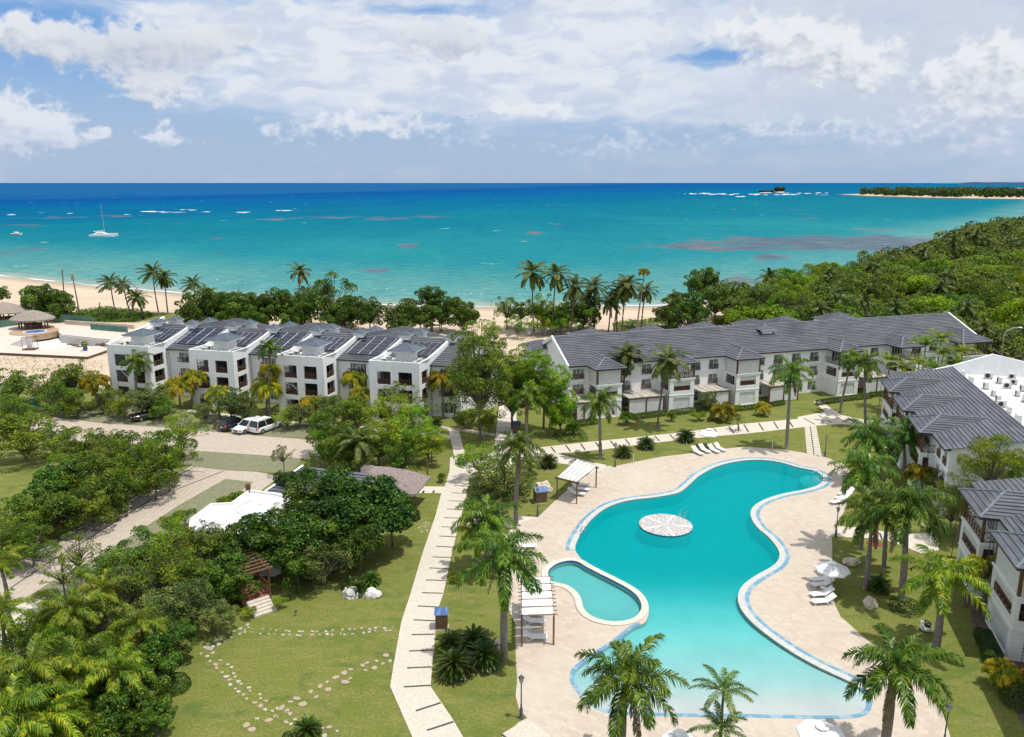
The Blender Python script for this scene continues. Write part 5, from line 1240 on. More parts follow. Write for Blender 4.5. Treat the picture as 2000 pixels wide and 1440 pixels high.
# ================================================================== palms
RG = 'royal palms around the pool'
for a in [
 ('royal', 985, 1085, (985, 1288), 3.8, 'tall royal palm beside the lower pergola, left of the wading pool', .19),
 ('royal', 1012, 870, (1008, 1022), 3.1, 'royal palm standing between the sea grape bush and the upper pergola', .17),
 ('royal', 1028, 775, (1030, 868), 3.2, 'royal palm right of the path between the two long buildings', .16),
 ('royal', 1172, 785, (1173, 897), 3.2, 'royal palm on the lawn above the upper pergola, in front of the long building', .16),
 ('royal', 1545, 725, (1536, 877), 3.6, 'tall royal palm by the stepped slat path, in front of the long building', .17),
 ('royal', 1690, 708, (1690, 830), 3.2, 'royal palm right of the paths meeting behind the pool', .15),
 ('royal', 1662, 700, (1640, 808), 2.6, 'slimmer royal palm at the crossing of the pale paths', .13),
 ('royaly', 1843, 1130, (1828, 1268), 3.8, 'royal palm with one golden frond beside the white swan planter', .2),
 ('royal', 1775, 985, (1760, 1172), 4.0, 'thick-trunked royal palm above the ring hedge', .2),
 ('royal', 1705, 1000, (1690, 1150), 3.4, 'royal palm right of the flat pale boulder, cycad at its foot', .16),
 ('royal', 1735, 980, (1726, 1112), 3.3, 'slender royal palm in the middle of the right lawn group', .15),
 ('royal', 1690, 915, (1681, 1072), 3.5, 'royal palm at the lawn corner beside the lamp post', .16),
 ('royal', 1700, 850, (1700, 945), 3.8, 'royal palm leaning over the white loungers at the right of the deck', .16),
 ('royal', 1768, 850, (1768, 940), 3.8, 'royal palm next to the hipped balcony bays on the right', .16),
 ('royal', 265, 705, (268, 790), 3.0, 'royal palm before the leftmost flat-topped bay', .16),
 ('royal', 525, 678, (527, 815), 2.5, 'tall thin royal palm before the gap between the second and third bays', .12),
]: palm(a[0], a[1], a[2], a[3], a[4], a[5], RG if a[1] > 900 else 'royal palms before the solar building', r=a[6])
palm('royal', 955, 1010, None, 3.5, 'royal palm crown rising left of the deck, above the tall palm', RG, hz=5.2, r=.17)
palm('royaly', 930, 1040, None, 2.6, 'low royal palm with yellowing fronds beside the garden path', RG, hz=3.6, r=.15)
palm('royal', 1222, 1325, None, 3.6, 'large royal palm at the bottom edge, over the shallow end of the pool', RG, hz=6.6, r=.2)
palm('royal', 1752, 1300, None, 3.6, 'large royal palm at the bottom edge, right of the pool end', RG, hz=6.4, r=.2)
palm('young', 1413, 1352, None, 2.2, 'small royal palm at the bottom edge, middle of the pool end', RG, hz=5.6, r=.09)
palm('young', 1408, 1425, None, 2.0, 'low small palm cut by the bottom edge, under the small royal palm', RG, hz=4.4, r=.1)
palm('coco', 1225, 692, (1218, 800), 3.3, 'coconut palm before the second gap of the long building', 'coconut palms before the long building', r=.14)
palm('coco', 1303, 703, (1284, 836), 3.6, 'leaning coconut palm on the lawn before the long building', 'coconut palms before the long building', r=.14)
GP_ = 'golden palms before the solar building'
for hx, hy, b0, L, lab in [(185, 745, (190, 797), 2.3, 'golden palm left of the white stepped building'), (350, 752, (352, 800), 2.4, 'golden palm before the gap right of the first bay'), (425, 768, (430, 818), 1.9, 'small golden palm before the second bay'),
   (520, 755, (522, 812), 2.3, 'golden palm below the thin royal palm'), (530, 722, (520, 806), 2.0, 'green-gold palm just behind the thin royal palm'), (607, 785, (608, 830), 1.8, 'small golden palm before the third bay'), (695, 735, (697, 800), 2.3, 'golden palm before the gap right of the third bay'),
   (705, 770, (704, 815), 1.9, 'lower golden palm in front of another before the third gap'), (863, 740, (865, 817), 2.3, 'golden palm before the narrow wing at the right end of the solar building'), (380, 735, (372, 796), 2.0, 'thin green-gold palm between the first and second bays'),
   (1412, 800, (1408, 822), 1.9, 'young golden coconut palm on the lawn before the long building'), (1490, 795, (1491, 812), 1.2, 'tiny yellow palm before the long building'), (1960, 1310, (1958, 1345), 1.2, 'golden palm beside the hanging rain chain at the right edge'),
   (1925, 1110, (1925, 1190), 1.9, 'golden palm between the two bays of the nearest right building'), (1800, 925, (1802, 975), 1.8, 'golden palm under the balconies of the right building'), (1830, 915, (1832, 960), 1.6, 'bushy golden palm under the last balcony bay')]:
    palm('gold', hx, hy, b0, L * 1.28, lab, GP_ if hx < 900 else 'golden palms near the pool buildings', r=.11)
for hx, hy, hz, L in [(x_, y_, zat(Y_, y_), l_) for x_, y_, Y_, l_ in [(1762, 722, 116, 2.6), (1795, 712, 118, 2.8), (1842, 695, 119, 3.0), (1868, 712, 117, 2.6), (1822, 722, 115, 2.6), (1738, 705, 119, 2.4), (1808, 676, 122, 3.2), (1838, 664, 124, 3.0), (1880, 690, 121, 2.8), (1775, 740, 113, 2.4), (1850, 730, 114, 2.4)]]:
    palm('areca', hx, hy, None, L, 'feathery light green palm in the clump before the far end of the long building', 'light green palms before the far end of the long building', hz=hz, r=.1)
# palm thicket at the lower left
for hx, hy, hz, L in [(138, 1188, 4.8, 2.8), (198, 1150, 4.2, 2.3), (275, 1215, 3.6, 2.4), (58, 1310, 5.0, 3.3), (22, 1392, 4.8, 3.2), (152, 1290, 4.4, 3.0), (225, 1305, 4.0, 2.7), (2, 1195, 5.0, 2.4), (95, 1400, 3.8, 2.6), (0, 1095, 4.5, 2.2)]:
    palm('royaly', hx, hy, None, L, 'yellow-green palm in the dense clump filling the lower left corner', 'yellow-green palms in the lower left corner', hz=hz, r=.13)
palm('coco', 700, 860, None, 3.0, 'coconut palm half sunk in the bright trees before the last bay', hz=4.5, r=.13)
palm('coco', 690, 805, None, 2.8, 'second coconut palm rising from the bright trees before the last bay', hz=4.0, r=.13)
# coast
CG = 'coconut palms along the beach'
cp = [(215, 551, 228, 622, 3.2, 'w'), (240, 556, 258, 626, 2.6, 'w'), (268, 582, 277, 625, 2.8, ''), (262, 575, 282, 622, 2.2, 'w'), (298, 531, 311, 618, 3.6, 'w'), (321, 541, 328, 614, 3.0, ''), (377, 553, 386, 606, 3.2, 'w'), (407, 577, 416, 622, 3.4, ''), (462, 578, 465, 600, 2.4, 'w'), (585, 530, 587, 612, 3.2, ''), (605, 578, 609, 634, 3.4, ''), (598, 570, 604, 620, 2.8, 'w'),
      (1040, 532, 1043, 652, 4.2, ''), (1086, 535, 1078, 656, 3.8, ''), (1124, 560, 1114, 655, 3.5, ''), (1159, 560, 1161, 642, 3.8, ''), (1191, 588, 1188, 650, 3.2, ''), (1206, 575, 1198, 652, 2.8, ''), (1226, 556, 1215, 653, 3.8, ''), (1210, 565, 1205, 650, 3.0, ''), (1262, 567, 1253, 642, 3.0, ''), (1318, 592, 1314, 640, 3.0, ''), (1503, 540, 1498, 600, 3.4, ''), (1443, 600, 1440, 640, 3.0, ''), (1530, 585, 1528, 630, 2.8, '')]
cl = ['leftmost windswept coconut palm on the beach', 'coconut palm just right of the leftmost one on the beach', 'low coconut palm leaning beside the creeper patch', 'crossing-trunk coconut palm beside the creeper patch', 'tallest coconut palm on the left beach', 'tall coconut palm right beside the tallest on the left beach', 'windswept coconut palm above the second bay', 'broad coconut palm in the shrubs above the second bay', 'coconut crown showing above the sea grape row', 'tall coconut palm against the sea above the third bay', 'dark coconut palm in front of the tall one above the third bay', 'windswept palm behind the sea grapes above the third bay',
      'tallest coconut palm, first from the left behind the long building', 'second coconut palm from the left behind the long building', 'leaning third coconut palm behind the long building', 'full-crowned fourth coconut palm behind the long building', 'low coconut palm before the tall leaning one', 'low coconut palm with twin leaning trunk behind the long building', 'broad leaning coconut palm left of the golden dying one', 'narrow coconut palm behind the broad leaning one', 'coconut palm right of the golden dying one', 'coconut palm against the dark tree behind the long building', 'coconut palm sticking out above the trees by the reef water', 'coconut palm by the sand gap at the end of the beach', 'coconut palm among the shrubs by the end of the beach']
for (hx, hy, bx, by, L, w), lab in zip(cp, cl): palm('cocow' if w else 'coco', hx, hy, (bx, by), L * 1.22, lab, CG, r=.16)
palm('gold', 1258, 530, (1243, 652), 1.75, 'dying palm with a small golden crown behind the long building', r=.12, name='dying_palm')
for hx, hy, bx, by, lab in [(122, 526, 133, 624, 'bare dead palm trunk, the taller on the left beach'), (141, 537, 157, 625, 'bare dead palm trunk leaning right of the taller one')]: palm('dead', hx, hy, (bx, by), 1.5, lab, 'dead palm trunks on the left beach', r=.16)
e = empty('dead_palm', G(190, 626)); tag(e, 'short headless palm stump leaning by the screened fence', 'palm stump'); mb = MB(); mb.tube([(0, 0, -.2), (.5, 0, 2.2), (1.2, 0, 4.6)], [.2, .15, .13], M['ctrunk'], 8); mb.build('trunk', e)
# cycads
for x, y, R, lab in [(1070, 912, 1.35, 'cycad on the lawn by the diagonal path to the deck'), (1217, 892, 1.25, 'cycad beside the first lamp of the upper deck edge'), (1262, 876, 1.3, 'cycad in a mulch ring, middle of three above the deck'), (1339, 862, 1.4, 'cycad in a mulch ring left of the upper umbrella'),
    (888, 1318, 1.5, 'front cycad of the group of four beside the garden path'), (947, 1300, 1.45, 'right cycad of the group of four by the pale boulder'), (880, 1275, 1.3, 'back left cycad of the group of four'), (925, 1268, 1.35, 'back right cycad of the group of four'),
    (698, 1160, .95, 'dark cycad between the two white boulders'), (725, 1142, .95, 'bright cycad right of the white boulders'), (685, 1148, .8, 'cycad behind the left white boulder'), (602, 1440, 1.0, 'cycad at the bottom edge beside the stepping stones'), (1716, 1155, 1.1, 'cycad between two royal palm trunks on the right lawn'), (852, 832, 1.0, 'cycad by the small cross path near the solar building'), (1740, 810, 1.0, 'cycad at the right end of the upper path')]: cycad(x, y, R, lab)
palm('young', 1441, 822, (1442, 842), 1.3, 'bushy young palm on a short trunk above the deck', r=.1)
# ------------------------------------------------------------------ trees
T = tree
SG = 'sea grape trees between the solar building and the beach'
for cx, cy, r, h in [(392, 607, 44, 5.0), (440, 600, 40, 5.2), (485, 602, 42, 5), (520, 598, 34, 5.5), (555, 600, 38, 5.5), (590, 604, 36, 5), (685, 606, 38, 4.8), (722, 612, 30, 4.4), (420, 622, 30, 3), (500, 624, 30, 3), (575, 625, 30, 3), (660, 625, 34, 3.0)]: T('sea', cx, cy, r, h, 'dense sea grape tree in the row behind the solar building', SG)
T('mid', 645, 588, 48, 6.6, 'highest round tree in the sea grape row behind the solar building', SG)
for cx, cy, r, h, lab in [(790, 612, 32, 4.5, 'green tree behind the last bay, left of the tall-headed tree'), (783, 636, 26, 2.6, 'low bright shrub tree by the beach chair frame'), (840, 580, 26, 8, 'tall-headed tree standing out against the sea behind the last bay'), (862, 608, 36, 4.8, 'spreading tree under the tall-headed one on the beach'), (905, 618, 32, 4, 'tree at the right end of the beach row left of the path'), (820, 618, 28, 4, 'tree filling the gap between the tall-headed tree and its left neighbour'),
      (85, 588, 40, 4.6, 'round dark tree on the sand behind the thatched hut'), (118, 600, 30, 3.4, 'lower dark tree leaning on the round one behind the thatched hut'), (2, 575, 17, 4.5, 'dark tree cut by the left edge on the beach'),
      (1110, 602, 38, 5.0, 'sparse tree among the coconut palms behind the long building'), (1140, 612, 38, 4.0, 'tree between the third and fourth coconut palms'), (1085, 622, 28, 3.2, 'small tree under the second coconut palm'),
      (1372, 555, 34, 8.5, 'tall dark tree against the sea behind the long building'), (1398, 590, 32, 5.5, 'dark tree right of the tall dark one'), (1345, 612, 42, 4.0, 'wide dark tree under the tall dark one'), (1322, 590, 24, 5, 'thin-leaved tree left of the tall dark one'), (1300, 615, 22, 3.5, 'small tree by the dune creepers')]: T('sea' if cx != 1110 else 'airy', cx, cy, r, h, lab, 'trees along the beach')
for cx, cy, r, h in [(990, 603, 27, 5), (1018, 608, 28, 4.6), (1050, 603, 32, 5.2), (1075, 612, 26, 4.2), (1011, 638, 22, 2.8), (1060, 632, 24, 3.0), (1095, 628, 26, 3.2), (960, 640, 18, 2.4)]: T('shruby' if r < 18 else 'bright', cx, cy, r, h, 'small round-leaved tree on the open sand behind the two buildings', 'small sand trees between the buildings')
for cx, cy, r, h, k in [(1475, 590, 38, 6.5, 'mid'), (1520, 600, 32, 6.0, 'mid'), (1500, 575, 22, 8, 'grey'), (1440, 622, 20, 3.0, 'bright'), (1555, 600, 30, 6, 'grey'), (1460, 618, 26, 3.5, 'airy')]: T(k, cx, cy, r, h, 'leafy tree by the sandy end of the beach, behind the long building', 'trees at the sandy end of the beach')
# big trees by the north path
T('tall', 938, 728, 66, 9.5, 'very tall loose-leaved tree left of the path between the buildings', rz=1.0, base=(945, 862))
T('tall', 1000, 760, 48, 8, 'loose-leaved tree right behind the very tall one, over the north path', rz=.9, base=(985, 838))
T('col', 1062, 745, 46, 7, 'dark lush tree hiding the left end of the long building', base=(1070, 845))
T('col', 1095, 790, 36, 4.5, 'lush shrubby tree at the left corner of the long building', base=(1092, 848))
T('col', 1030, 725, 40, 7, 'lush tree between the path and the long building', base=(1045, 840))
for cx, cy, r, h, k, lab in [(925, 812, 24, 1.6, 'shrub', 'round shrub at the foot of the very tall tree'), (905, 820, 18, 1.3, 'shrub', 'round shrub by the end wall of the solar building'), (955, 825, 22, 1.6, 'shrub', 'round shrub beside the north path')]: T(k, cx, cy, r, h, lab, 'shrubs below the very tall tree', cat='shrub')
BG = 'bright trees before the last bay of the solar building'
for cx, cy, r, h, k in [(640, 835, 46, 4.0, 'mid'), (690, 815, 50, 4.5, 'mid'), (755, 800, 46, 4.0, 'bright'), (800, 838, 52, 3.6, 'bright'), (740, 860, 56, 3.4, 'bright'), (680, 872, 52, 3.2, 'mid'), (630, 875, 36, 2.8, 'mid'), (835, 868, 38, 2.6, 'bright'), (790, 880, 40, 2.4, 'mid'), (650, 800, 32, 4, 'airy'), (780, 770, 30, 5, 'airy'), (825, 800, 30, 3.4, 'airy')]: T(k, cx, cy, r, h, 'leafy bright green tree in the clump before the last bay', BG)
T('bright', 843, 862, 24, 2.2, 'small orange-flowering tree on the lawn by the garden path', base=(841, 908))
p = G(841, 870, 2.9); fl = MB()
for k in range(14): fl.lathe([(0, -.07), (.08, 0), (0, .07)], M['red'], (rnd.uniform(-1.2, 1.0), rnd.uniform(-1, 1), rnd.uniform(-.3, .5)), 5)
ft = [o for o in COL.objects if o.get('label', '').startswith('small orange-flowering')][0]
o = fl.build('flowers', ft); o.location = (0, 0, 2.9); o['kind'] = 'stuff'
DG = 'dark sea grape trees around the white-roofed building'
for cx, cy, r, h, k, lab in [(705, 998, 88, 4.2, 'seadk', 'huge dark round tree left of the garden path'), (645, 1010, 84, 4.0, 'seadk', 'dark spreading tree joined to the left of the huge dark one'), (765, 1010, 56, 3.0, 'seadk', 'dark tree at the right flank of the huge dark one, nearest the path'), (605, 985, 52, 4.6, 'sea', 'sea grape growing over the white roof'), (600, 1045, 68, 3.4, 'sea', 'sea grape at the right corner of the white roof'), (525, 1055, 64, 3.2, 'sea', 'sea grape before the front of the white roof'), (560, 940, 26, 3.6, 'seadk', 'dark shrub tree by the roof edge of the thatched building'), (600, 935, 30, 3.6, 'seadk', 'dark tree over the long dark roof'), (650, 945, 40, 3.4, 'sea', 'sea grape between the dark roof and the thatch'),
     (480, 1080, 50, 2.8, 'sea', 'sea grape left of the garden pergola'), (632, 1098, 62, 2.2, 'grey', 'grey-green sea grape right of the garden pergola'), (580, 1092, 52, 2.6, 'sea', 'sea grape just behind the garden pergola'), (700, 1062, 62, 2.6, 'seadk', 'dark lower branch mass at the foot of the huge dark tree'), (430, 1075, 46, 2.8, 'mid', 'shrubby tree at the left corner of the white roof'), (445, 1130, 50, 2.3, 'sea', 'sea grape below the white roof, left of the stairs'), (410, 1046, 34, 4.0, 'grey', 'grey-green sea grape reaching over the left edge of the white roof'), (500, 1040, 36, 4.2, 'airy', 'thin branches lying over the middle of the white roof'), (560, 1000, 30, 4.4, 'airy', 'thin branches lying over the right end of the white roof')]: T(k, cx, cy, r, h, lab, DG)
for cx, cy, r, h, k, lab in [(938, 898, 40, 2.6, 'bright', 'round-leaved tree at the crossing of garden and north paths'), (985, 930, 52, 2.4, 'grey', 'grey-green sea grape beside the royal palm near the blue-roofed kiosk'), (948, 955, 40, 1.8, 'grey', 'low sea grape overhanging the garden path'), (1030, 905, 30, 1.6, 'grey', 'low shrubby sea grape left of the diagonal path')]: T(k, cx, cy, r, h, lab, 'sea grape bushes beside the garden path')
# thicket along the parking
TG = 'bushy trees along the parking bays'
tk = [(18, 765, 36, 4, 'mid'), (95, 752, 36, 4, 'bright'), (140, 742, 34, 4.5, 'mid'), (120, 775, 30, 3, 'mid'), (15, 805, 34, 3.5, 'mid'), (45, 850, 50, 3.4, 'mid'), (105, 855, 34, 3.0, 'airy'), (150, 868, 38, 3.2, 'mid'), (205, 862, 34, 3.2, 'airy'), (252, 872, 36, 3.6, 'mid'), (352, 838, 30, 4.5, 'bright'), (290, 892, 44, 4.4, 'bright'), (330, 880, 40, 4, 'mid'), (225, 890, 40, 4, 'mid'),
      (140, 905, 34, 4.4, 'bright'), (120, 940, 44, 3.6, 'sea'), (185, 935, 46, 3.8, 'mid'), (240, 930, 42, 3.4, 'mid'), (300, 925, 36, 3.2, 'mid'), (160, 985, 48, 3.0, 'mid'), (100, 1000, 46, 2.8, 'sea'), (45, 1010, 46, 2.8, 'mid'), (10, 1050, 40, 2.8, 'mid'), (210, 970, 36, 2.6, 'sea'), (60, 1060, 36, 2.4, 'mid')]
for cx, cy, r, h, k in tk: T(k, cx, cy + 4, r * 1.22, h * .92, 'bushy green tree in the thicket between the parking bays and the far left lawn', TG)
tk2 = [(150, 1080, 42, 3.4, 'airy'), (120, 1120, 36, 3, 'airy'), (200, 1120, 40, 3, 'mid'), (270, 1085, 46, 3.2, 'mid'), (330, 1060, 40, 3.2, 'bright'), (375, 1070, 34, 2.8, 'mid'), (250, 1150, 44, 2.8, 'grey'), (310, 1130, 50, 2.8, 'mid'), (370, 1120, 46, 2.8, 'mid'), (330, 1190, 46, 2.4, 'grey'), (385, 1175, 44, 2.2, 'grey'), (420, 1200, 36, 1.8, 'grey'), (340, 1245, 36, 2, 'sea'), (300, 1290, 44, 2.0, 'sea'), (270, 1360, 50, 2.0, 'sea'), (215, 1415, 50, 2.0, 'sea'), (300, 1400, 36, 1.6, 'sea'), (120, 1290, 60, 2.4, 'bamboo'), (60, 1260, 50, 2.6, 'bamboo'), (90, 1200, 46, 2.6, 'bamboo'), (150, 1380, 56, 2.2, 'bamboo'), (30, 1430, 60, 2.4, 'bamboo'), (240, 1260, 40, 2.2, 'bamboo'), (190, 1210, 40, 2.4, 'mid'), (95, 1345, 46, 2.2, 'mid'), (40, 1240, 40, 2.4, 'bright'), (200, 1360, 46, 2.2, 'sea'), (150, 1440, 50, 1.8, 'mid'), (110, 1270, 40, 2.2, 'bright'), (20, 1340, 46, 2.4, 'bamboo')]
for cx, cy, r, h, k in tk2: T(k, cx, cy, r * 1.12, h, 'bushy tree in the thicket between the driveway and the lower left lawn', 'bushy trees between driveway and lawn')
for cx, cy, r, h in [(330, 1030, 26, 1.2), (360, 1010, 24, 1.2), (470, 975, 22, .9), (445, 982, 20, .9)]: T('shruby', cx, cy, r, h, 'low bright shrub along the driveway wall of the white-roofed building', 'shrubs along the driveway wall', cat='shrub')
T('airy', 552, 888, 22, 2.6, 'sparse yellow-leaved young tree beside the grass paver band')
FG = 'shrubs before the solar building'
for cx, cy, r, h, k in [(232, 790, 24, 2.2, 'mid'), (275, 785, 28, 2.6, 'grey'), (305, 780, 24, 2.8, 'grey'), (320, 800, 22, 1.8, 'mid'), (400, 805, 20, 2.0, 'grey'), (450, 788, 28, 3.2, 'grey'), (475, 800, 26, 2.4, 'grey'), (490, 780, 20, 3.6, 'airy'), (560, 815, 22, 1.8, 'bright'), (585, 808, 22, 2.2, 'grey'), (640, 795, 26, 2.8, 'grey'), (620, 812, 22, 2, 'grey'), (215, 770, 18, 2.4, 'airy'), (150, 790, 22, 2, 'mid'), (200, 790, 18, 1.6, 'mid')]: T(k, cx, cy, r * 1.25, h, 'leafy shrub tree in the row before the solar building', FG)
# right side
for X_, Y_, Z_, r_, lab in [(46.2, 72.5, 7.6, 3.3, 'feathery yellow-green bamboo clump between the two right buildings'), (50.5, 71.5, 7.6, 3.2, 'bamboo clump cut by the right edge behind the nearest building'), (43.3, 71.5, 4.8, 2.6, 'lower bamboo at the corner of the nearest right building'), (47.5, 69.5, 4.5, 2.8, 'bamboo shrub just behind the nearest right roof')]: tree_at('bamboo', Vector((X_, Y_, Z_)), r_, lab, 'plants between the right buildings')
for cx, cy, r, h, k, lab in [(1845, 950, 30, 3, 'grey', 'dry shrub under the last balcony bay'), (1860, 1000, 30, 2.4, 'mid', 'dark shrub beside the right path end')]: T(k, cx, cy, r, h, lab, 'plants between the right buildings')
T('grey', 1385, 782, 20, 1.6, 'low shrub under the balconies of the long building', cat='shrub'); T('shrub', 862, 934, 11, .5, 'small variegated shrub left of the garden path', cat='shrub'); T('shrub', 1437, 800, 14, .9, 'dark shrub behind the young golden coconut palm', cat='shrub')
T('shrub', 893, 1128, 14, .5, 'small round shrub on the lawn strip right of the garden path', cat='shrub'); T('shrub', 1120, 838, 17, .9, 'dark shrub inside the square hedge', cat='shrub'); T('shrub', 1225, 818, 16, .9, 'shrub left of the first long hedge', cat='shrub'); T('shrub', 1312, 815, 11, .6, 'shrub between hedges before the long building', cat='shrub'); T('shruby', 1365, 812, 15, .7, 'yellowish shrub right of the hedges before the long building', cat='shrub')
for x, y, lab in [(488, 1205, 'leafy shrub left of the pale garden stairs'), (548, 1188, 'leafy shrub right of the pale garden stairs')]: T('shruby', x, y - 10, 14, .6, lab, 'shrubs flanking the garden stairs', cat='shrub')
hedge(1115, 835, 1165, 828, .9, .8, 'low clipped hedge before the left corner of the long building'); hedge(1236, 820, 1300, 811, .9, .8, 'clipped hedge before the first canopy room of the long building'); hedge(1310, 812, 1352, 806, .9, .8, 'clipped hedge before the second bay of the long building'); hedge(1362, 806, 1400, 800, .9, .8, 'clipped hedge right of the second bay')
hedge(1440, 803, 1480, 798, .8, .7, 'clipped hedge before the third bay'); hedge(1498, 796, 1530, 790, .8, .7, 'clipped hedge right of the third bay'); hedge(1596, 792, 1640, 785, .8, .8, 'clipped hedge before the canopy by the path'); hedge(1645, 784, 1700, 778, .8, .8, 'clipped hedge before the fifth bay'); hedge(1700, 776, 1735, 772, .8, .8, 'clipped hedge at the far end of the long building')
hedge(1918, 1245, 1940, 1300, 1.2, .8, 'clipped dark hedge in the bed before the nearest right building'); ring_hedge(1115, 855, 1.7, .42, 'square clipped hedge on the lawn above the diagonal path', True); ring_hedge(1769, 1192, .95, .36, 'round ring-shaped clipped hedge on the right lawn')
for x, y in [(1938, 1312), (1955, 1318), (1972, 1322)]: ball_hedge(x, y, .5, 'dark clipped ball shrub in the bed by the hanging rain chain', 'ball shrubs in the right bed')
ball_hedge(345, 1345, .95, 'dark clipped ball hedge at the edge of the lower left lawn'); ball_hedge(552 + 10, 1442, .35, 'small clipped ball beside the cycad at the bottom edge'); ball_hedge(875, 812, .8, 'low clipped hedge ball before the narrow wing'); ball_hedge(1990, 1375, 1.2, 'dark rounded hedge cut by the right edge')
# ------------------------------------------------------------------ wooded hill on the right
fr = random.Random(21); kinds = ['Fmid', 'Fbright', 'Folive', 'Fdark', 'Fgrey', 'Fmid', 'Fbright']; cnt = 0; pts = []
for Y0, Y1, st in ((112, 200, 7.6), (200, 300, 9.5), (300, 440, 12), (440, 800, 17)):
    y = Y0
    while y < Y1:
        x = 56
        while x < 520:
            X, Y = x + fr.uniform(-.4, .4) * st, y + fr.uniform(-.4, .4) * st; s = shore(X) - Y
            ok = abs(X) < .66 * Y + 6 and s > (26 if X < 96 else 9)
            q = (X - 8.3) * math.cos(.2993) + (Y - 114.7) * math.sin(.2993), -(X - 8.3) * math.sin(.2993) + (Y - 114.7) * math.cos(.2993)
            if q[1] < 22 and q[0] < 83: ok = False
            if Y < 130 and X < 88: ok = False
            if Y < 118 and X < 95: ok = False
            if X < 64 and Y > 150 and Y < 175: ok = False
            if ok: pts.append((X, Y, st))
            x += st
        y += st
pts.sort(key=lambda p: p[1]); near = pts[:150]; far = pts[150:]
for X, Y, st in near:
    R = min(6.2 if Y < 230 else 5.2, st * fr.choice((.40, .5, .6, .72, .85))); gz = ground_z(X, Y); hc = gz + R * .5 + fr.uniform(.3, 2.6)
    k = fr.choice(kinds + ['Fbright', 'Fbright', 'bamboo', 'airy']) if noise.noise(Vector((X / 22, Y / 22, 9))) < .2 else fr.choice(('Fdark', 'Folive', 'Fmid')); tree_at(k, Vector((X, Y, hc)), R, 'leafy tree in the wood covering the shore hill on the right', 'trees of the wood on the right shore', gz=gz); cnt += 1
rs = np.random.RandomState(77); V_ = []; mi_ = []
for X, Y, st in far:
    R = st * fr.uniform(.55, .75); gz = ground_z(X, Y); n = 420 if Y < 400 else 300; hh = fr.uniform(2.4, 5.2)
    for _ in range(5):
        c = np.array([X + fr.uniform(-.5, .5) * st, Y + fr.uniform(-.5, .5) * st, gz + hh * fr.uniform(.6, 1.0)]); r = R * fr.uniform(.35, .6); d = unit(rs.normal(size=(n // 3, 3)) + np.array([0, 0, .3])); P_ = c + d * np.array([r, r, min(r, 3.2)]); v_, _q = leaf_quads(P_, unit(d + rs.normal(size=d.shape) * .5), 1.0 if Y < 400 else 1.5, rs, .8); V_.append(v_); mi_ += [fr.choice((0, 1, 2, 3))] * (len(v_) // 4)
V_ = np.concatenate(V_); q_ = np.arange(len(V_)).reshape(-1, 4); o = bpy.data.objects.new('far_wood', mesh_np('far_wood', V_, q_, [M['L_sea'], M['L_mid'], M['L_olive'], M['L_far']], mi_)); COL.objects.link(o); tag(o, 'farther part of the wood along the right shore', 'wood', kind='stuff')
print('forest trees', cnt, len(pts))
for hx, hy, hz, L in [(1635, 575, 8.5, 3.4), (1690, 588, 8.5, 3.4), (1620, 532, 10, 2.8), (1712, 520, 10, 3.6), (1805, 488, 10, 3.6), (1862, 472, 11, 4.2), (1895, 455, 12, 4.6), (1908, 460, 11.5, 4.6), (1925, 470, 10, 4), (1965, 438, 13, 4.6), (1850, 540, 9.5, 3.8), (1840, 560, 9, 3.6), (1960, 560, 9, 3.5), (1920, 640, 7.5, 3.0), (1975, 700, 5.5, 2.8), (1890, 600, 8.5, 3.2), (1750, 600, 8, 3.2), (1600, 600, 8, 3.2), (1700, 520, 9.5, 3)]:
    palm('coco', hx, hy, None, L, 'coconut palm rising from the wood on the right shore', 'coconut palms in the right wood', hz=hz, r=.16)
# ------------------------------------------------------------------ far headland, islet, cape
def blob_land(name, pts, z0, hgt, m):
    mb = MB(); mb.prism(D2(pts), z0, hgt, m); return tag(mb.build(name), kind='structure')
front = GP([(1640, 381.5), (1700, 384.5), (1800, 387.5), (1900, 389.5), (2000, 391), (2200, 396)], -1.0); M['bsand'] = mat('far_sand', (.52, .40, .29), .9)
blob_land('headland', [*front, Vector((3200, 2600, 0)), Vector((3200, 5200, 0)), Vector((1500, 2900, 0))], -1.6, 1.2, M['bsand'])
def far_forest(name, poly, n, hh, leaf, label, cat, seed):
    rs = np.random.RandomState(seed); P = []; pr = random.Random(seed); xs = [p[0] for p in poly]; ys = [p[1] for p in poly]
    while len(P) < n:
        x, y = pr.uniform(min(xs), max(xs)), pr.uniform(min(ys), max(ys))
        if inside((x, y), poly): P.append((x, y, hh * pr.uniform(.55, 1.15)))
    A = []; N_ = []
    for x, y, h in P:
        r = h * .42; d = unit(rs.normal(size=(70, 3))); A.append(np.array([x, y, h - r]) + d * np.array([r, r, r * .95])); N_.append(unit(d + rs.normal(size=d.shape) * .4))
        tn = 10; A.append(np.stack([np.full(tn, x) + rs.normal(size=tn) * r * .6, np.full(tn, y), rs.uniform(1, h * .6, tn)], 1)); N_.append(unit(rs.normal(size=(tn, 3))))
    A = np.concatenate(A); N_ = np.concatenate(N_); V, q = leaf_quads(A, N_, leaf, rs, .8); o = bpy.data.objects.new(name, mesh_np(name, V, q, [M['L_far']])); COL.objects.link(o); tag(o, label, cat, kind='stuff'); return o
fp = [tuple(p[:2]) for p in GP([(1672, 382.2), (1740, 384.6), (1830, 386.8), (1920, 388.3), (2060, 390.5)], -1.0)] + [(1900, 2150), (1650, 2500), (1150, 2560)]
far_forest('far_forest', fp, 620, 21, 4.2, 'dark forest on the far sandy headland', 'forest', 3)
pi = G(1522, 377, -1); isl2 = empty('islet', (pi.x, pi.y, -1)); tag(isl2, 'tiny tree-covered rock islet out at the reef', 'islet')
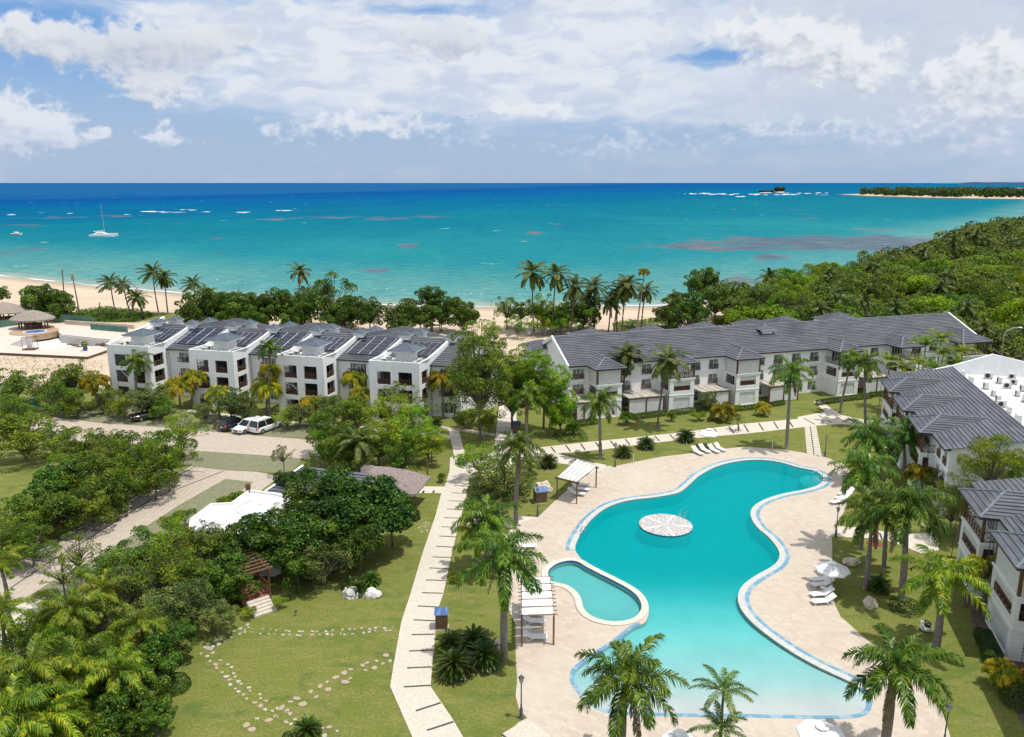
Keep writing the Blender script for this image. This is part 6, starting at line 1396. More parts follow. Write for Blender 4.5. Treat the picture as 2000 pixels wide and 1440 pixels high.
rs = np.random.RandomState(2); mb = MB(); mb.lathe([(20, -1), (18, 3), (10, 6), (0, 7)], M['rock'], (0, 0, 0), 10); mb.lathe([(26, -1), (20, 2), (0, 3)], M['rock'], (-48, 0, 0), 9); mb.build('rock', isl2)
d = unit(rs.normal(size=(900, 3))); A_ = np.where(rs.rand(900, 1) < .65, d * np.array([19, 14, 9]) + np.array([0, 0, 13]), d * np.array([26, 10, 4]) + np.array([-46, 0, 5])); V, q = leaf_quads(A_, d, 5, rs, .8); o = bpy.data.objects.new('crown', mesh_np('crown', V, q, [M['L_far']])); COL.objects.link(o); o.parent = isl2
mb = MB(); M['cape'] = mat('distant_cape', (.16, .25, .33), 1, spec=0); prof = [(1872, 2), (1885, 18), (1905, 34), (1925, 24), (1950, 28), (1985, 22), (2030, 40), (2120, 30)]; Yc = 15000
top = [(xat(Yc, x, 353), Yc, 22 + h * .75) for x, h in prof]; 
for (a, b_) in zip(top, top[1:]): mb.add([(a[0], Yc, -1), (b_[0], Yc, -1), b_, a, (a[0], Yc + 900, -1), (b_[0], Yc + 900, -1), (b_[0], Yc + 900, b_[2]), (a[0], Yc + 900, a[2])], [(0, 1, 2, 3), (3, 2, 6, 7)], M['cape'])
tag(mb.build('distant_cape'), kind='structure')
# creeper patches on the sand
def creeper(name, poly, n, h, label, m='L_vine', leaf=.3):
    rs = np.random.RandomState(n); pr = random.Random(n); pl = [tuple(p[:2]) for p in GP(poly, 0)]; xs = [p[0] for p in pl]; ys = [p[1] for p in pl]; A = []
    while len(A) < n:
        x, y = pr.uniform(min(xs), max(xs)), pr.uniform(min(ys), max(ys))
        if inside((x, y), pl) and noise.noise(Vector((x / 5, y / 5, n))) > -.45: A.append((x, y, ground_z(x, y) + pr.uniform(.05, h) * (1 + noise.noise(Vector((x / 3, y / 3, 1))))))
    A = np.array(A); V, q = leaf_quads(A, unit(rs.normal(size=A.shape) * .5 + np.array([0, 0, 1])), leaf, rs, .8); o = bpy.data.objects.new(name, mesh_np(name, V, q, [M[m]])); COL.objects.link(o); tag(o, label, 'creeper', kind='stuff')
creeper('beach_creeper', [(105, 622), (150, 612), (200, 604), (260, 608), (300, 616), (270, 630), (130, 630)], 9000, .9, 'green creeper covering the sand behind the empty pool', leaf=.42)
creeper('dune_creeper', [(1195, 632), (1240, 625), (1320, 622), (1330, 640), (1260, 650), (1200, 648)], 5000, .5, 'yellowish dune creeper behind the long building', leaf=.34)
creeper('yellow_shrubs', [(1385, 625), (1450, 618), (1455, 632), (1400, 636)], 3000, 1.2, 'yellow-leaved shrubs behind the roof of the long building', 'L_palmy', .36)
creeper('seedlings', [(0, 700), (60, 698), (200, 706), (205, 730), (100, 735), (0, 730)], 900, .35, 'dry seedlings dotted over the sandy lot', 'L_olive', .22)
# ================================================================== pool furniture
def make_lounger():
    e = empty('sun_lounger'); mb = MB()      # head towards +y
    for s in (-.31, .31): mb.tube([(s, -.95, .30), (s, .25, .30), (s, .98, .78)], .028, M['wpl'], 5)
    for y, z in ((-.95, .30), (.25, .30), (.98, .78)): mb.tube([(-.31, y, z), (.31, y, z)], .024, M['wpl'], 5)
    mb.build('frame', e)
    for s in (-.31, .31): mb = MB(); mb.tube([(s, -.72, .29), (s, -.85, 0)], .026, M['wpl'], 5); mb.build('leg', e); mb = MB(); mb.tube([(s, .05, .29), (s, .55, 0), (s, .62, .52)], .026, M['wpl'], 5); mb.build('leg', e)
    mb = MB(); mb.box(-.29, .29, -.93, .25, .305, .325, M['sling']); mb.build('seat', e)
    mb = MB(); mb.add([(-.29, .25, .325), (.29, .25, .325), (.29, .97, .80), (-.29, .97, .80), (-.29, .26, .305), (.29, .26, .305), (.29, .98, .78), (-.29, .98, .78)], [(0, 1, 2, 3), (7, 6, 5, 4), (0, 4, 5, 1), (2, 6, 7, 3), (1, 5, 6, 2), (0, 3, 7, 4)], M['sling']); mb.build('backrest', e)
    return e
L0 = make_lounger(); used = [False]
def lounger(px, py, deg, label, group):
    p = G(px, py); o = L0 if not used[0] else copy_tree(L0); used[0] = True
    o.location = (p.x, p.y, .035); o.rotation_euler.z = math.radians(deg); tag(o, label, 'sun lounger', group); return o
for px, py, lab in [(1362, 887, 'leftmost of the four white loungers at the upper deck edge'), (1376, 883, 'second of the four white loungers at the upper deck edge'), (1394, 883, 'third of the four white loungers, right of the umbrella pole'), (1406, 880, 'rightmost of the four white loungers at the upper deck edge')]: lounger(px, py, 24, lab, 'loungers at the upper deck edge')
for px, py, lab in [(1604, 1137, 'white lounger farthest under the right umbrella'), (1605, 1147, 'second white lounger under the right umbrella'), (1604, 1166, 'third lounger, just before the round table on the right'), (1607, 1180, 'nearest of the four loungers at the right deck edge')]: lounger(px, py, -84, lab, 'loungers under the right umbrella')
for px, py, lab in [(1652, 968, 'farthest of the three loungers shaded by palms at the right'), (1646, 976, 'middle of the three loungers shaded by palms at the right'), (1637, 984, 'nearest of the three loungers shaded by palms at the right')]: lounger(px, py, -72, lab, 'loungers below the palms on the right')
for px, py, lab in [(1126, 968, 'nearest lounger under the upper pergola'), (1134, 959, 'middle lounger under the upper pergola'), (1137, 951, 'farthest lounger under the upper pergola')]: lounger(px, py, 72, lab, 'loungers under the upper pergola')
for px, py, lab in [(1044, 1250, 'nearest lounger under the lower pergola'), (1041, 1219, 'middle lounger under the lower pergola'), (1040, 1206, 'farthest lounger under the lower pergola')]: lounger(px, py, 88, lab, 'loungers under the lower pergola')
lounger(1028, 1072, 96, 'white lounger sticking out right of the palm crown', 'loungers half hidden by the palm'); lounger(1024, 1085, 96, 'white lounger mostly behind the palm fronds', 'loungers half hidden by the palm')
def side_table(px, py, label):
    e = empty('side_table', G(px, py, .035)); tag(e, label, 'side table'); mb = MB(); mb.lathe([(0, .46), (.24, .46), (.25, .44), (.24, .42), (0, .42)], M['wpl'], (0, 0, 0), 18); mb.build('table_top', e)
    for k in range(3): a = k * 2.09; mb = MB(); mb.tube([(.17 * math.cos(a), .17 * math.sin(a), .42), (.22 * math.cos(a), .22 * math.sin(a), 0)], .02, M['wpl'], 5); mb.build('leg', e)
side_table(1607, 1157, 'small round white table between the loungers at the right'); side_table(1031, 1235, 'round white table between the lower pergola loungers'); side_table(1026, 1213, 'farther round white table under the lower pergola')
def umbrella(px, py, R, h, label, rz=.3):
    e = empty('sunshade', G(px, py, .035), rz); tag(e, label, 'umbrella'); mb = MB(); mb.tube([(0, 0, 0), (0, 0, h + .28)], .03, M['alu'], 8); mb.build('pole', e)
    mb = MB(); mb.lathe([(0, .1), (.24, .09), (.27, .02), (.27, 0)], M['conc'], (0, 0, 0), 12); mb.build('base', e)
    mb = MB(); n = 8; apx = (0, 0, h + .2)
    for k in range(n):
        a, b_ = 2 * math.pi * k / n, 2 * math.pi * (k + 1) / n; P = [Vector((R * math.cos(t), R * math.sin(t), h - .42)) for t in (a, b_)]; q = [p.lerp(Vector(apx), .5) + Vector((0, 0, .05)) for p in P]; m_ = (P[0] + P[1]) / 2 + Vector((0, 0, .03)); mq = (q[0] + q[1]) / 2 - Vector((0, 0, .03))
        mb.face([P[0], m_, mq, q[0]], M['canvas']); mb.face([m_, P[1], q[1], mq], M['canvas']); mb.face([q[0], mq, apx], M['canvas']); mb.face([mq, q[1], apx], M['canvas'])
        for u, w in ((P[0], m_), (m_, P[1])): mb.face([u, w, w - Vector((0, 0, .13)), u - Vector((0, 0, .13))], M['canvas'])
    mb.build('canopy', e)
    for k in range(n): a = 2 * math.pi * k / n; mb = MB(); mb.tube([(0, 0, h + .14), (R * .97 * math.cos(a), R * .97 * math.sin(a), h - .43)], .012, M['alu'], 4, False); mb.build('rib', e)
    mb = MB(); mb.lathe([(.42, h + .16), (.0, h + .34)], M['canvas'], (0, 0, 0), 8); mb.build('vent', e)
umbrella(1383, 872, 1.35, 2.2, 'open white umbrella behind the four loungers at the upper deck edge'); umbrella(1622, 1152, 1.45, 2.35, 'open white umbrella over the loungers at the right deck edge')
umbrella(1600, 1482, 1.45, 2.1, 'white umbrella cut by the bottom edge below the pool end'); umbrella(1325, 1490, 1.1, 1.9, 'white umbrella peeking at the bottom edge right of the large palm')
def pergola(c, label, xn=5, hgt=2.35):
    """c: four ground corners near-left, near-right, far-right, far-left"""
    P = [G(*p) for p in c]; e = empty('pergola', (P[0].x, P[0].y, .03)); tag(e, label, 'pergola'); o = P[0].copy(); Q = [p - o for p in P]
    for q in Q: mb = MB(); mb.box(q.x - .07, q.x + .07, q.y - .07, q.y + .07, 0, hgt, M['wood']); mb.build('post', e)
    up = lambda q, z: Vector((q.x, q.y, z))
    for a, b_ in ((0, 3), (1, 2)):
        d = (Q[b_] - Q[a]).normalized() * .3; mb = MB(); p, q = up(Q[a] - d, hgt), up(Q[b_] + d, hgt); s = Vector((-d.y, d.x, 0)).normalized() * .05; mb.add([p - s, p + s, q + s, q - s, p - s + Vector((0, 0, .16)), p + s + Vector((0, 0, .16)), q + s + Vector((0, 0, .16)), q - s + Vector((0, 0, .16))], [(0, 1, 2, 3), (7, 6, 5, 4), (0, 4, 5, 1), (2, 6, 7, 3), (1, 5, 6, 2), (0, 3, 7, 4)], M['brown']); mb.build('beam', e)
    N = xn * 2
    for k in range(N + 1):
        t = k / N; a, b_ = Q[0].lerp(Q[3], t), Q[1].lerp(Q[2], t); d = (b_ - a).normalized() * .28; p, q = up(a - d, hgt + .17), up(b_ + d, hgt + .17)
        if k % 2 == 0 or True: mb = MB(); mb.tube([p, q], .045, M['brown'], 4); mb.build('rafter', e)
    for k in range(xn):
        t0, t1 = (k + .04) / xn, (k + .86) / xn; m = 6; mb = MB(); row = []
        for i in range(m + 1):
            t = t0 + (t1 - t0) * i / m; z = hgt + .25 - .07 * math.sin(math.pi * ((i * 2) % m) / m); row.append((up(Q[0].lerp(Q[3], t), z), up(Q[1].lerp(Q[2], t), z)))
        for a, b_ in zip(row, row[1:]): mb.face([a[0], a[1], b_[1], b_[0]], M['canvas'])
        mb.build('canopy_strip', e)
    return e
pergola([(1126, 985), (1164, 953), (1126, 938), (1088, 975)], 'wooden pergola with white fabric strips at the upper left of the deck', 5)
pergola([(1019, 1263), (1081, 1260), (1073, 1182), (1019, 1184)], 'wooden pergola with white fabric strips left of the wading pool', 5)
# ------------------------------------------------------------------ lamp posts, signs
def lamp(px, py, label, h=3.1):
    e = empty('lamp_post', G(px, py, .03)); tag(e, label, 'lamp post', 'lamp posts around the pool'); mb = MB()
    mb.lathe([(.17, 0), (.17, .08), (.11, .14), (.10, .55), (.13, .62), (.07, .72), (.055, .9), (.075, .95), (.045, 1.0), (.04, h - .62), (.07, h - .56), (.03, h - .5)], M['lampm'], (0, 0, 0), 10); mb.build('post', e)
    mb = MB(); mb.lathe([(.09, h - .5), (.17, h - .14), (.165, h - .14)], M['lglass'], (0, 0, 0), 6); o = mb.build('lantern_glass', e)
    mb = MB(); mb.lathe([(.22, h - .14), (.10, h - .02), (.03, h + .02), (.03, h + .08), (0, h + .1)], M['lampm'], (0, 0, 0), 6)
    for k in range(6): a = k * math.pi / 3; mb.tube([(.09 * math.cos(a), .09 * math.sin(a), h - .5), (.175 * math.cos(a), .175 * math.sin(a), h - .14)], .012, M['lampm'], 4)
    mb.build('lantern_frame', e)
lamp(1018, 1402, 'lamp post at the lower left corner of the deck'); lamp(1050, 1008, 'lamp post before the blue-roofed kiosk near the upper pergola'); lamp(1201, 912, 'lamp post where the diagonal path meets the deck'); lamp(1611, 892, 'lamp post right of the stepped slat path', 2.9); lamp(1632, 1048, 'lamp post at the right deck edge by the lawn corner'); lamp(1842, 1462, 'lamp post at the bottom edge on the right')
def signpost(px, py, h, w, bh, label):
    e = empty('signpost', G(px, py, .03)); tag(e, label, 'sign'); mb = MB(); mb.tube([(0, 0, 0), (0, 0, h)], .05 if not bh else .03, M['awn'], 6); mb.build('post', e)
    if bh: mb = MB(); mb.box(-w / 2, w / 2, -.03, .03, h - bh, h, M['awn']); mb.box(-w / 2 + .07, w / 2 - .07, -.034, -.03, h - bh + .07, h - .07, M['canopy']); mb.build('board', e)
signpost(1237, 907, 1.35, 0, 0, 'plain white depth-marker post at the upper deck edge'); signpost(1508, 879, 1.3, 0, 0, 'white marker post below the tall palm at the upper deck edge'); signpost(1606, 838, 1.5, .55, .65, 'small notice board on a post at the paths crossing')
for px, py, rz, lab in [(1712, 1158, .3, 'green hose reel stake')][:0]: pass
# ------------------------------------------------------------------ wooden kiosks with blue roofs
def kiosk(px, py, rz, s, h, label):
    e = empty('wooden_bin_housing', G(px, py, .0), rz); tag(e, label, 'bin housing'); mb = MB(); mb.box(-s, s, -s * .9, s * .9, .06, h, M['wood'])
    for k in range(1, 9): z = h * k / 9; mb.box(-s - .012, s + .012, -s * .9 - .012, s * .9 + .012, z - .02, z + .004, M['brown'])
    mb.build('body', e); mb = MB(); mb.box(-s - .06, s + .06, -s * .9 - .06, s * .9 + .06, 0, .06, M['conc']); mb.build('plinth', e)
    mb = MB(); r = s + .08; mb.add([(-r, -r, h + .02), (r, -r, h + .02), (r, 0, h + .42), (-r, 0, h + .42), (-r, r, h + .02), (r, r, h + .02)], [(0, 1, 2, 3), (3, 2, 5, 4)], M['blueroof']); mb.add([(-s, -s * .9, h), (-s, s * .9, h), (-s, 0, h + .38), (s, -s * .9, h), (s, s * .9, h), (s, 0, h + .38)], [(0, 1, 2), (3, 4, 5)], M['wood']); mb.build('roof', e)
kiosk(863, 1226, .02, .46, 1.35, 'wooden bin housing with blue gable roof on the garden path edge'); kiosk(1055, 980, .25, .62, 1.35, 'wooden bin housing with blue roof on the lawn near the upper pergola'); kiosk(205, 793, .1, .9, 1.6, 'red-brown bin housing with blue roof at the far left parking'); kiosk(1009, 846, 0, .5, 1.35, 'bin housing with blue roof under the palms of the north path')
# ------------------------------------------------------------------ boulders and planters
def rock(px, py, r, hz, m, label, seed, flat=.7):
    import bmesh
    bm = bmesh.new(); bmesh.ops.create_icosphere(bm, subdivisions=4, radius=1); rr = random.Random(seed); sx, sy = rr.uniform(.85, 1.2), rr.uniform(.7, 1)
    for v in bm.verts:
        n = noise.fractal(v.co * 1.1 + Vector((seed, 0, 0)), 1, 2, 4); v.co *= 1 + .38 * n; v.co = Vector((v.co.x * r * sx, v.co.y * r * sy, max(-.1, v.co.z * r * flat + r * flat * .45)))
    me = bpy.data.meshes.new('boulder'); bm.to_mesh(me); bm.free(); me.materials.append(M[m]); o = bpy.data.objects.new('boulder', me); COL.objects.link(o); o.location = G(px, py, 0); tag(o, label, 'boulder')
rock(1063, 957, .95, 0, 'rock', 'flat-topped beige boulder behind the blue-roofed kiosk', 3); rock(966, 1268, .55, 0, 'rock', 'beige boulder behind the group of four cycads', 5, .95); rock(687, 1165, .75, 0, 'rockw', 'white boulder left of the dark cycad', 7, .8); rock(727, 1163, .75, 0, 'rockw', 'white flat boulder right of the dark cycad', 9, .5); rock(1662, 1101, .75, 0, 'rock', 'flat pale boulder under the right palms', 11, .5); rock(1699, 1184, .6, 0, 'rock', 'upright pale boulder on the right lawn below the cycad', 13, .95)
c = G(1708, 1062); mb = MB(); mb.lathe([(.75, 0), (.7, .06), (0, .09)], M['bark_red'], (0, 0, 0), 18); o = mb.build('bark_mulch_patch'); o.location = (c.x, c.y, 0); tag(o, 'ring of red bark mulch behind the flat pale boulder', 'mulch', kind='stuff')
for x, y in ((1070, 912), (1217, 894), (1262, 877), (1339, 863)):
    c = G(x, y); mb = MB(); mb.lathe([(1.0, 0), (.9, .03), (0, .05)], M['soil'], (0, 0, 0), 18); o = mb.build('mulch_ring'); o.location = (c.x, c.y, .012); tag(o, 'dark mulch ring under a cycad above the deck', 'mulch', 'mulch rings under the cycads')
e = empty('swan_planter', G(1808, 1232), .5); tag(e, 'white swan-shaped planter with a dark plant on the right lawn', 'planter'); mb = MB()
mb.lathe([(.10, 0), (.36, .10), (.46, .32), (.40, .48), (.34, .42)], M['wpl'], (0, 0, 0), 18); mb.tube([(-.34, 0, .34), (-.52, 0, .62), (-.46, 0, .90), (-.60, 0, 1.0), (-.80, 0, .92)], [.13, .10, .09, .11, .03], M['wpl'], 10); mb.build('body', e)
rs = np.random.RandomState(3); d = unit(rs.normal(size=(500, 3))); V, q = leaf_quads(d * .34 + np.array([0, 0, .55]), d, .1, rs); o = bpy.data.objects.new('plant', mesh_np('plant', V, q, [M['L_hedge']])); COL.objects.link(o); o.parent = e
mb = MB(); mb.tube([(-.76, .0, .93), (-.95, 0, .86)], [.04, .01], M['acdark'], 6); mb.build('beak', e)
# ------------------------------------------------------------------ stairs and garden pergola of the white-roofed building
a, b_ = G(497, 1208), G(541, 1193); w = (b_ - a); L = w.length; an = math.atan2(w.y, w.x); e = empty('garden_stairs', (a.x, a.y, 0), an); tag(e, 'pale five-step stairs leading up to the wooden garden pergola', 'stairs')
for k in range(5): mb = MB(); mb.box(0, L, k * .34, 2.2, k * .13 + (.002 if k else -.02), (k + 1) * .13, M['path2']); mb.build('step', e)
e = empty('garden_pergola', (a.x, a.y, 0), an); tag(e, 'red-brown wooden pergola bridge at the top of the garden stairs', 'pergola'); y0, y1 = 1.75, 6.6
mb = MB(); mb.box(-.25, L + .25, y0, y1, .5, .66, M['decking']); mb.build('floor', e)
for x in (-.2, L + .2):
    for y in (y0 + .1, (y0 + y1) / 2, y1 - .1): mb = MB(); mb.box(x - .07, x + .07, y - .07, y + .07, 0, 2.9, M['brown']); mb.build('post', e)
    mb = MB(); mb.box(x - .06, x + .06, y0 - .3, y1, 2.9, 3.05, M['brown']); mb.build('beam', e)
    mb = MB()
    for z in (.75, 1.5): mb.box(x - .03, x + .03, y0 + .1, y1 - .1, z, z + .08, M['brown'])
    for k in range(16): y = y0 + .2 + k * .29; mb.tube([(x, y, .75), (x, y + .28, 1.5)], .022, M['brown'], 4); mb.tube([(x, y + .28, .75), (x, y, 1.5)], .022, M['brown'], 4)
    mb.build('railing', e)
for k in range(9): y = y0 - .2 + k * .6; mb = MB(); mb.box(-.5, L + .5, y, y + .09, 3.06, 3.2, M['wood']); mb.build('rafter', e)
# white roofed building
Zr = 3.3; RW = [G(*p, Zr) for p in [(372, 1018), (412, 988), (452, 986), (486, 961), (545, 968), (640, 1000), (600, 1035), (530, 1062), (430, 1058), (368, 1040)]]
e = empty('service_building'); tag(e, 'low white flat-roofed building hidden in dark sea grape trees', 'building'); mb = MB(); Q = D2(RW); mb.prism(offset(Q, -.3), 0, Zr - .05, M['plain']); mb.build('wall', e)
mb = MB(); mb.sheet(Q, Zr + .02, M['stainroof']); n = len(Q); In = offset(Q, -.22)
for i in range(n):
    a, b_, c, d = Q[i], Q[(i + 1) % n], In[(i + 1) % n], In[i]; zt = Zr + .26
    mb.face([(a.x, a.y, zt), (b_.x, b_.y, zt), (c.x, c.y, zt), (d.x, d.y, zt)], M['plain']); mb.face([(a.x, a.y, Zr - .2), (b_.x, b_.y, Zr - .2), (b_.x, b_.y, zt), (a.x, a.y, zt)], M['plain']); mb.face([(d.x, d.y, Zr), (c.x, c.y, Zr), (c.x, c.y, zt), (d.x, d.y, zt)], M['plain'])
mb.build('roof', e); pv = G(485, 958, 3.5); mb = MB(); mb.box(pv.x - .2, pv.x + .2, pv.y - .2, pv.y + .2, 3.2, 4.2, M['brown']); mb.build('vent_stack', e)
# long dark roof with thatched end
e = empty('restaurant_building'); tag(e, 'building with a dark ridged roof running into a palm-thatched end by the garden path', 'building')
A_, B_ = G(517, 962, 3.0), G(592, 911, 4.4); dx = (G(735, 930, 4.2) - B_); C_ = B_ + Vector((dx.x, dx.y, 0)); D_ = A_ + Vector((dx.x * 1.0, dx.y * 1.0, 0)); D_.z = 3.0
mb = MB(); mb.roof(A_, D_, C_, B_, M['tile']); mb.build('tile_roof', e); mb = MB(); mb.tube([A_ + Vector((0, 0, .1)), B_ + Vector((0, 0, .1))], .13, M['plain'], 5); mb.build('verge', e)
mb = MB(); q = [Vector((A_.x, A_.y, 0)), Vector((D_.x, D_.y, 0)), Vector((C_.x, C_.y, 0)), Vector((B_.x, B_.y, 0))]; mb.prism(offset(D2(q), -.5), 0, 2.8, M['plain']); mb.build('wall', e)
def thatch_roof(name, eaves, ridge, m, parent=None, fringe=.35, nse=.12, sub=12):
    """hipped thatch: eave outline (points with z) and ridge points; rough surface"""
    mb = MB(); n = len(eaves)
    def near(p): 
        best = None
        for a, b_ in zip(ridge, ridge[1:] or ridge):
            ab = b_ - a; t = max(0, min(1, (p - a).dot(ab) / max(ab.length_squared, 1e-6))); q = a + ab * t
            if best is None or (q - p).length < (best - p).length: best = q
        return best
    P = []
    for i in range(n):
        a, b_ = eaves[i], eaves[(i + 1) % n]; k = max(2, int((b_ - a).length / .35))
        for j in range(k): P.append(a.lerp(b_, j / k))
    m_ = len(P); vs = []
    for i in range(sub + 1):
        t = i / sub
        for p in P:
            r = near(p) if len(ridge) > 1 else ridge[0]; q = p.lerp(r, t); q.z += .22 * math.sin(math.pi * t) + (noise.noise(q * 2.3) * nse + noise.noise(q * 6) * nse * .6 if t < 1 else 0); vs.append(q)
    for p in P: vs.append(Vector((p.x, p.y, p.z - fringe * (.6 + .6 * noise.noise(p * 5)))))
    fs = [(i * m_ + j, i * m_ + (j + 1) % m_, (i + 1) * m_ + (j + 1) % m_, (i + 1) * m_ + j) for i in range(sub) for j in range(m_)]; bq = (sub + 1) * m_
    fs += [(bq + j, bq + (j + 1) % m_, (j + 1) % m_, j) for j in range(m_)]; mb.add(vs, fs, M[m]); return mb.build(name, parent)
E_ = [G(700, 968, 2.6), G(812, 966, 2.5), G(842, 931, 2.6), G(705, 912, 2.9)]
thatch_roof('thatch_roof', E_, [G(730, 912, 4.2), G(745, 913, 4.15)], 'thatch', e)
for p in ((812, 975), (838, 942), (760, 975)):
    q = G(*p); mb = MB(); mb.tube([(q.x - .2, q.y + .4, 0), (q.x - .2, q.y + .4, 2.6)], .09, M['wood'], 7); mb.build('post', e)
# ------------------------------------------------------------------ emptied pool with thatched huts, far left
TZ = .55; tp = D2(GP([(-120, 688), (0, 689), (171, 697), (232, 676), (262, 660), (262, 648), (130, 634), (60, 633), (0, 641), (-120, 655)], TZ))
e = empty('empty_pool_terrace'); tag(e, 'pale stone terrace around an emptied white pool on the far left', 'pool terrace'); mb = MB(); mb.sheet(tp, TZ, M['sand_stone'], [basin_o])
for i in range(len(tp)): a, b_ = tp[i], tp[(i + 1) % len(tp)]; mb.face([(a.x, a.y, -.5), (b_.x, b_.y, -.5), (b_.x, b_.y, TZ), (a.x, a.y, TZ)], M['soil'])
mb.build('deck', e); mb = MB()
for i in range(len(basin_o)): a, b_ = basin_o[i], basin_o[(i + 1) % len(basin_o)]; mb.face([(a.x, a.y, -1.1), (b_.x, b_.y, -1.1), (b_.x, b_.y, TZ), (a.x, a.y, TZ)], M['conc'])
mb.sheet(basin_o, -1.05, M['flatroof']); mb.build('basin', e)
def tf(x, y): return G(x, y, TZ)
p0, p1 = tf(118, 655), tf(212, 666); mb = MB(); d = (p1 - p0).normalized(); s = Vector((-d.y, d.x, 0)) * .15; mb.prism([p0 - s, p1 - s, p1 + s, p0 + s], -1.0, TZ + .02, M['conc']); mb.build('divider', e)
c = tf(67, 648); o = empty('timber_platform', (c.x, c.y, TZ)); tag(o, 'round timber platform with a blue tub beside the emptied pool', 'platform'); mb = MB(); mb.lathe([(5.0, -1.2), (5.0, .12), (0, .12)], M['timber'], (0, 0, 0), 28); mb.build('deck', o)
mb = MB(); mb.lathe([(2.4, .13), (2.4, .24), (2.2, .24), (2.2, .17)], M['plain'], (.8, -1.0, 0), 24); mb.lathe([(2.2, .19), (0, .19)], M['blueroof'], (.8, -1.0, 0), 24); mb.build('tub', o)
def hut(px, py, R, hp, hr, label, np_=8):
    c = G(px, py, TZ); e = empty('thatched_hut', (c.x, c.y, TZ)); tag(e, label, 'thatched hut'); E_ = [Vector((R * math.cos(t), R * .8 * math.sin(t), hp)) for t in (2 * math.pi * k / 20 for k in range(20))]
    thatch_roof('thatch_roof', E_, [Vector((-.5, 0, hr)), Vector((.5, 0, hr))], 'thatch2', e, .5, .1, 8)
    for k in range(np_): t = 2 * math.pi * k / np_ + .3; mb = MB(); mb.tube([(R * .62 * math.cos(t), R * .5 * math.sin(t), 0), (R * .62 * math.cos(t), R * .5 * math.sin(t), hp + .6)], .17, M['brown'], 6); mb.build('post', e)
    mb = MB(); mb.lathe([(R * .38, 0), (R * .38, 1.1), (0, 1.1)], M['brown'], (0, 0, 0), 14); mb.build('counter', e)
hut(66, 641, 5.0, 2.4, 4.3, 'mushroom-shaped thatched hut on the far left terrace'); hut(14, 628, 5.6, 2.6, 4.8, 'large thatched hut behind the mushroom-shaped one, cut by the left edge'); hut(-30, 628, 6, 2.6, 4.8, 'thatched hut mostly outside the left edge')
def screen_fence(a, b_, h, n, label):
    A, B = G(*a, .3), G(*b_, .3); e = empty('screen_fence', (A.x, A.y, .3)); tag(e, label, 'fence'); d = B - A
    for k in range(n + 1): q = d * (k / n); mb = MB(); mb.tube([(q.x, q.y, 0), (q.x, q.y, h + .2)], .05, M['gnet'], 5); mb.build('post', e)
    for k in range(n):
        p, q = d * ((k + .04) / n), d * ((k + .96) / n); s = Vector((-d.y, d.x, 0)).normalized() * .015; mb = MB(); mb.prism([p - s, q - s, q + s, p + s], .1, h, M['gnet']); mb.build('mesh_panel', e)
screen_fence((0, 641), (54, 632), 1.7, 5, 'green mesh fence left of the thatched hut'); screen_fence((102, 627), (182, 634), 1.8, 8, 'green mesh fence right of the thatched hut'); screen_fence((178, 646), (250, 652), 1.6, 6, 'green mesh fence at the right end of the emptied pool')
e = empty('cabana_frame', tf(60, 683)); tag(e, 'open metal cabana frame on the edge of the emptied pool', 'cabana frame')
for x in (-1.1, 1.1):
    for y in (-.8, .8): mb = MB(); mb.tube([(x, y, 0), (x, y, 2.6)], .05, M['brown'], 5); mb.build('post', e)
mb = MB()
for z in (2.6,): mb.tube([(-1.1, -.8, z), (1.1, -.8, z), (1.1, .8, z), (-1.1, .8, z), (-1.1, -.8, z)], .05, M['brown'], 5)
mb.build('top_frame', e); mb = MB(); mb.box(-1.2, 1.2, -.9, .9, 0, .25, M['brown']); mb.build('base', e); mb = MB(); mb.box(-1.08, -.1, .78, .82, .3, 2.5, M['awn']); mb.build('curtain', e)
e = empty('potted_plant', tf(167, 685)); tag(e, 'blue glazed pot with a bushy plant at the emptied pool edge', 'potted plant'); mb = MB(); mb.lathe([(.25, 0), (.5, .4), (.35, .8), (.4, .85)], M['potblue'], (0, 0, 0), 12); mb.build('pot', e)
d = unit(rs.normal(size=(260, 3))); V, q = leaf_quads(d * .7 + np.array([0, 0, 1.4]), d, .25, rs); o = bpy.data.objects.new('plant', mesh_np('plant', V, q, [M['L_mid']])); COL.objects.link(o); o.parent = e
for k, (x, y) in enumerate([(142, 674), (150, 677), (160, 672), (146, 681)]):
    c = G(x, y, -1.04); mb = MB(); mb.box(-1.6, 1.6, -.2, .2, 0, .22, M['wood']); o = mb.build('timber_plank', loc=(c.x, c.y, c.z), rz=rnd.uniform(-.5, .5)); tag(o, 'weathered timber plank lying in the emptied pool', 'plank', 'planks in the emptied pool')
for k, (x, y) in enumerate([(192, 674), (202, 672)]): c = G(x, y, -1.04); rock(x, y + 3, .6, 0, 'soil', ['dark rubble heap left in the emptied pool corner', 'dark rubble heap right in the emptied pool corner'][k], 20 + k)
a, b_ = G(128, 632, .2), G(262, 641, .2); d = b_ - a; s = Vector((-d.y, d.x, 0)).normalized() * .2; mb = MB(); mb.prism([a - s, b_ - s, b_ + s, a + s], -.3, 1.0, M['sand_stone']); o = mb.build('beach_wall'); tag(o, 'low pale wall between the creeper patch and the emptied pool', 'wall')
pp = GP([(95, 697), (0, 830), (0, 845)], 0); a, b_ = G(-10, 822), G(78, 792); d = b_ - a; s = Vector((-d.y, d.x, 0)).normalized() * .12; mb = MB(); mb.prism([a - s, b_ - s, b_ + s, a + s], 0, 1.5, M['gnet']); tag(mb.build('screen_wall'), 'pale green screen wall behind the left trees', 'fence')
